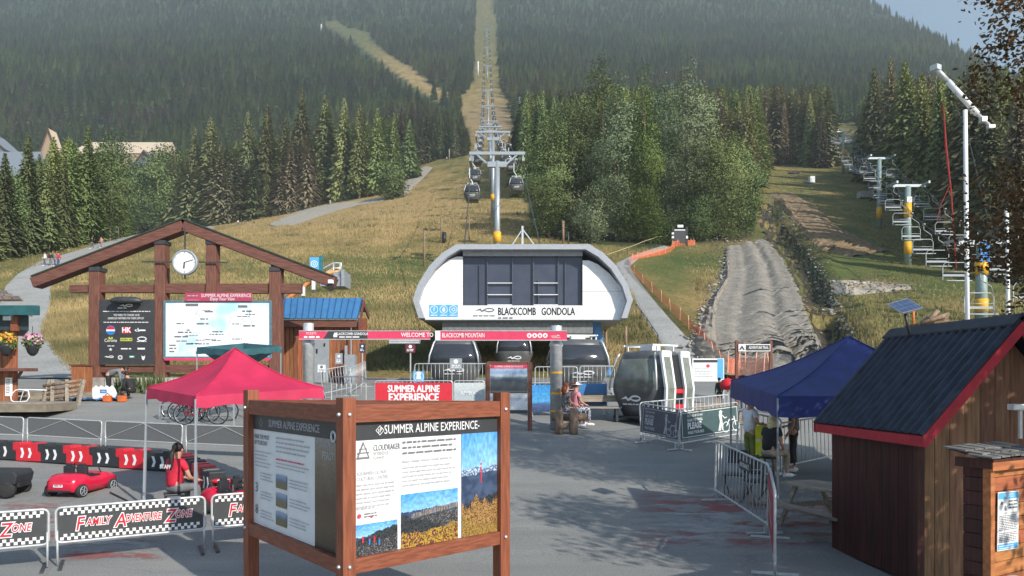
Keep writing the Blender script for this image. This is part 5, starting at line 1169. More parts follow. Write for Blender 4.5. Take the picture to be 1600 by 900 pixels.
p = ongr(1240, 17.4); person('visitor in dark trousers and white shoes standing right of the white-haired visitor', p, R(60), joints('stand', arms=dict(wrr=(.18, .22, 1.05))), c_grey, c_blk, h_blk, white)
def fold_chair(loc, rz, label):
    o = thing('folding_chair', label, 'chair', loc, rz, 'black chairs behind the ENTRANCE barrier')
    mb = MB(); mb.box((0, 0, .46), (.44, .42, .03)); mb.build('seat', black, o, bev=.008); mb = MB(); mb.box((0, -.23, .8), (.44, .025, .28)); mb.build('backrest', black, o, bev=.008)
    for x in (-.2, .2):
        mb = MB(); mb.tube([(x, -.23, .95), (x, .2, 0)], .013, 6); mb.build('leg', dkmetal, o); mb = MB(); mb.tube([(x, .16, .46), (x, -.28, 0)], .013, 6); mb.build('leg', dkmetal, o)
fold_chair(ongr(1150, 14.9), R(150), 'black folding chair left of the ENTRANCE plate'); fold_chair(ongr(1184, 14.3), R(200), 'black folding chair right below the ENTRANCE plate')
p = ongr(1165, 18.2); o = thing('traffic_flag', 'small yellow pennant on a stick by the navy tent leg', 'flag', p); mb = MB(); mb.bar((0, 0, 0), (0, 0, 1.95), .015); mb.build('stick', dkmetal, o); mb = MB(); mb.prism([(-.09, 0, 2.0), (.1, 0, 2.0), (.05, 0, 1.78), (.0, 0, 1.6), (-.03, 0, 1.78)], (0, .01, 0)); mb.build('cloth', c_hiv, o)
# hi-vis bag strap of the staff member
p = ongr(1188, 17.0); o = thing('safety_vest', 'yellow-green safety vest hung over the barrier beside the staff member', 'vest', p); mb = MB(); mb.box((0, 0, .75), (.22, .05, .8)); mb.build('cloth', c_hiv, o, bev=.02); mb = MB(); mb.box((0, -.03, .8), (.22, .006, .06)); mb.build('stripe', steelw, o)
# picnic table
o = thing('picnic_table', 'weathered wooden picnic table in front of the hut wall', 'table', (5.45, 12.35, .03), R(-72))
for k in range(5): mb = MB(); mb.box((0, -.3 + .15 * k, .76), (1.9, .142, .04)); mb.build('plank', greywood, o)
for y in (-.72, .72):
    for k in range(2): mb = MB(); mb.box((0, y - .07 + .14 * k, .45), (1.9, .132, .04)); mb.build('bench_plank', greywood, o)
for x in (-.7, .7):
    for s_ in (-1, 1): mb = MB(); mb.bar((x, s_ * .62, 0), (x, s_ * .25, .74), .09, .045); mb.build('leg', greywood, o)
    mb = MB(); mb.box((x + .05, 0, .41), (.045, 1.6, .09)); mb.build('crossbar', greywood, o)

# ------------------------------------------------------------------ right middle distance: trail boards, steps, sign
def post_board(name, label, cat, pxs, Y, ztop, board_z, mat_b, postm, wpost=.12, extra_b=0):
    a, b_ = ongr(pxs[0], Y), ongr(pxs[1], Y); o = thing(name, label, cat, a); L_ = b_.x - a.x
    for x in (0, L_): mb = MB(); mb.box((x, 0, ztop / 2), (wpost, wpost, ztop)); mb.build('post', postm, o)
    mb = MB(); mb.box((L_ / 2, -wpost / 2 - .02, sum(board_z) / 2), (L_ - extra_b, .035, board_z[1] - board_z[0])); bd = mb.build('board', mat_b, o); return o, bd, L_
Y = 26.0; s_ = F / Y
g = G(8.5, Y); zt = EYE + (HY - 532) / s_ - g; z0, z1 = EYE + (HY - 549) / s_ - g, EYE + (HY - 538) / s_ - g
o, bd, L_ = post_board('trail_sign', 'two-post wooden sign with a white ADVENTURE strip above the navy tent', 'sign', (1151, 1204), Y, zt, (z0, z1), white, timber, .1, .08)
M = face((0, -.095, 0), (1, 0, 0)); mb = MB(); mb.rect(.3, z0 + .03, L_ - .06, z1 - .03, .003, 0); mb.poly([(.06, z0 + .05, .003), (.16, z1 - .04, .003), (.26, z0 + .05, .003), (.2, z0 + .05, .003), (.16, z0 + .13, .003), (.12, z0 + .05, .003)], 0); mb.build('print', charcoal, bd, M=M); txt('ADVENTURE TRAIL', .13, white, bd, M, L_ * .62, (z0 + z1) / 2, .005, .62, .002)
Y = 29.0; s_ = F / Y; g = G(8, Y)
z0, z1 = EYE + (HY - 596) / s_ - g, EYE + (HY - 560) / s_ - g
o, bd, L_ = post_board('map_board', 'white trail map board beyond the gondola cabin', 'board', (1081, 1130), Y, z1, (max(.05, z0), z1), white, steelw, .06)
mb = MB(); mb.rect(.05, z1 - .16, L_ * .8, z1 - .06, .003, 0); mb.rect(L_ * .8, z0 + .1, L_ - .02, z1 - .02, .002, 2); mb.disc(L_ * .5, z1 - .3, .07, .003, 1); mb.words(.1, L_ * .75, z1 - .4, .1, 4, .025, .003, 3, .4, 2); mb.build('print', [charcoal, pink, skyb, inklt], bd, M=face((0, -.072, 0), (1, 0, 0)))
p = ongr(1124, 27.2); person('child in dark green standing with back turned by the trail map board', p, R(0), joints('stand'), c_green, c_green, h_blk, white, sleeves='long', legs='short', h=.62)
p = ongr(1137, 27.0); o = thing('parasol', 'small round red parasol beside the child in green', 'parasol', p); mb = MB(); mb.lathe([(.02, 1.1), (.22, 1.02), (.3, .85), (.27, .72), (.1, .66)], 16); mb.build('canopy', redpl, o, True); mb = MB(); mb.bar((0, 0, 0), (0, 0, 1.0), .05); mb.build('pole', steelw, o)
p = ongr(1156, 26.4); person('child in a white and red helmet behind the navy tent', p, R(150), joints('stand'), c_red, c_jean, None, black, cap=white, h=.66)
o = thing('timber_steps', 'low steps of brown timbers beside the gondola cabin', 'steps', ongr(1085, 24.0))
for k in range(4): mb = MB(); mb.box((.7 + .02 * k, .55 * k, .09 +   .16 * k), (1.9, .24, .16)); mb.build('tread', greywood, o, bev=.01)
# ------------------------------------------------------------------ timber pavilion with the clock and boards
def pbox(mb, x0, y0, x1, y1, Y, dep, org, mi=0, off=0):
    a, b_ = P(x0, y1, Y), P(x1, y0, Y); return mb.box(((a.x + b_.x) / 2 - org.x, Y + dep / 2 + off - org.y, (a.z + b_.z) / 2 - org.z), (b_.x - a.x, dep, b_.z - a.z), 0, mi)
Yp = 31.0; PO = ongr(290, Yp); PV = thing('timber_pavilion', 'brown timber gable frame with four posts on a stone plinth left of the plaza', 'pavilion', PO)
for x0, x1, y0, y1 in ((138, 155, 420, 592), (241, 257, 378, 592), (321, 337, 378, 470), (420, 438, 420, 600)):
    mb = MB(); pbox(mb, x0, y0, x1, y1, Yp, .5, PO); mb.build('post', timber, PV, bev=.03)
for x, yb in ((147, 420), (249, 378), (329, 378), (429, 420)):
    mb = MB(); pbox(mb, x - 6, yb - 12, x + 6, yb + 1, Yp + .08, .34, PO); pbox(mb, x - 8.5, yb - 3, x + 8.5, yb + 3, Yp - .05, .6, PO); mb.build('bracket', dkmetal, PV)
for a, b_ in (((290, 354), (56, 443)), ((290, 354), (524, 443))):
    p, q = P(*a, Yp + .2) - PO, P(*b_, Yp + .2) - PO; mb = MB(); mb.bar(p, q, .62, .44, up=(0, 0, 1)); mb.build('rafter', timberh, PV, bev=.03)
    mb = MB(); mb.bar(p + Vector((0, 0, .27)), q + Vector((0, 0, .27)), .7, .06); mb.build('rafter_cap', mk('dark_flashing', (.03, .05, .035), .6), PV)
for x0, x1, y0, y1, nm in ((108, 241, 445, 457, 'tie_beam'), (257, 420, 443, 458, 'tie_beam'), (337, 321, 0, 0, ''), (155, 241, 571, 582, 'rail'), (257, 420, 570, 582, 'rail'), (438, 470, 443, 458, 'tie_beam')):
    if nm: mb = MB(); pbox(mb, x0, y0, x1, y1, Yp + .1, .3, PO); mb.build(nm, timberh, PV, bev=.015)
for k in range(11):
    mb = MB(); x = 136 + k * 27; pbox(mb, x, 590, x + 26, 612, Yp - .12, .8, PO); mb.build('plinth_stone', stonem, PV, bev=.03)
mb = MB(); mb.bar(P(289, 356, Yp - .1) - PO, P(289, 436, Yp - .1) - PO, .05); mb.bar(P(222, 409, Yp - .1) - PO, P(356, 410, Yp - .1) - PO, .05); mb.build('clock_rods', dkmetal, PV)
co = P(289, 410, Yp - .25); CK = thing('clock', 'round white clock hanging in the pavilion gable', 'clock', co)
M = face((0, 0, 0), (1, 0, 0)); rr = 17 / F * Yp
mb = MB(); mb.lathe([(rr + .02, -.12), (rr + .07, -.1), (rr + .07, .06), (rr, .07), (rr - .03, .0)], 32, M=M); mb.build('rim', greyp, CK, True)
mb = MB(); mb.lathe([(rr - .01, -.02), (rr - .01, .035)], 32, M=M); mb.build('dial', white, CK)
for nm, a_, l, w_ in (('minute_hand', 74, rr * .85, .04), ('hour_hand', 184, rr * .55, .05)):
    a_ = R(a_); mb = MB(); mb.bar((0, -.06, 0), (math.sin(a_) * l, -.06, math.cos(a_) * l), w_, .01); mb.build(nm, black, CK)
mb = MB()
for k in range(12): a_ = k * math.pi / 6; mb.bar((math.sin(a_) * rr * .82, -.043, math.cos(a_) * rr * .82), (math.sin(a_) * rr * .93, -.043, math.cos(a_) * rr * .93), .03, .006)
mb.build('hour_marks', ink, CK)
# sponsor board
def flatboard(name, label, cat, x0, y0, x1, y1, Y, mat, dep=.06, fr=None):
    a = P(x0, y1, Y); b_ = P(x1, y0, Y); o = thing(name, label, cat, a); W_, H_ = b_.x - a.x, b_.z - a.z
    mb = MB(); mb.box((W_ / 2, dep / 2, H_ / 2), (W_, dep, H_)); bd = mb.build('board', mat, o)
    if fr:
        mb = MB()
        for x, z, w_, h_ in ((W_ / 2, -.05, W_ + .2, .1), (W_ / 2, H_ + .05, W_ + .2, .1), (-.05, H_ / 2, .1, H_), (W_ + .05, H_ / 2, .1, H_)): mb.box((x, dep / 2, z), (w_, dep + .04, h_))
        mb.build('frame', fr, o)
    return o, bd, W_, H_, face((0, -.006, 0), (1, 0, 0))
o, bd, W_, H_, M = flatboard('sponsor_board', 'dark grey board of partner logos between the left pavilion posts', 'board', 155, 468, 241, 570, Yp - .02, charcoal)
u = lambda px: (px - 155) / 86 * W_
v = lambda py: (570 - py) / 102 * H_
def swoosh(mb, x, y, s_, mi=0, z=.003):
    mb.poly([(x - .5 * s_, y, z), (x - .2 * s_, y + .13 * s_, z), (x - .12 * s_, y + .02 * s_, z), (x + .02 * s_, y + .1 * s_, z), (x, y - .03 * s_, z), (x - .16 * s_, y - .06 * s_, z), (x - .22 * s_, y + .02 * s_, z)], mi)
    mb.ring(x + .26 * s_, y + .04 * s_, .27 * s_, .07 * s_, z, mi, 18, .12 * s_)
mb = MB(); swoosh(mb, u(197), v(478), .55); mb.words(u(184), u(198), v(480.5), .1, 1, .04, .003, 0, 0, 1)
mb.words(u(161), u(235), v(486), .1, 1, .03, .003, 0, 0, 2); mb.words(u(162), u(233), v(503), .1, 1, .03, .003, 0, 0, 3)
mb.disc(u(173), v(516), .19, .003, 1); mb.ring(u(173), v(516), .2, .03, .004, 2); mb.poly([(u(173) - .19, v(516) - .03, .005), (u(173) + .19, v(516) + .03, .005), (u(173) + .1, v(516) + .16, .005), (u(173) - .1, v(516) + .16, .005)], 1); mb.poly([(u(173) - .19, v(516) - .05, .005), (u(173) + .19, v(516) - .02, .005), (u(173) + .1, v(516) - .16, .005), (u(173) - .1, v(516) - .16, .005)], 2); mb.rect(u(173) - .18, v(516) - .04, u(173) + .18, v(516) + .03, .006, 0)
mb.rect(u(191), v(521), u(204), v(511), .003, 3); mb.words(u(211), u(231), v(515), .1, 1, .06, .003, 0, 0, 7); mb.poly([(u(212), v(518), .003), (u(216), v(512), .003), (u(218), v(518), .003)])
mb.poly([(u(169), v(528), .003), (u(171), v(526), .003), (u(173), v(528.5), .003), (u(175), v(526), .003), (u(177), v(528), .003), (u(176), v(530), .003), (u(170), v(530), .003)], 4)
mb.rect(u(188), v(533), u(207), v(528), .003, 4); mb.words(u(189), u(206), v(529.5), .1, 1, .05, .005, 5, 0, 4); mb.ring(u(222), v(529.5), .2, .04, .003, 0, 18, .1); mb.words(u(214), u(229), v(533), .1, 1, .03, .003, 0, 0, 5)
mb.words(u(168), u(179), v(540), .1, 1, .03, .003, 0, 0, 6); mb.poly([(u(173) + .08 * (1 if k % 2 == 0 else .4) * math.sin(k * .628), v(546) + .08 * (1 if k % 2 == 0 else .4) * math.cos(k * .628), .003) for k in range(10)], 0)
mb.words(u(189), u(205), v(544), .1, 1, .05, .003, 0, 0, 8)
swoosh(mb, u(170), v(558), .4); mb.rect(u(184), v(562), u(192), v(555), .003, 5); mb.ring(u(188), v(558.5), .09, .03, .004, 0); mb.rect(u(202), v(559), u(211), v(555.5), .003, 6); mb.words(u(203), u(210), v(556.4), .1, 1, .05, .005, 0, 0, 9)
mb.poly([(u(221), v(555), .003), (u(223), v(557), .003), (u(225), v(557), .003), (u(227), v(555), .003), (u(226), v(561), .003), (u(224), v(563), .003), (u(222), v(561), .003)])
mb.build('print', [white, red, bluep, red, mk('lime_print', (.45, .5, .03), .5), ink, mk('green_print', (.02, .3, .16), .5)], bd, M=M)
txt('HK', .3, white, bd, M, u(197.5), v(516), .006, .9, .01); txt('WE WISH TO THANK OUR', .125, white, bd, M, u(198), v(492.5), .003, .72); txt('GENEROUS PARTNERS FOR THEIR SUPPORT', .125, white, bd, M, u(197), v(497.5), .003, .62)
txt('Corona', .2, white, bd, M, u(173), v(532), .003, .85); txt('UMBEL', .14, white, bd, M, u(222), v(545), .003, .9) if False else None
mb = MB(); mb.words(u(215), u(229), v(543.5), .1, 1, .07, .003, 0, 0, 12); mb.build('print', white, bd, M=M)
mb = MB(); mb.lathe([(.62, -.1), (.7, 0), (.6, .12), (.4, .2)], 20); c_ = P(197, 470, Yp - .3); lo_ = thing('board_lamp', 'dark hooded lamp over the sponsor board', 'lamp', c_); lo_.scale = (1, .4, .8); mb.build('hood', dkmetal, lo_, True)
# trail map board
o, bd, W_, H_, M = flatboard('trail_map_board', 'large white and pale blue trail map board in the pavilion', 'board', 259, 473, 421, 557, Yp - .04, mk('map_print', (.42, .68, .86), .4, scale=.55, col2=(.82, .86, .88), lo=.4, hi=.52, detail=7), .06, mk('blue_grey_frame', (.1, .17, .21), .5))
u = lambda px: (px - 259) / 162 * W_
v = lambda py: (557 - py) / 84 * H_
mb = MB(); r_ = random.Random(4)
for _ in range(26): x, y = r_.uniform(.3, W_ - .8), r_.uniform(.4, H_ - .25); mb.words(x, x + r_.uniform(.2, .6), y, .1, 1, r_.uniform(.03, .07), .003, 0, 0, int(x * 99))
mb.words(u(290), u(310), v(474.5), .1, 1, .11, .003, 0, 0, 2); mb.words(u(372), u(388), v(477), .1, 1, .1, .003, 0, 0, 3); mb.words(u(306), u(324), v(549), .1, 1, .1, .003, 0, 0, 5)
mb.rect(u(263), v(552), u(279), v(537), .003, 1); mb.words(u(264.5), u(278), v(538.5), .13, 3, .06, .005, 0, .3, 6)
for k in range(14): x0, y0 = r_.uniform(.5, W_ - .5), r_.uniform(1.0, H_ - .3); mb.poly([(x0, y0, .003), (x0 + .04, y0, .003), (x0 + r_.uniform(-.3, .4), y0 - r_.uniform(.3, .8), .003)], 2)
mb.build('print', [ink, white, mk('map_line', (.5, .55, .55), .5)], bd, M=M)
mb = MB(); mb.box((W_ / 2, .0, -.12), (W_ + .1, .09, .1)); mb.build('pink_rail', pink, o)
o, bd, W_, H_, M = flatboard('header_sign', 'crimson SUMMER ALPINE EXPERIENCE sign above the trail map', 'sign', 289, 457.5, 393, 470.5, Yp - .12, mk('dull_crimson', (.42, .05, .11), .5, var=.05))
txt('SUMMER ALPINE EXPERIENCE', .2, white, bd, M, W_ * .62, H_ * .66, .003, .8); txt('Enjoy Your View', .19, white, bd, M, W_ * .56, H_ * .25, .003, .8, shear=.2); mb = MB(); mb.words(.1, .55, H_ * .7, .1, 1, .04, .003, 0, 0, 3); mb.words(.1, .6, H_ * .15, .1, 1, .02, .003, 0, 0, 3); mb.build('print', inklt, bd, M=M)
# planter reeds below the boards
def reeds(name, label, px0, px1, Y, n, hh):
    a = ongr((px0 + px1) / 2, Y); o = thing(name, label, 'plant', a); w_ = (px1 - px0) / F * Y; mb = MB(); r_ = random.Random(int(px0))
    for _ in range(n): x, y, h_ = r_.uniform(-w_ / 2, w_ / 2), r_.uniform(-.2, .2), hh * r_.uniform(.5, 1); lx = r_.uniform(-.12, .12); mb.add([(x - .02, y, 0), (x + .02, y, 0), (x + lx * .5, y + .03, h_ * .6), (x + lx, y + r_.uniform(-.1, .1), h_)], [(0, 1, 2), (0, 2, 3)])
    mb.build('blades', mk('reed_green', (.06, .09, .03), .8, col2=(.16, .2, .07)), o)
reeds('reed_clump', 'clump of green reeds under the sponsor board right of the crouching people', 226, 262, Yp - .8, 160, .95); reeds('reed_clump', 'clump of green reeds under the sponsor board behind the crouching people', 183, 222, Yp - .6, 140, .85)
# two people crouching over a white sign
p = ongr(169, 29.2); person('person in dark clothes bending over the white cut-out sign, left of two', p, R(-75), joints('stand', lean=1.25, arms=dict(wrl=(-.15, .62, .45), wrr=(.15, .62, .45), ell=(-.2, .5, .7), elr=(.2, .5, .7))), c_grey, c_blk, h_blk, black, sleeves='long')
p = ongr(206, 28.7); person('person in black squatting beside the white cut-out sign, right of two', p, R(60), joints('squat', .3, .5), c_blk, c_blk, h_blk, black, sleeves='long')
a = ongr(162, 28.6); o = thing('cutout_sign', 'white scalloped cut-out sign lying against the kneeling people', 'sign', a); pts = [(-.42, 0), (.42, 0), (.5, .2), (.42, .4)] + [(.42 - .105 * k, .52 if k % 2 else .44) for k in range(1, 8)] + [(-.45, .4), (-.45, .15)]
mb = MB(); mb.prism([(x, 0, z + .06) for x, z in pts], (0, .05, 0)); bd = mb.build('board', white, o); mb = MB(); mb.rect(-.14, .22, .12, .36, .003); mb.rect(-.1, .26, .08, .31, .005, 1); mb.build('print', [bluep, inklt], bd, M=face((0, -.004, .06), (1, 0, 0)))
mb = MB(); r_ = random.Random(2); vs = [(x * .12 - 1.3, y * .14, .02 + r_.random() * .16) for y in range(5) for x in range(20)]; mb.add(vs, [(y * 20 + x, y * 20 + x + 1, y * 20 + x + 21, y * 20 + x + 20) for y in range(4) for x in range(19)]); a = ongr(150, 28.3); tp = mb.build('tarpaulin', mk('blue_tarp', (.05, .12, .26), .5, scale=5, bump=.3), loc=a); tag(tp, 'crumpled blue tarpaulin on the ground left of the crouching people', 'tarpaulin')
for i, (px, nm) in enumerate(((168, 'nearer the white sign'), (191, 'by the squatting person'))):
    a = ongr(px, 28.3); o = thing('tool_bag', 'small orange tool bag on the ground ' + nm, 'bag', a); mb = MB(); mb.box((0, 0, .12), (.3, .2, .24)); mb.build('body', mk('orange_cloth_%d' % i, (.6, .13, .03), .7), o, bev=.04); mb = MB(); mb.tube([(-.1, 0, .23), (0, 0, .33), (.1, 0, .23)], .015, 5); mb.build('handle', black, o)

# ------------------------------------------------------------------ ticket booth with a blue roof
Yb = 34.5; BO = ongr(500, Yb); B = thing('ticket_booth', 'red-brown boarded ticket booth with a blue standing seam roof', 'booth', BO); W = lambda px, py, Y: P(px, py, Y) - BO
for k in range(22):
    x = 428 + k * 6.15; mb = MB(); pbox(mb, x, 512, x + 5.7, 606, Yb, .08, BO); mb.build('plank', boards, B)
mb = MB(); pbox(mb, 428, 505, 562, 606, Yb + .1, 1.5, BO); mb.build('wall', boards, B)
mb = MB(); pbox(mb, 426, 500, 566, 511, Yb - .5, .1, BO); mb.build('eave_fascia', timberh, B)
e0, e1, r0, r1 = W(424, 499, Yb - .6), W(559, 499, Yb - .6), W(426, 467.5, Yb + .7), W(566, 467.5, Yb + .7)
for k in range(14):
    t0, t1 = k / 14 + .002, (k + 1) / 14 - .004; a, b_, c_, d_ = e0.lerp(e1, t0), e0.lerp(e1, t1), r0.lerp(r1, t1), r0.lerp(r1, t0); n_ = (b_ - a).cross(d_ - a).normalized() * .05
    mb = MB(); mb.prism([a, b_, c_, d_], n_); mb.build('roof_sheet', blueroof, B)
mb = MB()
for k in range(15): mb.bar(e0.lerp(e1, k / 14) + Vector((0, -.01, .06)), r0.lerp(r1, k / 14) + Vector((0, -.01, .06)), .035, .05)
mb.build('roof_seams', mk('seam_blue', (.03, .11, .26), .4, .2), B)
b0, b1 = r0 + Vector((0, 1.3, -.5)), r1 + Vector((0, 1.3, -.5)); mb = MB(); mb.prism([r0, r1, b1, b0], (0, .02, .06)); mb.build('back_roof', blueroof, B)
mb = MB(); mb.prism([e1 + Vector((.03, 0, -.1)), r1 + Vector((.03, 0, -.04)), b1 + Vector((.03, 0, -.1)), b1 + Vector((.03, 0, -.35)), r1 + Vector((.03, 0, -.34)), e1 + Vector((.03, 0, -.4))], (.06, 0, 0)); mb.build('gable_trim', timberh, B)
mb = MB(); pbox(mb, 560, 497, 571, 524, Yb - .1, .4, BO); mb.build('gable_board', cedar, B)
mb = MB(); pbox(mb, 491, 528, 514, 604, Yb - .09, .05, BO); mb.build('door', greyp, B)
mb = MB(); pbox(mb, 506, 536, 508, 541, Yb - .13, .03, BO); pbox(mb, 494, 545, 496, 552, Yb - .13, .03, BO); mb.build('door_fittings', black, B)
mb = MB(); mb.bar(W(549, 512, Yb - .3), W(549, 560, Yb - .3), .06); mb.bar(W(541, 540, Yb - .3), W(541, 560, Yb - .3), .12); mb.build('pipe', steel, B)
mb = MB(); pbox(mb, 538, 554, 554, 602, Yb - 1.2, .5, BO); o = mb.build('cabinet_box', greyp); o.location = BO; tag(o, 'tall plain grey cabinet in front of the ticket booth', 'cabinet')
def small_sign(label, px, y0, y1, w_, Y, mat, lines, pm=dkmetal, ybase=None, name='small_sign'):
    a = ongr(px, Y); o = thing(name, label, 'sign', a); zt, zb = EYE + (HY - y0) / F * Y - a.z, EYE + (HY - y1) / F * Y - a.z; w_ = w_ / F * Y
    mb = MB(); mb.bar((0, 0, 0), (0, 0, zt), .05); mb.build('post', pm, o); mb = MB(); mb.box((0, -.045, (zt + zb) / 2), (w_, .03, zt - zb)); bd = mb.build('board', mat, o)
    mb = MB(); mb.disc(0, zb + (zt - zb) * .72, min(w_, zt - zb) * .2, .002); mb.words(-w_ * .36, w_ * .4, zb + (zt - zb) * .42, (zt - zb) * .16, lines, (zt - zb) * .08, .003, 0, .2, int(px)); mb.build('print', white if mat is not white else ink, bd, M=face((0, -.062, 0), (1, 0, 0))); return o, bd, zt, zb
small_sign('grey sign with a white gondola symbol before the booth door', 530, 552, 569, 11, 32.5, greyp, 2)
small_sign('white notice on a dark stand beside the silver arch pillar', 503, 570, 582, 12, 31.5, white, 3); small_sign('dark sign with white lettering hung at the booth corner', 566.5, 537, 551, 9, 33.6, mk('navy_print', (.03, .04, .09), .5), 2, steelw)
small_sign('grey square notice on the barrier before the left dark cabin', 712.5, 560, 577.5, 19, 30, greyp, 2); small_sign('dull red sign on a thin pole left of the gondola bay', 641.5, 538, 551, 15, 31.5, mk('maroon_print', (.16, .03, .05), .5), 2, steelw)
o, bd, zt, zb = small_sign('blue square sign with a white gondola symbol on the barrier', 654.5, 580, 597, 17, 28, skyb, 0); a = F / 28
mb = MB(); mb.ring(0, (zt + zb) / 2, .19, .02, .004); mb.poly([(-.09, (zt + zb) / 2 - .1, .005), (.09, (zt + zb) / 2 - .1, .005), (.09, (zt + zb) / 2, .005), (.05, (zt + zb) / 2 + .05, .005), (-.05, (zt + zb) / 2 + .05, .005), (-.09, (zt + zb) / 2, .005)]); mb.build('print', white, bd, M=face((0, -.065, 0), (1, 0, 0)))

# ------------------------------------------------------------------ entrance arch: two pillars, two crimson beams
for px, w_, Y, ytop, x0, x1, y0, y1, lb, tx in ((482, 17, 25.6, 505, 467, 672, 517.5, 529.5, 'silver arch pillar carrying the crimson WELCOME TO beam, by the booth', 0), (869, 19, 23.2, 509, 680, 886, 517.5, 531, 'silver arch pillar carrying the crimson BLACKCOMB MOUNTAIN beam, by the couple', 1)):
    a = ongr(px, Y); o = thing('arch_pillar', lb, 'pillar', a, 0, 'entrance arch'); r_ = w_ / 2 / F * Y; zt = EYE + (HY - ytop) / F * Y - a.z; zl = EYE + (HY - y1 - 6) / F * Y - a.z
    mb = MB(); mb.lathe([(r_, 0), (r_, zl - .1), (r_ * 1.12, zl - .08), (r_ * 1.12, zl), (r_ * .95, zl + .03), (r_ * .95, zt - .02), (r_ * .9, zt)], 22); mb.build('shaft', steelw, o, True)
    if tx: mb = MB(); [mb.lathe([(r_ + .006, z), (r_ + .006, z + .06)], 22) for z in (.55, 1.1, 1.75)]; mb.build('band', yellow, o)
    Yf = Y - r_ - .16; A_ = P(x0, y1, Yf) - a; B_ = P(x1, y0, Yf) - a; mb = MB(); mb.box(((A_.x + B_.x) / 2, A_.y + .07, (A_.z + B_.z) / 2), (B_.x - A_.x, .14, B_.z - A_.z)); bm_ = mb.build('beam', pink, o); L_, H_ = B_.x - A_.x, B_.z - A_.z
    mb = MB(); mb.box(((A_.x + B_.x) / 2, A_.y + .07, B_.z + .012), (L_, .16, .022)); mb.box(((A_.x + B_.x) / 2, A_.y + .07, A_.z - .012), (L_, .16, .022)); mb.build('edge_strip', steelw, bm_)
    M = face((A_.x, A_.y - .004, A_.z), (1, 0, 0)); u = lambda p_: (p_ - x0) / (x1 - x0) * L_
    mb = MB()
    if not tx:
        mb.rect(u(513), 0, u(574), H_, .002, 1); mb.rect(u(521), .06, u(527), H_ * .6, .004, 0); mb.rect(u(522), H_ * .62, u(526), H_ * .8, .004, 0); mb.poly([(u(505), 0, .003), (u(513), 0, .003), (u(513), H_, .003)], 1)
        txt('BLACKCOMB GONDOLA', .13, white, bm_, M, u(550), H_ * .64, .004, .75, .002); txt('WELCOME TO', .2, white, bm_, M, u(652), H_ * .5, .004, .85, .003); txt('TICKETS', .11, white, bm_, M, u(486), H_ * .7, .004, .9); mb.words(u(475), u(500), H_ * .36, .1, 1, .06, .004, 0, .1, 4); mb.words(u(530), u(565), H_ * .32, .1, 1, .04, .004, 0, .1, 5)
    else:
        mb.rect(u(680), 0, u(688), H_, .002, 0)
        for k in range(4): mb.disc(u(827 + 8.3 * k), H_ * .5, .075, .004, 0); mb.poly([(u(825 + 8.3 * k), H_ * .38, .005), (u(829 + 8.3 * k), H_ * .38, .005), (u(827 + 8.3 * k), H_ * .7, .005)], 2)
        mb.rect(u(861), H_ * .4, u(874), H_ * .46, .004, 0); mb.poly([(u(871), H_ * .38, .004), (u(875), H_ * .44, .004), (u(871), H_ * .62, .004)], 0); mb.rect(u(862), H_ * .22, u(876), H_ * .26, .004, 0)
        txt('BLACKCOMB MOUNTAIN', .19, white, bm_, M, u(724), H_ * .5, .004, .6, .002)
    mb.build('print', [white, charcoal, pink], bm_, M=M)

# ------------------------------------------------------------------ gondola station
Ys_ = 36.0; SO = ongr(817, Ys_); ST = thing('gondola_station', 'white BLACKCOMB GONDOLA terminal with a curved grey shell and dark glass front', 'station', SO)
Sx = lambda px, py, dy=0: Vector((P(px, py, Ys_).x - SO.x, dy, P(px, py, Ys_).z - SO.z))
half = [(163, 497), (172, 468), (164, 444), (146, 415), (126, 395), (104, 381.5)]
outer = [(817 - a, b_) for a, b_ in half] + [(817 + a, b_) for a, b_ in half[::-1]]
hin = [(154, 497), (163, 470), (155.5, 447), (138, 420), (118, 401), (98, 389.5)]
inner = [(817 - a, b_) for a, b_ in hin] + [(817 + a, b_) for a, b_ in hin[::-1]]
shell_m = mk('shell_grey', (.36, .38, .42), .4, .1, var=.06)
mb = MB(); n_ = len(outer); D = 11.0
vs = [Sx(*p) for p in outer] + [Sx(*p) for p in inner] + [Sx(*p, D) for p in outer] + [Sx(*p, D) for p in inner]; fs = []
for i in range(n_ - 1): fs += [(i, i + 1, n_ + i + 1, n_ + i), (2 * n_ + i, 2 * n_ + i + 1, i + 1, i), (n_ + i, n_ + i + 1, 3 * n_ + i + 1, 3 * n_ + i), (3 * n_ + i, 3 * n_ + i + 1, 2 * n_ + i + 1, 2 * n_ + i)]
fs += [(0, n_, 3 * n_, 2 * n_), (n_ - 1, 2 * n_ - 1, 4 * n_ - 1, 3 * n_ - 1)]
mb.add(vs, fs); mb.build('shell', shell_m, ST)
REC = .55
def front(pts, nm, m_, off=0, th=.08): mb = MB(); mb.prism([Sx(px, py, REC + off) for px, py in pts], (0, th, 0)); return mb.build(nm, m_, ST)
sp = lambda px, py: (800 + (px - 800) * 1.0, py)
front([(722, 398), (722, 498), (662, 498), (653.5, 470), (661, 447), (679, 421), (699, 403), (712, 398)], 'front_panel', white)
front([(912, 404), (912, 498), (972, 498), (980.5, 470), (973, 447), (955, 425), (936, 410), (922, 404)], 'front_panel', white); fp = front([(722.3, 475.5), (911.7, 475.5), (911.7, 498), (722.3, 498)], 'front_panel', white)
mb = MB(); pbox(mb, 912.5, 452.6, 978, 453.2, Ys_, .01, SO, 0, REC - .012); mb.build('panel_joint', inklt, ST)
xs_ = [722, 761, 801, 834, 873.5, 912]
for a, b_ in zip(xs_, xs_[1:]): front([(a + .4, 397), (b_ - .4, 397), (b_ - .4, 475), (a + .4, 475)], 'pane', glassb, .25, .04)
mb = MB()
for x in xs_[1:-1]: pbox(mb, x - .9, 397, x + .9, 475, Ys_, .16, SO, 0, REC + .12)
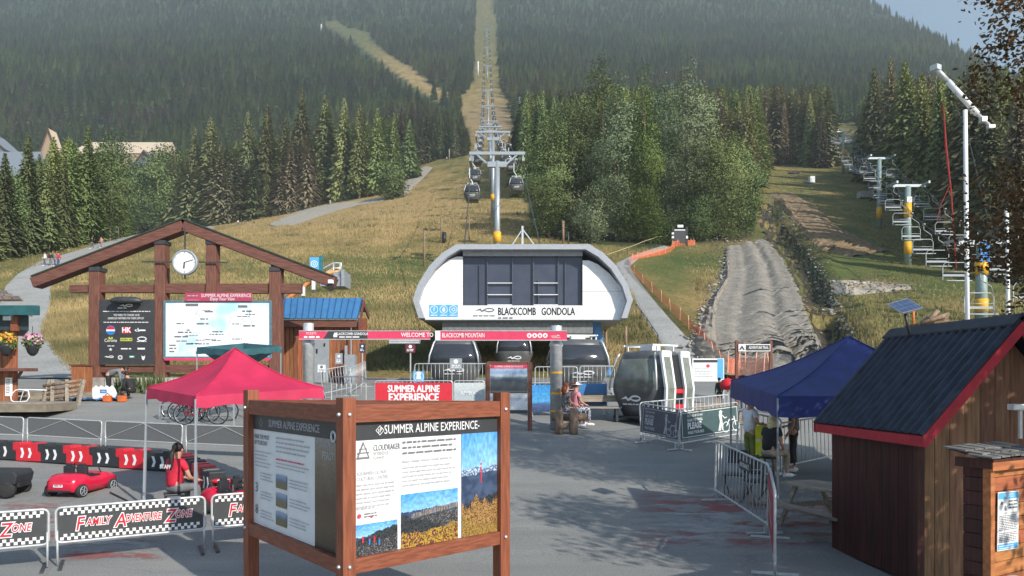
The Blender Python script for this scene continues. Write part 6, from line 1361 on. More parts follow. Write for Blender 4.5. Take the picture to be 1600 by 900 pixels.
pbox(mb, 841.5, 434, 843, 475, Ys_, .1, SO, 0, REC + .1); pbox(mb, 748, 410, 749.2, 472, Ys_, .06, SO, 0, REC + .15); pbox(mb, 884, 405, 885.2, 474, Ys_, .06, SO, 0, REC + .15)
mb.build('mullion', mk('dark_blue_grey', (.07, .08, .11), .4), ST)
mb = MB()
for x0, x1 in ((761, 800), (834.5, 873)):
    for y in (439.5, 458, 474.2): pbox(mb, x0, y - .55, x1, y + .55, Ys_, .08, SO, 0, REC + .08)
mb.build('pane_rail', white, ST)
mb = MB(); pbox(mb, 722, 388.5, 912, 397, Ys_, .5, SO, 0, REC); mb.build('soffit', greyp, ST)
mb = MB(); pbox(mb, 662, 396, 972, 497.5, Ys_, .1, SO, 0, D - .4); mb.build('back_wall', greyp, ST)
mb = MB(); pbox(mb, 660, 497, 974, 499.5, Ys_, D - 1.2, SO, 0, REC + .1); mb.build('floor', greyp, ST)
mb = MB(); pbox(mb, 688, 499.5, 930, 519, Ys_, 6.5, SO, 0, 1.0); mb.build('machine_box', mk('underside_grey', (.17, .18, .18), .6), ST)
for x in (699, 918): mb = MB(); pbox(mb, x - 9, 497, x + 9, 600, Ys_, 1.2, SO, 0, 6.2); mb.build('column', greyp, ST)
M = face(Sx(722, 498, REC - .004), (1, 0, 0)); u = lambda px: (px - 722) / F * Ys_
txt('BLACKCOMB', .53, black, fp, M, u(777.5), .39, .004, .6, 0, 'LEFT', fat=.018); txt('GONDOLA', .53, black, fp, M, u(846.5), .39, .004, .62, 0, 'LEFT', fat=.018)
mb = MB(); swoosh(mb, u(756), .44, .95); mb.words(u(738), u(775), .22, .1, 1, .06, .003, 0, 0, 3); mb.words(u(778), u(803), .12, .1, 1, .08, .003, 0, 0, 4); mb.build('print', ink, fp, M=M)
for k in range(3):
    mb = MB(); pbox(mb, 669 + k * 15.2, 474.5, 683.8 + k * 15.2, 493.5, Ys_, .02, SO, 0, REC - .02); tl = mb.build('icon_tile', skyb, ST); M = face(Sx(676.4 + k * 15.2, 482, REC - .024), (1, 0, 0))
    mb = MB(); mb.ring(0, 0, .2, .028, .003); mb.words(-.16, .16, -.26, .1, 1, .04, .003, 0, 0, k)
    if k == 1: mb.poly([(-.06, -.1, .003), (.07, -.1, .003), (.08, .05, .003), (0, .12, .003), (-.06, .05, .003)])
    if k == 2: mb.ring(.02, 0, .09, .03, .003); mb.rect(-.12, -.02, -.05, .02, .003)
    mb.build('print', white, tl, M=M)
    if k == 0: txt('?', .26, white, tl, M, 0, 0, .004, 1, .006)
mb = MB(); c_ = Sx(817, 382, 1.2); mb.bar(c_ + Vector((-.65, 0, 0)), c_ + Vector((0, 0, 1.0)), .05); mb.bar(c_ + Vector((.75, 0, 0)), c_ + Vector((0, 0, 1.0)), .05); mb.bar(c_, c_ + Vector((0, 0, 1.15)), .1); mb.build('roof_tripod', steelw, ST)
for x0, x1 in ((608, 655), (684, 730)): mb = MB(); pbox(mb, x0, 530, x1, 533.5, 33.5, .5, SO); pbox(mb, x0, 534, x1, 536.5, 33.5, .4, SO); mb.build('guide_rail', steelw, ST)
mb = MB(); mb.prism([P(926, 500, 38) - SO, P(938, 500, 38) - SO, P(945, 545, 38) - SO, P(962, 600, 38) - SO, P(935, 606, 38) - SO], (0, 1.0, 0)); o = mb.build('blue_chute', mk('blue_panel', (.07, .22, .5), .5), loc=SO); tag(o, 'sloping blue panel standing right of the gondola bay', 'panel')
# cabins
cabm = mk('cabin_grey', (.115, .118, .12), .3, .2, var=.1, scale=3)
greyglass = mk('greenish_glass', (.17, .185, .16), .2, var=.25, scale=3, spec=.5)
def loft(mb, secs, n=20, p=3.2):
    vs = []
    for z, a, b_ in secs:
        for k in range(n):
            t = 2 * math.pi * k / n; c, s_ = math.cos(t), math.sin(t); vs.append((a * math.copysign(abs(c) ** (2 / p), c), b_ * math.copysign(abs(s_) ** (2 / p), s_), z))
    fs = [(i * n + k, i * n + (k + 1) % n, (i + 1) * n + (k + 1) % n, (i + 1) * n + k) for i in range(len(secs) - 1) for k in range(n)] + [tuple(range(n))[::-1], tuple((len(secs) - 1) * n + k for k in range(n))]
    mb.add(vs, fs)
prof = [(0, .66, .62), (.06, .74, .7), (.35, .9, .84), (.8, 1.08, .98), (.95, 1.1, 1.0), (1.3, 1.04, .94), (1.85, .86, .78), (1.98, .8, .72), (2.04, .66, .6)]
def cabin(loc, rz, label, hang=False, near=False, group='gondola cabins'):
    o = thing('gondola_cabin', label, 'cabin', loc, rz, group); gm = greyglass if near else glass; mb = MB(); loft(mb, prof); mb.build('body', cabm, o, True)
    mb = MB(); loft(mb, [(.98, 1.108, 1.008), (1.3, 1.052, .952), (1.8, .888, .802)]); mb.build('window', gm, o, True)
    for sx_ in (-1, 1):
        for sy in (-1, 1): mb = MB(); mb.tube([(sx_ * a * .885, sy * b_ * .885, z) for z, a, b_ in ((.9, 1.1, 1.0), (1.3, 1.06, .96), (1.85, .89, .81), (1.97, .82, .74))], .035, 6); mb.build('pillar', steelw, o, True)
    mb = MB()
    for y in (-.55, .55): mb.bar((-.62, y, 2.2), (.62, y, 2.2), .05)
    for x in (-.6, .6): mb.bar((x, -.62, 2.2), (x, .62, 2.2), .05); mb.bar((x, .4, 2.03), (x, .4, 2.2), .04); mb.bar((x, -.4, 2.03), (x, -.4, 2.2), .04)
    mb.box((0, 0, 2.12), (.5, .4, .14)); mb.build('roof_rack', white, o)
    mb = MB(); swoosh(mb, 0, 0, .8); mb.words(-.35, .35, -.13, .1, 1, .035, .003, 0, 0, 1); mb.build('emblem', white, o, M=Matrix.Translation((0, -.96, .62)) @ Matrix.Rotation(R(90 + 15), 4, 'X'))
    mb = MB(); mb.bar((-.75, 0, .1), (.75, 0, .1), 1.9, .06); mb.build('ski_rack', blkpl, o)
    if hang:
        mb = MB(); mb.tube([(0, 0, 2.1), (0, 0, 2.5), (-.35, 0, 3.0), (-.35, 0, 4.2), (0, 0, 4.6)], .07, 6); mb.box((0, 0, 4.62), (.3, .8, .25)); mb.build('hanger', steelw, o)
    if near:
        for y in (-.5, .42):
            mb = MB(); pts = [(1.16, y - .2, .3), (1.2, y - .2, .95), (1.0, y - .2, 1.98), (1.0, y + .2, 1.98), (1.2, y + .2, .95), (1.16, y + .2, .3)]; mb.prism(pts[:], (.04, 0, 0)); d = mb.build('door_leaf', gm, o)
            mb = MB(); [mb.bar(a, b_, .08) for a, b_ in zip(pts, pts[1:] + pts[:1])]; mb.box((1.02, y, 1.92), (.1, .46, .16)); mb.build('door_frame', white, d)
        mb = MB(); mb.prism([(1.05, -.27, .25), (1.125, -.27, .95), (.93, -.27, 1.9), (.93, .19, 1.9), (1.125, .19, .95), (1.05, .19, .25)], (.012, 0, 0)); mb.build('dark_doorway', black, o)  # black panel painted in for the unlit cabin interior between the doors
        for z in (.42, .86): mb = MB(); mb.box((1.13, -.04, z), (.1, .42, .13)); mb.build('seat', redpl, o, bev=.03)
    return o
cabin(ongr(1016, 24.6, .05), R(-52), 'nearest gondola cabin, with open doors and red seats, parked on the plaza', near=True).scale = (1.06, 1.0, 1.12)
cabin(Vector((P(711, 0, 33.5).x, 33.5, G(0, 33.5) - .02)), 0, 'dark gondola cabin at the left of the station bay').scale = (1.14, 1, 1)
cabin(Vector((P(803, 0, 38).x, 38, G(0, 38) + .25)), 0, 'gondola cabin with a white roof in the middle of the station bay').scale = (.9, .9, 1)
cabin(Vector((P(902, 0, 31.5).x, 31.5, G(0, 31.5) + .02)), R(8), 'dark gondola cabin at the right of the station bay behind the couple').scale = (1.2, 1, 1.02)
# ------------------------------------------------------------------ barriers and banners before the station
BS = 'barriers in front of the gondola station'
for i, (x0, x1, Y0, Y1, nm) in enumerate(((505, 548, 29, 30.5, 'left of the ticket booth cabinet'), (548, 572, 29.5, 32.5, 'beside the grey cabinet, running away'), (518, 572, 27.2, 27.2, 'low in front of the booth, beside the crimson tent'), (648, 706, 31, 31, 'before the left dark cabin'), (712, 766, 31, 31, 'left of the information board'), (836, 902, 30.0, 30.0, 'right of the information board'), (906, 960, 30.2, 30.2, 'behind the couple'))):
    barrier(ongr(x0, Y0), ongr(x1, Y1), 'crowd barrier ' + nm, BS, 1.12)
o, bn, L_ = barrier(ongr(586, 26), ongr(707, 26), 'barrier with a red SUMMER ALPINE EXPERIENCE banner', BS, 1.15, banner=(red, .3, 1.08)); M = face((0, -.033, 0), (1, 0, 0)); txt('SUMMER ALPINE', .34, white, bn, M, L_ * .5, .86, .003, .74, 0, fat=.016); txt('EXPERIENCE', .4, white, bn, M, L_ * .5, .55, .003, .8, 0, fat=.02)
o, bn, L_ = barrier(ongr(709, 26), ongr(757, 26), 'barrier with a pale grey mountain banner', BS, 1.15, banner=(picture('print_pale', [(0, (.5, .54, .56)), (.5, (.42, .5, .54)), (.7, (.55, .6, .62)), (1, (.6, .65, .66))], 3, .2, 2), .3, 1.08)); txt('SUMMER ALPINE', .17, white, bn, M, L_ * .58, .72, .004, .6, .004)
pic_blue = picture('print_blue_peak', [(0, (.05, .08, .18)), (.3, (.08, .14, .3)), (.36, (.1, .4, .75)), (1, (.05, .3, .7))], 1.4, .5, 2); pic_ski = picture('print_blue_riders', [(0, (.04, .12, .28)), (.25, (.05, .06, .1)), (.5, (.12, .16, .2)), (.6, (.05, .2, .45)), (1, (.06, .25, .55))], 4, .5, 2)
barrier(ongr(827, 25.5), ongr(877, 25.5), 'barrier with a bright blue mountain peak banner', BS, 1.15, banner=(pic_blue, .15, 1.08)); barrier(ongr(900, 25.8), ongr(948, 25.8), 'barrier with a dark blue banner of riders behind the couple', BS, 1.15, banner=(pic_ski, .3, 1.08))
# information board
Yi = 23.0; a = ongr(762, Yi); o = thing('information_board', 'two-post brown board with a mountain panorama and a white sheet', 'board', a); s_ = F / Yi; zz = lambda py: EYE + (HY - py) / F * Yi - a.z
for x in (0, 66 / s_): mb = MB(); mb.box((x, 0, zz(566) / 2), (.14, .14, zz(566))); mb.build('post', timber, o, bev=.01)
mb = MB(); mb.box((33 / s_, 0, zz(567)), (66 / s_, .1, .1)); mb.build('cross_rail', timberh, o)
def ib(nm, y0, y1, m_, x0=.08, x1=66 / s_ - .08): mb = MB(); mb.box(((x0 + x1) / 2, -.03, (zz(y0) + zz(y1)) / 2), (x1 - x0, .04, zz(y0) - zz(y1))); return mb.build(nm, m_, o)
b1 = ib('header', 570, 576, pink); txt('SUMMER ALPINE EXPERIENCE', .085, white, b1, face((0, -.052, 0), (1, 0, 0)), 33 / s_, zz(573), 0, .8)
ib('panorama', 576, 611, picture('print_panorama', [(0, (.05, .06, .07)), (.3, (.09, .1, .11)), (.5, (.05, .07, .1)), (.62, (.16, .2, .26)), (.72, (.5, .55, .6)), (.8, (.25, .4, .6)), (1, (.4, .55, .7))], 4, .3, 2)); ib('lower_rail', 611.5, 614, charcoal); ib('white_sheet', 616, 640, picture('print_white_sheet', [(0, (.7, .72, .74)), (.5, (.75, .77, .8)), (.7, (.5, .54, .58)), (1, (.72, .74, .78))], 3, .4, 2), .02); ib('bottom_rail', 641, 646, charcoal)
# couple on a log seat
a = ongr(888, 22.4); o = thing('log_bench', 'grey log bench with upright log ends under the couple', 'bench', a)
for x, h_ in ((-.28, .72), (.16, .78)): mb = MB(); mb.lathe([(.13, 0), (.135, .3), (.12, h_), (.1, h_ + .01)], 12, (x, 0, 0)); mb.build('log_end', logwood, o, True)
mb = MB(); mb.tube([(-.5, .3, .5), (.6, .35, .5)], .12, 10); mb.build('log', logwood, o, True); mb = MB(); mb.tube([(-.3, -.1, .2), (.2, .1, .32)], .08, 8); mb.build('log', logwood, o, True)
p = ongr(884, 22.75); person('seated woman with auburn hair, sunglasses and a black dotted top', p, R(-70), joints('sit', .62), c_dots, c_mix, h_red, white, long_hair=True, sleeves='short'); 
g_ = thing('sunglasses', 'dark sunglasses on the auburn-haired woman', 'glasses', p, R(-70)); mb = MB(); hz_ = 1.63 + .72 - .95; mb.box((-.035, .098, hz_ + .012), (.05, .012, .032)); mb.box((.035, .098, hz_ + .012), (.05, .012, .032)); mb.bar((-.06, .098, hz_ + .02), (.06, .098, hz_ + .02), .008); mb.build('lenses', black, g_)
p = ongr(899, 23.0); person('seated person in white and pink beside the auburn-haired woman', p, R(-60), joints('sit', .6), c_pinkc, c_mix, h_red, white, cap=c_white)
o = thing('low_bench', 'long dark wooden bench behind the couple', 'bench', ongr(930, 24.6)); 
for k in range(3): mb = MB(); mb.box((0, -.2 + .2 * k, .46), (1.7, .18, .05)); mb.build('plank', greywood, o)
for x in (-.7, .7): mb = MB(); mb.box((x, 0, .22), (.08, .5, .43)); mb.build('leg', dkmetal, o)
mb = MB(); mb.box((0, .32, .75), (1.7, .05, .22)); mb.build('backrest', greywood, o)
# ------------------------------------------------------------------ bicycles behind the mesh fence
def bike(loc, rz, label, fm):
    o = thing('bicycle', label, 'bicycle', loc, rz, 'bicycles parked behind the mesh fence')
    for x in (-.53, .53):
        c_ = Vector((x, 0, .345)); mb = MB(); mb.tube([c_ + Vector((.335 * math.cos(t / 28 * 6.2832), 0, .335 * math.sin(t / 28 * 6.2832))) for t in range(28)], .022, 6, closed=True); wh = mb.build('wheel', tyre, o, True)
        mb = MB(); mb.tube([c_ + Vector((.31 * math.cos(t / 28 * 6.2832), 0, .31 * math.sin(t / 28 * 6.2832))) for t in range(28)], .008, 4, closed=True)
        for t in range(12): mb.bar(c_, c_ + Vector((.31 * math.cos(t / 12 * 6.2832), 0, .31 * math.sin(t / 12 * 6.2832))), .004)
        mb.build('spokes', steel, wh)
    mb = MB(); bb, st_, hd, ra, fa = (-.08, 0, .33), (-.2, 0, .78), (.36, 0, .82), (-.53, 0, .345), (.53, 0, .345)
    for a, b_ in ((bb, st_), (bb, (.4, 0, .7)), ((-.18, 0, .72), hd), (ra, bb), (ra, (-.18, 0, .72))): mb.tube([a, b_], .02, 7)
    mb.build('frame', fm, o, True); mb = MB(); mb.tube([hd, (.42, 0, .66), fa], .02, 7); mb.build('fork', black, o, True)
    mb = MB(); mb.tube([(.36, 0, .8), (.33, 0, .95)], .016, 6); mb.tube([(.32, -.3, .97), (.33, 0, .95), (.32, .3, .97)], .014, 6); mb.build('handlebar', black, o, True)
    mb = MB(); mb.tube([(-.19, 0, .75), (-.22, 0, .9)], .014, 6); mb.ball((-.24, 0, .92), (.13, .07, .035), 10, 6); mb.build('saddle', black, o, True)
    mb = MB(); mb.tube([(-.08 + .09 * math.cos(t / 14 * 6.28), -.04, .33 + .09 * math.sin(t / 14 * 6.28)) for t in range(14)], .008, 5, closed=True); mb.bar((-.08, -.05, .33), (.02, -.07, .19), .018); mb.build('crank', dkmetal, o)
fb = [mk('bike_grey', (.1, .1, .11), .35), mk('bike_red', (.5, .02, .03), .3), mk('bike_white', (.6, .6, .6), .35), mk('bike_black', (.02, .02, .02), .35)]
for i, (px, Y, m_, lb) in enumerate(((290, 25.0, 0, 'dark grey bicycle farthest left in the rack under the crimson tent edge'), (303, 24.5, 3, 'black bicycle second in the rack behind the mesh fence'), (314, 24.0, 1, 'bicycle with a red frame in the middle of the rack'), (330, 24.6, 2, 'bicycle with a pale frame farthest right in the rack'))): bike(ongr(px, Y), R(4 * (i - 1)), lb, fb[m_])
o = thing('bike_rack', 'low steel rack holding the bicycles', 'rack', ongr(310, 24.9)); mb = MB(); mb.bar((-1.3, 0, .06), (1.3, 0, .06), .05); mb.bar((-1.3, 0, .5), (1.3, 0, .5), .04); mb.bar((-1.3, 0, 0), (-1.3, 0, .5), .05); mb.bar((1.3, 0, 0), (1.3, 0, .5), .05); mb.build('frame', steel, o)
# ------------------------------------------------------------------ food kiosk, deck and flowers at the left edge
Yk = 27.5; KO = ongr(0, Yk); s_ = F / Yk; FK = thing('food_kiosk', 'wooden kiosk with teal eave and shingled roof cut by the left edge', 'kiosk', KO)
def wedge(x0, y0, x1, y1, Y, dep): mb = MB(); a, b_, c_, d_ = P(x0, y1, Y), P(x1, y1, Y), P(x1 - 8, y1, Y + dep), P(x0, y1, Y + dep); h_ = P(x0, y0, Y).z - a.z; mb.prism([Vector((q.x, q.y, a.z)) - KO for q in (a, b_, c_, d_)], (0, 0, h_)); return mb
wedge(-110, 496, 28, 632, Yk, 3.2).build('wall', boards, FK)
for k in range(12): mb = MB(); pbox(mb, -108 + k * 11.2, 497, -97.5 + k * 11.2, 632, Yk - .05, .05, KO); mb.build('plank', boards, FK)
mb = MB(); pbox(mb, -125, 477, 57, 492, Yk - .7, .2, KO); mb.build('eave_board', mk('teal_paint', (.02, .1, .11), .5, scale=3), FK)
wedge(-120, 492, 45, 516, Yk - .2, 3.6).build('eave_box', mk('dark_teal', (.03, .05, .055), .6), FK)
rs = mk('brown_grey_shingle', (.12, .09, .075), .85, scale=8, bump=.4, col2=(.22, .17, .14), rnd=.25)
mb = MB(); mb.prism([P(-125, 472, Yk - .8) - KO, P(36, 471, Yk - .8) - KO, P(-4, 455, Yk + 1.2) - KO, P(-125, 455, Yk + 1.2) - KO], (0, .02, .06)); mb.build('roof', rs, FK)
for r_ in range(4):
    for k in range(12):
        t0, t1 = r_ / 4, (r_ + 1) / 4 + .05; a, b_ = P(-125, 472, Yk - .84) - KO, P(-125, 455, Yk + 1.16) - KO; p0, p1 = a.lerp(b_, t0), a.lerp(b_, t1); x0 = k * .335 + (.12 if r_ % 2 else 0)
        if x0 + .3 > (161 - 40 * t0) / s_: continue
        mb = MB(); mb.prism([p0 + Vector((x0, 0, .09)), p0 + Vector((x0 + .31, 0, .09)), p1 + Vector((x0 + .31, 0, .07)), p1 + Vector((x0, 0, .07))], (0, 0, .035)); mb.build('shingle', rs, FK)
mb = MB(); pbox(mb, -30, 508, -1, 570, Yk - .06, .04, KO); mb.build('hatch', black, FK); mb = MB(); pbox(mb, -40, 575, 40, 580, Yk - .7, .7, KO); mb.bar(P(34, 580, Yk - .6) - KO, P(22, 597, Yk) - KO, .08); mb.build('counter', timberh, FK)
mb = MB(); pbox(mb, 16, 494, 27, 517, Yk - .3, .3, KO); mb.build('bracket_board', cedar, FK)
o, bd, W_, H_, M = flatboard('menu_sheet', 'tall white menu sheet on the kiosk wall', 'sign', 8, 590, 19, 619, Yk - .1, white, .02); mb = MB(); mb.words(.04, W_ - .04, H_ - .06, .06, 9, .025, .003, 0, .3, 4); mb.build('print', ink, bd, M=M)
a = P(46, 493, Yk - .4); o = thing('security_camera', 'small white camera under the teal eave', 'camera', a); mb = MB(); mb.tube([(-.15, 0, .08), (.12, -.05, 0)], .055, 8); mb.build('body', white, o, True); mb = MB(); mb.bar((-.1, 0, .06), (-.18, .1, .2), .04); mb.build('bracket', white, o)
a = P(13, 497, Yk - .35); o = thing('wall_lamp', 'grey lamp on the kiosk wall under the eave', 'lamp', a); mb = MB(); mb.box((0, 0, 0), (.3, .2, .2)); mb.build('housing', steel, o, bev=.03)
flm = [mk('flower_yellow', (.6, .4, .03), .7, col2=(.55, .2, .04)), mk('flower_pink', (.5, .12, .28), .7, col2=(.6, .45, .5)), mk('basket_leaves', (.05, .1, .03), .8, col2=(.12, .18, .05))]
for px, py, Y, m_, lb, w_ in ((10, 533, Yk - .55, 0, 'hanging basket of yellow and white flowers on the kiosk front', .38), (51, 533, Yk - .1, 1, 'hanging basket of pink flowers at the kiosk corner', .38)):
    a = P(px, py, Y); o = thing('flower_basket', lb, 'flower basket', a); r_ = random.Random(px); mb = MB(); mb.lathe([(.06, -.55), (.16, -.45), (.24, -.2), (.26, -.12)], 12); mb.build('pot', blkpl, o, True); mb = MB(); mb.tube([(0, 0, -.1), (0, .0, .55)], .012, 5); mb.build('hook', dkmetal, o)
    for nm, mm, n_, z_ in (('leaves', flm[2], 260, -.05), ('flowers', flm[m_], 200, .05)):
        mb = MB()
        for _ in range(n_):
            while True:
                q = Vector((r_.uniform(-1, 1), r_.uniform(-1, 1), r_.uniform(-1, 1)))
                if .3 < q.length < 1: break
            q = Vector((q.x * w_, q.y * w_ * .8, q.z * w_ * .75 + z_)); d = Vector((r_.uniform(-1, 1), r_.uniform(-1, 1), r_.uniform(-1, 1))).normalized() * .06; e = d.orthogonal().normalized() * .045; mb.add([q - d, q + e, q + d, q - e], [(0, 1, 2, 3)])
        mb.build(nm, mm, o, kind='stuff')
mb_ = thing('wooden_deck', 'low grey wooden deck in front of the food kiosk', 'deck', ongr(0, 26)); DO = mb_.location; top = G(0, 26.5) + .32
edge = [(-9, 25.3), (-17.2, 25.5)]
A_, B_, C_ = P(-120, 0, 24.4), P(74, 0, 25.2), P(120, 0, 27.2)
pts = [(P(-160, 0, 24.2).x, 24.2), (P(72, 0, 24.9).x, 24.9), (P(121, 0, 26.8).x, 26.8), (P(60, 0, 27.4).x, 27.4), (P(-160, 0, 27.4).x, 27.4)]
mb = MB(); mb.prism([(x - DO.x, y - DO.y, top - .3 - DO.z) for x, y in pts], (0, 0, .26)); mb.build('skirt', mk('deck_skirt', (.2, .17, .13), .85, scale=3, bump=.3), mb_)
for k in range(14):
    y0 = 24.25 + k * .222; y1 = y0 + .205; xl = P(-160, 0, 24.2).x
    def xr(y): return lerp_table([(pts[0][1], pts[0][0] + .01), (pts[1][1], pts[1][0]), (pts[2][1], pts[2][0]), (pts[3][1] + .01, pts[3][0])], y)
    x0 = xl; xa, xb = xr(y0), xr(min(y1, 27.39))
    if xa - x0 < .3: continue
    mb = MB(); mb.prism([(x0 - DO.x, y0 - DO.y, top - .035 - DO.z), (xa - DO.x, y0 - DO.y, top - .035 - DO.z), (xb - DO.x, y1 - DO.y, top - .035 - DO.z), (x0 - DO.x, y1 - DO.y, top - .035 - DO.z)], (0, 0, .04)); mb.build('plank', greywood, mb_)
a = Vector((P(31, 0, 26.2).x, 26.2, top)); o = thing('loop_rack', 'white loop-shaped rack on the deck', 'rack', a); mb = MB(); mb.tube([(-.3 + .0, 0, .05), (-.33, 0, .25), (-.15, 0, .42), (0, 0, .45), (.3, 0, .4), (.34, 0, .2), (.25, 0, .03), (0, 0, 0), (-.2, 0, 0)], .022, 7, closed=True); mb.tube([(0, 0, .0), (.12, .05, .45), (.9, .1, .42)], .018, 7); mb.build('frame', white, o, True)
o = thing('log_fence', 'short leaning fence of split logs beside the deck', 'fence', ongr(92, 27.6))
for x, l in ((-.62, .12), (-.25, -.1), (.3, -.12), (.7, .1)): mb = MB(); mb.bar((x, 0, -.05), (x + l, .2, .95), .12); mb.build('post', greywood, o)
for k in range(4): mb = MB(); mb.tube([(-.65, .1, .2 + .17 * k), (.75, .16, .42 + .17 * k)], .06, 7); mb.build('rail', logwood, o, True)
o = thing('planter_box', 'brown wooden box beside the left pavilion post', 'planter', ongr(128, 30.5)); mb = MB(); mb.box((0, 0, .55), (.55, .6, 1.1)); mb.build('box', boards, o, bev=.02); mb = MB(); mb.box((0, 0, 1.12), (.65, .7, .06)); mb.build('lid', timberh, o)
for k, yy in enumerate((29.8, 29.0)): tag(MB().box((0, 0, .05), (4.6, .16, .14)).build('kerb_log', greywood, loc=ongr(60 - 14 * k, yy)), 'grey timber edging across the path end ' + ('behind the log fence' if k == 0 else 'just behind the deck'), 'edging')
# ------------------------------------------------------------------ gondola line up the mountain
GX = lambda Y: 1.3 - .0355 * Y
TW = [(85, 252, 1), (135, 214, 1), (205, 203, 0), (280, 193, 0), (390, 168, 0), (480, 143, 0), (640, 104, 0), (800, 74, 0), (1010, 46, 0), (1250, 24, 0)]
GT = 'gondola line towers'; rope = [(45.5, 7.6)]
names = ['nearest silver gondola tower with a yellow foot, rising behind the terminal', 'second gondola tower, its pole just behind the nearest one'] + ['small gondola tower number %d up the cleared line, counting from the terminal' % k for k in range(3, 11)]
towm = mk('tower_grey', (.36, .4, .43), .4, .4, var=.08)
for (Y, row, yel), nm in zip(TW, names):
    x = GX(Y); z0 = G(x, Y); zt = EYE + (HY - row) / F * Y; rope.append((Y, zt - .6)); k = 1 if Y < 300 else 1.25
    o = thing('lift_tower', nm, 'lift tower', (x, Y, z0), 0, GT); h = zt - z0
    mb = MB(); mb.tube([(0, 0, -.5), (0, 0, h)], [.4 * k, .3 * k], 14); mb.build('pole', towm, o, True)
    if yel: mb = MB(); zb = (EYE + (HY - 379) / F * Y if Y < 100 else z0 + 3.2) - z0; mb.tube([(0, 0, zb), (0, 0, zb + 1.2)], .46, 14); mb.build('band', yellow, o, True)
    mb = MB(); mb.box((0, 0, h + .9), (6.4, .35 * k, .35 * k)); mb.box((0, 0, h - .4), (2.2, .5, .6)); mb.build('crossarm', towm, o)
    for s_ in (-1, 1):
        mb = MB(); mb.bar((s_ * 1.0, 0, h - .4), (s_ * 2.5, 0, h + .9), .2 * k); mb.build('brace', towm, o); mb = MB(); mb.box((s_ * 3, 0, h - .3), (.3, 3.6, .35)); mb.bar((s_ * 3, 0, h - .3), (s_ * 3, 0, h + .9), .16); mb.build('sheaves', towm, o)
cabm_far = cabm
for s_ in (-1, 1):
    pts = []
    for (a, za), (b_, zb) in zip(rope, rope[1:]):
        for k in range(6): t = k / 6; Y = a + (b_ - a) * t; pts.append((GX(Y) + 3 * s_, Y, za + (zb - za) * t - (b_ - a) * .018 * math.sin(math.pi * t)))
    pts.append((GX(rope[-1][0]) + 3 * s_, rope[-1][0], rope[-1][1])); mb = MB(); mb.tube(pts, .05, 5); tag(mb.build('haul_rope', dkmetal, kind=None), 'steel haul rope of the gondola, ' + ('left' if s_ < 0 else 'right') + ' of the towers', 'cable')
def rope_z(Y):
    for (a, za), (b_, zb) in zip(rope, rope[1:]):
        if Y <= b_: t = (Y - a) / (b_ - a); return za + (zb - za) * t - (b_ - a) * .018 * math.sin(math.pi * t)
    return rope[-1][1]
ps = []
for s_, Y0 in ((-1, 92), (1, 104)):
    Y = Y0
    while Y < 1150: ps.append((Y, s_)); Y += 24 if Y < 300 else 30
ps.sort(); c0 = None
for i, (Y, s_) in enumerate(ps):
    lb = 'grey gondola cabin hanging on the ' + ('left' if s_ < 0 else 'right') + ' rope, ' + ('nearest of the line' if i < 2 else ['below the nearest tower', 'between the nearest and the second tower', 'just past the second tower', 'between the third and fourth towers', 'past the fourth tower', 'past the fifth tower', 'past the sixth tower, far up', 'past the seventh tower, far up', 'past the eighth tower, very far up', 'near the top of the line'][sum(1 for t in TW if t[0] < Y) if sum(1 for t in TW if t[0] < Y) < 10 else 9])
    loc = (GX(Y) + 3 * s_, Y, rope_z(Y) - 4.72)
    if c0 is None: c0 = cabin(loc, 0, lb, True, group='gondola cabins hanging on the line')
    else: dup(c0, loc, 0, lb)
# ------------------------------------------------------------------ chairlift on the right
CXL = lambda Y: 13.9 + .385 * Y
CT = [(55, 380, 1), (91, 291, 1), (122, 248, 1), (214, 206, 1), (279, 196, 1)]
cr = []
for (Y, row, yel), nm in zip(CT, ['nearest chairlift tower, with a blue plate, behind the white snow gun mast', 'green-grey chairlift tower with two yellow bands on the lower meadow', 'chairlift tower with one dull yellow band in the shaded meadow', 'upper chairlift tower with a yellow plate before the conifers', 'farthest chairlift tower at the forest edge']):
    x = CXL(Y); z0 = G(x, Y); zt = EYE + (HY - row) / F * Y; cr.append((Y, zt + .1)); h = zt - z0; o = thing('chairlift_tower', nm, 'lift tower', (x, Y, z0), 0, 'chairlift towers')
    mb = MB(); mb.tube([(0, 0, -.5), (0, 0, h)], [.44, .34], 14); mb.build('pole', mk('tower_green_grey', (.28, .37, .36), .45, .2, var=.08) if Y == 55 else MATS['tower_green_grey'], o, True)
    for f0, f1 in ([(.13, .29), (.6, .78)] if Y in (55, 91) else [(.14, .3)] if Y == 122 else [(.3, .6)]): mb = MB(); mb.tube([(0, 0, h * f0), (0, 0, h * f1)], .45, 14); mb.build('band', yellow, o, True)
    if Y == 55: mb = MB(); mb.box((0, -.42, h * .88), (.7, .05, 1.5)); mb.build('plate', bluep, o)
    if Y == 91: mb = MB(); mb.box((0, -.4, h * .82), (.62, .05, .7)); mb.build('plate', white, o)
    mb = MB(); mb.box((0, 0, h + .05), (4.2, .3, .32)); mb.build('crossarm', towm, o)
    for s_ in (-1, 1): mb = MB(); mb.box((s_ * 1.95, 0, h + .2), (.22, 2.6, .3)); mb.build('sheaves', towm, o)
cr = [(44, cr[0][1] - 4.5)] + cr
def crz(Y):
    for (a, za), (b_, zb) in zip(cr, cr[1:]):
        if Y <= b_: t = (Y - a) / (b_ - a); return za + (zb - za) * t - (b_ - a) * .03 * math.sin(math.pi * t)
    return cr[-1][1]
for s_ in (-1, 1): mb = MB(); mb.tube([(CXL(Y) + 1.95 * s_, Y, crz(Y)) for Y in [44 + 235 * k / 50 for k in range(51)]], .035, 5); tag(mb.build('haul_rope', dkmetal), 'steel haul rope of the chairlift, ' + ('left' if s_ < 0 else 'right') + ' side', 'cable')
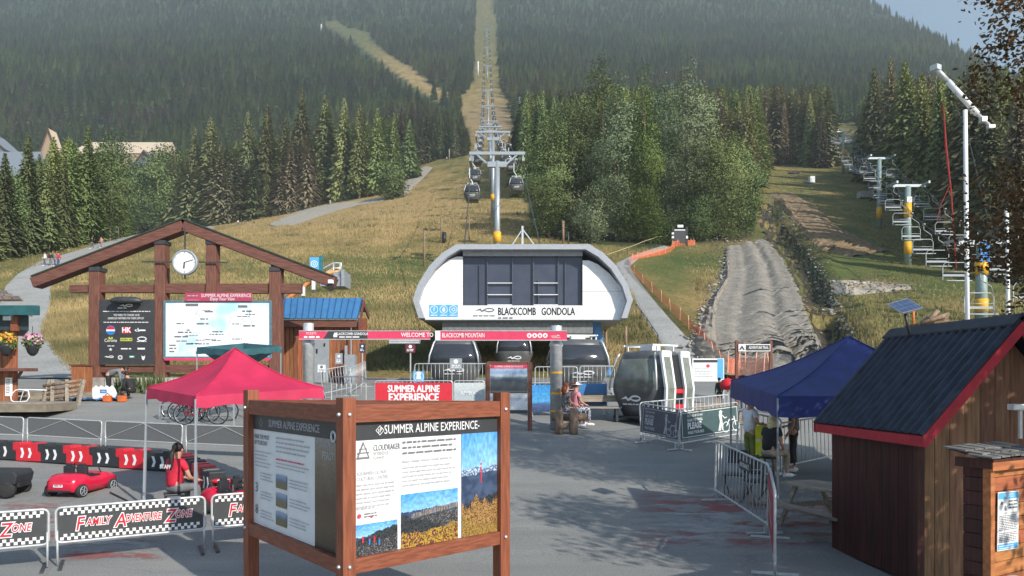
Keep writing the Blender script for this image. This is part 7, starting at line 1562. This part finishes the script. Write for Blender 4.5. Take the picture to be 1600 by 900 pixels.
chairm = mk('chair_steel', (.36, .38, .39), .45, .3, var=.1)
def chair_proto(loc, label):
    o = thing('lift_chair', label, 'lift chair', loc, 0, 'chairs of the chairlift'); T = .032
    mb = MB(); mb.tube([(0, 0, 0), (0, 0, -.5), (.75, .1, -.95), (.9, .15, -1.45)], T * 1.1, 6); mb.box((0, 0, 0), (.15, .3, .14)); mb.build('hanger', chairm, o, True)
    mb = MB(); mb.tube([(-.95, .15, -2.65), (-.95, .15, -1.6), (-.75, .15, -1.35), (.75, .15, -1.35), (.95, .15, -1.6), (.95, .15, -2.65), (.95, -.3, -2.75), (.9, -.35, -2.78), (-.9, -.35, -2.78), (-.95, -.3, -2.75)], T, 6, closed=True); mb.tube([(-.95, .15, -2.05), (.95, .15, -2.05)], T * .8, 5); mb.build('frame', chairm, o, True)
    mb = MB(); [mb.box((0, -.27 + .13 * k, -2.74), (1.85, .1, .04)) for k in range(4)]; mb.build('seat', greyp, o); mb = MB(); mb.box((0, .17, -2.3), (1.8, .03, .16)); mb.build('backrest', greyp, o); return o
ch = None; i = 0
for s_ in (-1, 1):
    Y = 47.5 if s_ < 0 else 50; n_ = 0
    while Y < 276:
        n_ += 1; loc = (CXL(Y) + 1.95 * s_, Y, crz(Y)); lb = 'grey lift chair on the ' + ('left' if s_ < 0 else 'right') + ' rope, ' + next(t for y_, t in ((52, 'below the nearest tower'), (60, 'just above the nearest tower'), (72, 'low between the nearest tower and the two-banded one'), (84, 'midway to the tower with two bands'), (96, 'right beside the two-banded tower'), (108, 'past the two-banded tower'), (118, 'just before the shaded meadow tower'), (132, 'just past the shaded meadow tower'), (160, 'above the shaded meadow'), (195, 'approaching the upper tower'), (232, 'around the upper tower'), (999, 'high at the forest edge')) if Y < y_)
        if ch is None: ch = chair_proto(loc, lb)
        else: dup(ch, loc, .0, lb)
        Y += 7 if Y < 130 else 8.5
# ------------------------------------------------------------------ white snow gun mast and its neighbour
a = P(1513, 520, 30); a.z = G(a.x, 30); o = thing('snow_gun', 'tall white snow gun mast with a slanting lance at the top', 'snow gun', a); pp_ = lambda x, y: P(x, y, 30) - a
mb = MB(); mb.tube([(0, 0, -.2), pp_(1508, 172)], .085, 10); mb.build('mast', white, o, True); mb = MB(); mb.tube([pp_(1481, 127), pp_(1527, 178)], .12, 10); mb.build('lance', white, o, True); mb = MB(); mb.tube([pp_(1461, 106), pp_(1481, 127)], .1, 8); mb.tube([pp_(1527, 178), pp_(1536, 186), pp_(1550, 200)], .07, 8); mb.build('lance_tip', steelw, o, True)
mb = MB(); mb.box(pp_(1462, 106), (.3, .3, .2), .5); mb.box(pp_(1536, 187), (.2, .25, .2)); mb.box(pp_(1548, 198), (.25, .2, .12)); mb.build('nozzle', steelw, o); mb = MB(); mb.tube([pp_(1468, 112), pp_(1500, 130), pp_(1552, 165)], .02, 5); mb.tube([pp_(1490, 160), pp_(1512, 210), pp_(1540, 330), pp_(1556, 400)], .02, 5); mb.build('hose', dkmetal, o)
a = P(1577, 520, 33); a.z = G(a.x, 33); o = thing('white_pole', 'shorter white pole between the maple leaves at the right edge', 'pole', a); mb = MB(); mb.tube([(0, 0, -.2), P(1573, 325, 33) - a], .08, 8); mb.build('shaft', white, o, True)
mb = MB(); mb.tube([P(1474, 165, 32), P(1478, 230, 32), P(1486, 300, 32), P(1494, 420, 32)], [.02, .045, .03, .02], 5); mb.tube([P(1486, 285, 32), P(1470, 320, 32), P(1464, 345, 32)], .015, 5); o = mb.build('red_rope', mk('red_cord', (.35, .03, .03), .7)); tag(o, 'thin red cord hanging beside the white snow gun mast', 'rope')
# ------------------------------------------------------------------ poles, ropes and fences on the meadow
def pole(px, y0, y1, w_, label, mat, name='wooden_post', cat='post', extra=None):
    b_ = hit(px, y1); s_ = F / b_.y; o = thing(name, label, cat, b_); mb = MB(); mb.tube([(0, 0, -.3), (0, 0, (y1 - y0) / s_)], w_ / 2 / s_, 8); mb.build('shaft', mat, o, True)
    if extra: mb = MB(); mb.tube([(extra[0] / s_, 0, (y1 - extra[2]) / s_), (extra[0] / s_, 0, (y1 - extra[1]) / s_)], extra[3] / 2 / s_, 10); mb.build('pad', black, o, True)
    return o
for a in ((437, 262, 335, 3, 'tall pale pole at the left forest edge by the gravel road', greywood), (500, 251, 312, 3, 'tall pale pole at the forest edge beside the yellow-green sapling', greywood), (601, 245, 266, 2.4, 'thin pale pole before the forest near the top of the gravel road', greywood), (702, 233, 249, 2, 'thin pole at the crest of the meadow', greywood), (812, 152, 190, 2.4, 'slim white pole right of the cleared gondola line', white), (747, 96, 121, 2.2, 'slim white pole left of the cleared gondola line', white),
          (502, 38, 50, 2.2, 'white pole in the small high clearing', white), (663, 361, 416, 3.4, 'brown post on the meadow left of the terminal', logwood), (733, 336, 376, 2, 'thin post on the meadow above the terminal roof', logwood), (516, 313, 320, 3, 'short grey stump post beside the gravel road', greywood), (880, 345, 381, 4, 'brown post right above the terminal roof', logwood), (888, 362, 383, 2.4, 'thin dark post right of the brown post above the terminal', dkmetal), (947, 515, 570, 4, 'brown post right of the blue sloping panel', logwood), (978, 510, 556, 4, 'brown post above the nearest gondola cabin', logwood)): pole(*a)
pole(690, 339, 380, 3.4, 'brown post with a black pad on the meadow above the terminal', logwood, extra=(4, 363, 382, 7)); pole(1427, 480, 508, 4, 'orange stake on the right meadow behind the solar panel', mk('orange_paint', (.6, .16, .03), .6), 'orange_stake', 'stake')
def rope_fence(name, label, pts, hpx, mat, ropes=(1.0,), r=.03, pr=.05, post_m=None):
    B = [hit(*p) for p in pts]; o = thing(name, label, 'fence', B[0]); hh = []
    for b_ in B: h_ = hpx / (F / b_.y); hh.append(h_); mb = MB(); mb.tube([b_ - B[0] - Vector((0, 0, .2)), b_ - B[0] + Vector((0, 0, h_))], pr, 6); mb.build('post', post_m or mat, o, True)
    for f_ in ropes: mb = MB(); mb.tube([b_ - B[0] + Vector((0, 0, h_ * f_)) for b_, h_ in zip(B, hh)], r, 5); mb.build('rope', mat, o, True)
    return o
rope_fence('rope_fence', 'row of short dark bollards with a rope along the footpath', [(994, 488), (1002, 499), (1011, 511), (1019, 523), (1028, 536)], 13, dkmetal)
rope_fence('rope_fence', 'yellowish rope fence running up to the black trail gate', [(948, 408), (966, 402), (980, 397), (994, 392), (1006, 387), (1016, 384), (1028, 380), (1046, 378)], 10, mk('yellow_rope', (.5, .42, .2), .7), post_m=dkmetal, r=.045)
om = bpy.data.materials.new('orange_netting'); om.use_nodes = True; nt = om.node_tree; b_ = nt.nodes['Principled BSDF']; b_.inputs['Base Color'].default_value = (.85, .17, .06, 1); b_.inputs['Roughness'].default_value = .6
tc = nt.nodes.new('ShaderNodeTexCoord'); mp = nt.nodes.new('ShaderNodeMapping'); mp.inputs['Scale'].default_value = (7, 7, 9); vo = nt.nodes.new('ShaderNodeTexVoronoi'); vo.feature = 'DISTANCE_TO_EDGE'; rp = nt.nodes.new('ShaderNodeMapRange'); rp.inputs[1].default_value = .07; rp.inputs[2].default_value = .11; rp.inputs[3].default_value = 1; rp.inputs[4].default_value = .1
nt.links.new(tc.outputs['Object'], mp.inputs[0]); nt.links.new(mp.outputs[0], vo.inputs['Vector']); nt.links.new(vo.outputs[0], rp.inputs[0]); nt.links.new(rp.outputs[0], b_.inputs['Alpha'])
def net_fence(label, pts, hh=.8):
    B = [hit(*p) for p in resample(pts, max(6, len(pts) * 4))]; o = thing('safety_fence', label, 'fence', B[0], 0, 'orange safety netting'); mb = MB(); vs = []; r_ = random.Random(3)
    for b_ in B: d = b_ - B[0]; j = r_.uniform(-.12, .1); vs += [(d.x, d.y, d.z), (d.x + .05, d.y, d.z + hh + j)]
    mb.add(vs, [(2 * k, 2 * k + 1, 2 * k + 3, 2 * k + 2) for k in range(len(B) - 1)]); mb.build('net', om, o)
    for b_ in B[::3]: mb = MB(); d = b_ - B[0]; l = r_.uniform(-.25, .25); mb.bar(d + Vector((0, -.03, -.1)), d + Vector((l, -.03, hh * 1.25)), .04); mb.build('stake', mk('pale_orange', (.75, .4, .28), .6) if 'pale_orange' not in MATS else MATS['pale_orange'], o)
net_fence('orange safety netting along the right side of the footpath', [(1142, 592), (1116, 560), (1094, 534), (1070, 508), (1046, 484), (1026, 464), (1006, 444), (990, 428), (982, 418)]); net_fence('orange safety netting bending round the top of the footpath', [(983, 416), (986, 408), (1000, 404), (1016, 401), (1036, 398), (1048, 393), (1054, 388)]); net_fence('orange safety netting below the black trail gate', [(1050, 386), (1062, 384), (1074, 384), (1086, 383)]); net_fence('orange safety netting sagging behind the trail sign and navy tent', [(1136, 594), (1160, 594), (1182, 596), (1206, 598)], 1.1)
b_ = hit(1062, 384); s_ = F / b_.y; o = thing('trail_gate', 'black trail gate board with a white sign on top, above the orange netting', 'gate', b_); zz = lambda r_: (384 - r_) / s_
for x in (-11, 11): mb = MB(); mb.box((x / s_, 0, zz(355) / 2), (3 / s_, .2, zz(355))); mb.build('post', black, o)
mb = MB(); mb.box((0, 0, (zz(360) + zz(380)) / 2), (20 / s_, .12, zz(360) - zz(380))); mb.build('panel', charcoal, o); mb = MB(); mb.box((0, -.05, zz(359.5)), (17 / s_, .1, 1.6 / s_)); mb.box((1 / s_, -.05, zz(353.5)), (9 / s_, .1, 4 / s_)); mb.box((-11 / s_, -.14, zz(365)), (3.4 / s_, .06, 3 / s_)); mb.box((-11 / s_, -.14, zz(371)), (3.4 / s_, .06, 3.4 / s_)); mb.box((11 / s_, -.14, zz(371)), (3 / s_, .06, 4 / s_)); mb.build('white_plates', white, o)
# stair with orange rails and blue sign behind the booth
Yr = 41.0; RO = hit(488, 466); RO = Vector((P(488, 0, Yr).x, Yr, G(P(488, 0, Yr).x, Yr))); o = thing('loading_ramp', 'metal ramp with orange rails and grey railings on the slope behind the blue roof', 'ramp', RO); q = lambda x, y, dy=0: P(x, y, Yr) - RO + Vector((0, dy, 0))
orr = mk('orange_rail', (.72, .3, .1), .5)
mb = MB(); mb.tube([q(440, 472), q(456, 462), q(470, 452), q(484, 440), q(500, 431), q(522, 424)], .11, 7); mb.build('rail', orr, o, True); mb = MB(); mb.tube([q(440, 462, .9), q(462, 448, .9), q(486, 434, .9), q(506, 424, .9), q(526, 420, .9)], .1, 7); mb.build('rail', orr, o, True)
mb = MB(); mb.prism([q(500, 447), q(538, 447), q(538, 423), q(522, 425), q(500, 432)], (0, 1.6, 0)); mb.build('deck', greyp, o)
for x, y in ((456, 462), (473, 450), (489, 438), (504, 424), (521, 412), (531, 411)): mb = MB(); mb.tube([q(x, y + 20), q(x, y)], .05, 6); mb.build('railing_post', steelw, o, True)
mb = MB(); mb.tube([q(494, 430), q(504, 420), q(521, 411), q(533, 411), q(533, 425)], .05, 6); mb.tube([q(496, 436), q(505, 428), q(521, 419), q(533, 419)], .04, 6); mb.tube([q(442, 466), q(457, 450), q(458, 470)], .04, 6); mb.build('handrail', steelw, o, True)
mb = MB(); pbox(mb, 533, 421, 538, 447, Yr - .1, .2, RO); mb.build('end_post', greyp, o)
for x in (473, 489): mb = MB(); pbox(mb, x - 2, 448 - (x - 473) * .6, x + 2.5, 462 - (x - 473) * .6, Yr - .4, .2, RO); mb.build('footing', white, o)
o, bd, W_, H_, M = flatboard('blue_sign', 'tall blue sign with a white spiral emblem by the ramp behind the pavilion', 'sign', 484, 402, 498, 428, Yr - .6, skyb, .12); mb = MB(); mb.ring(W_ / 2, H_ * .6, .19, .04, .003); mb.ring(W_ / 2, H_ * .6, .09, .035, .003); mb.words(.05, W_ - .05, H_ * .25, .1, 1, .05, .003, 0, 0, 1); mb.build('print', white, bd, M=M); mb = MB(); mb.box((W_ + .1, .1, H_ / 2 + .1), (.2, .1, H_)); mb.build('side_board', mk('deep_teal', (.03, .16, .2), .5), o)
a = P(517, 444, 30.6); o = thing('beam_camera', 'small white camera on a dark bracket at the right rafter end', 'camera', a); mb = MB(); mb.box((0, 0, .1), (.2, .25, .16)); mb.build('body', white, o, bev=.03); mb = MB(); mb.box((-.02, .1, -.12), (.16, .2, .28)); mb.build('bracket', black, o)
# ------------------------------------------------------------------ chalets half hidden by the left trees
def chalet(px0, px1, ybase, yeave, yridge, Y, wallm, roofm, label, gable=False, win=4):
    a = P((px0 + px1) / 2, ybase, Y); o = thing('chalet', label, 'building', a); s_ = F / Y; w_ = (px1 - px0) / s_; he = (ybase - yeave) / s_; hr = (ybase - yridge) / s_; D = w_ * .7
    mb = MB(); mb.box((0, D / 2, he / 2), (w_, D, he)); 
    if gable: mb.prism([(-w_ / 2, 0, he), (w_ / 2, 0, he), (0, 0, hr)], (0, D, 0))
    mb.build('wall', wallm, o)
    if gable:
        for s2 in (-1, 1): mb = MB(); mb.prism([(0, -.8, hr + .1), (s2 * (w_ / 2 + .8), -.8, he - .5), (s2 * (w_ / 2 + .8), -.8, he - .2), (0, -.8, hr + .5)], (0, D + 1.6, 0)); mb.build('roof', roofm, o); mb = MB(); mb.bar((0, -.85, hr + .1), (s2 * (w_ / 2 + .8), -.85, he - .45), .3, .5); mb.build('bargeboard', timberh, o)
    else: mb = MB(); mb.prism([(-w_ / 2 - .6, -.6, he), (-w_ / 2 - .6, D * .5, hr), (-w_ / 2 - .6, D + .6, he), ], (w_ + 1.2, 0, 0)); mb.build('roof', roofm, o)
    for r_ in range(2):
        for k in range(win):
            x = (k - (win - 1) / 2) * w_ / win; f_ = MB().box((x, -.05, he * (.3 + .38 * r_)), (w_ / win * .5, .12, he * .2)).build('window', white, o); MB().box((x, -.12, he * (.3 + .38 * r_)), (w_ / win * .42, .04, he * .17)).build('pane', glass, f_)
    return o
rg = mk('roof_blue_grey', (.2, .23, .27), .6, var=.1); rc = mk('roof_cream', (.62, .5, .36), .6, var=.06); wg = mk('wall_grey_blue', (.18, .21, .25), .7, var=.1); wb = mk('wall_tan', (.4, .3, .2), .7, var=.1)
chalet(-40, 44, 372, 290, 228, 330, wg, rg, 'grey-blue roofed chalet behind the spruces at the left edge', False, 5); chalet(-60, 6, 300, 232, 203, 345, wg, rg, 'tall grey roofed chalet cut by the left edge, behind the others', True, 2)
chalet(112, 246, 330, 240, 207, 380, wb, rc, 'large chalet with a sunlit cream roof behind the aspens', False, 8); chalet(204, 248, 350, 268, 236, 330, wg, rg, 'grey gabled chalet with brown bargeboards beside the aspen', True, 3); chalet(66, 88, 320, 240, 203, 350, wb, rc, 'narrow cream gable showing between the spruces', True, 1)
# ------------------------------------------------------------------ walkers and small things up the slope
def walker(px, py, rz, label, top, bottom, hair=h_blk, kind='walk', h=1.0): b_ = hit(px, py); return person(label, b_, rz, joints(kind), top, bottom, hair, white, sleeves='long', h=h)
walker(70, 416, 2.6, 'walker in a white top on the left path, leftmost of four', c_white, c_jean); walker(79, 416, .4, 'walker in dark clothes on the left path, second of four', c_blk, c_grey); walker(86, 417, 2.8, 'walker in grey-blue on the left path, third of four', c_grey, c_jean); walker(91, 416, .2, 'walker in a red top on the left path, rightmost of four', c_red, c_jean)
walker(144, 389, 2.0, 'person in dark clothes standing on the path below the spruces', c_blk, c_jean); walker(158, 388, 2.8, 'person in mauve on the path below the spruces', c_pinkc, c_grey)
walker(372, 352, 0, 'tiny walker in white at the forest edge left of the gravel road', c_white, c_jean); walker(383, 352, 3, 'tiny walker in blue at the forest edge', c_jean, c_grey); walker(397, 354, 1, 'tiny walker in dark clothes nearest the gravel road', c_blk, c_beige); walker(698, 251, 3, 'tiny figure in white at the crest of the meadow', c_white, c_blk)
b_ = hit(181, 372); s_ = F / b_.y; o = thing('notice_stand', 'small white framed board on two legs beside the left path', 'sign', b_); mb = MB(); mb.box((0, 0, 13 / s_), (9 / s_, .1, 8 / s_)); mb.build('board', white, o); mb = MB(); mb.box((0, -.06, 13 / s_), (7 / s_, .04, 6 / s_)); mb.build('print', charcoal, o)
for x in (-4, 4): mb = MB(); mb.bar((x / s_, 0, 0), (x / s_, 0, 13 / s_), .12); mb.build('leg', greywood, o)
b_ = hit(1268, 286); s_ = F / b_.y; mb = MB(); mb.box((0, 0, 5 / s_), (8 / s_, 1.2, 10 / s_)); o = thing('white_box', 'white utility box on the upper right meadow', 'box', b_); mb.build('body', white, o); mb = MB(); mb.box((-7 / s_, 0, 1 / s_), (9 / s_, .8, 2 / s_)); mb.build('slab', greyp, o)
b_ = hit(1351, 310); s_ = F / b_.y; o = thing('concrete_plinth', 'grey concrete block in the shaded meadow left of the lift tower', 'block', b_); mb = MB(); mb.box((0, 0, 5 / s_), (19 / s_, 2, 10 / s_)); mb.build('block', stonem, o, bev=.1)
b_ = hit(1241, 272); s_ = F / b_.y; o = thing('pipe_pile', 'pile of dark pipes and branches on the upper right meadow', 'pile', b_)
for k in range(7): mb = MB(); mb.tube([((-9 + k * .6) / s_, k * .3, (1 + k % 3) / s_), ((9 - k) / s_, k * .2, (2 + (k * 2) % 4) / s_)], .9 / s_, 6); mb.build('pipe', dkmetal, o, True)
b_ = Vector((P(1462, 0, 40).x, 40, 0)); b_.z = G(b_.x, 40); o = thing('log_pile', 'heap of grey logs behind the hut ridge', 'pile', b_); s_ = F / 40; zc = EYE + (HY - 497) / s_ - b_.z
for k, (x0, y0, x1, y1) in enumerate(((-22, 8, 20, -6), (-14, 9, 6, -12), (-6, 8, 22, -3), (0, 10, 26, 4), (-20, 10, -2, -2))): mb = MB(); mb.tube([(x0 / s_, .1 * k, zc - y0 / s_), (x1 / s_, .15 * k, zc - y1 / s_)], .12, 7); mb.build('log', logwood, o, True)
mb = MB(); mb.prism([(-26 / s_, -1, 0), (30 / s_, -1, 0), (24 / s_, -1, zc - .2), (-18 / s_, -1, zc - .25)], (0, 3, 0)); mb.build('earth', soilm, o)
# ------------------------------------------------------------------ lettering curves become meshes
bpy.context.view_layer.update(); dg = bpy.context.evaluated_depsgraph_get(); done = {}
for o in [x for x in bpy.data.objects if x.type == 'FONT']:
    if o.data.name not in done: done[o.data.name] = bpy.data.meshes.new_from_object(o.evaluated_get(dg))
    me = done[o.data.name]
    if o.get('fat'):
        bm = bmesh.new()
        for k, (dx, dy) in enumerate(((-1, 0), (1, 0), (0, .6), (0, -.6))):
            t = me.copy(); t.transform(Matrix.Translation((dx * o['fat'], dy * o['fat'], .0006 * k))); bm.from_mesh(t); bpy.data.meshes.remove(t)
        me = bpy.data.meshes.new('lettering'); bm.to_mesh(me); bm.free(); me.materials.append(o.data.materials[0])
    q = link('lettering', me, o.parent, o.matrix_local.copy()); bpy.data.objects.remove(o)
# ------------------------------------------------------------------ air
mb = MB(); mb.box((0, 1300, 850), (6400, 3200, 1706)); hz = mb.build('haze', [], kind='stuff')
m = bpy.data.materials.new('haze'); m.use_nodes = True; nt = m.node_tree; nt.nodes.remove(nt.nodes['Principled BSDF'])
pv = nt.nodes.new('ShaderNodeVolumePrincipled'); pv.inputs['Color'].default_value = (.75, .87, .93, 1); pv.inputs['Density'].default_value = .00029; pv.inputs['Anisotropy'].default_value = .2
nt.links.new(pv.outputs[0], nt.nodes['Material Output'].inputs['Volume']); hz.data.materials.append(m)
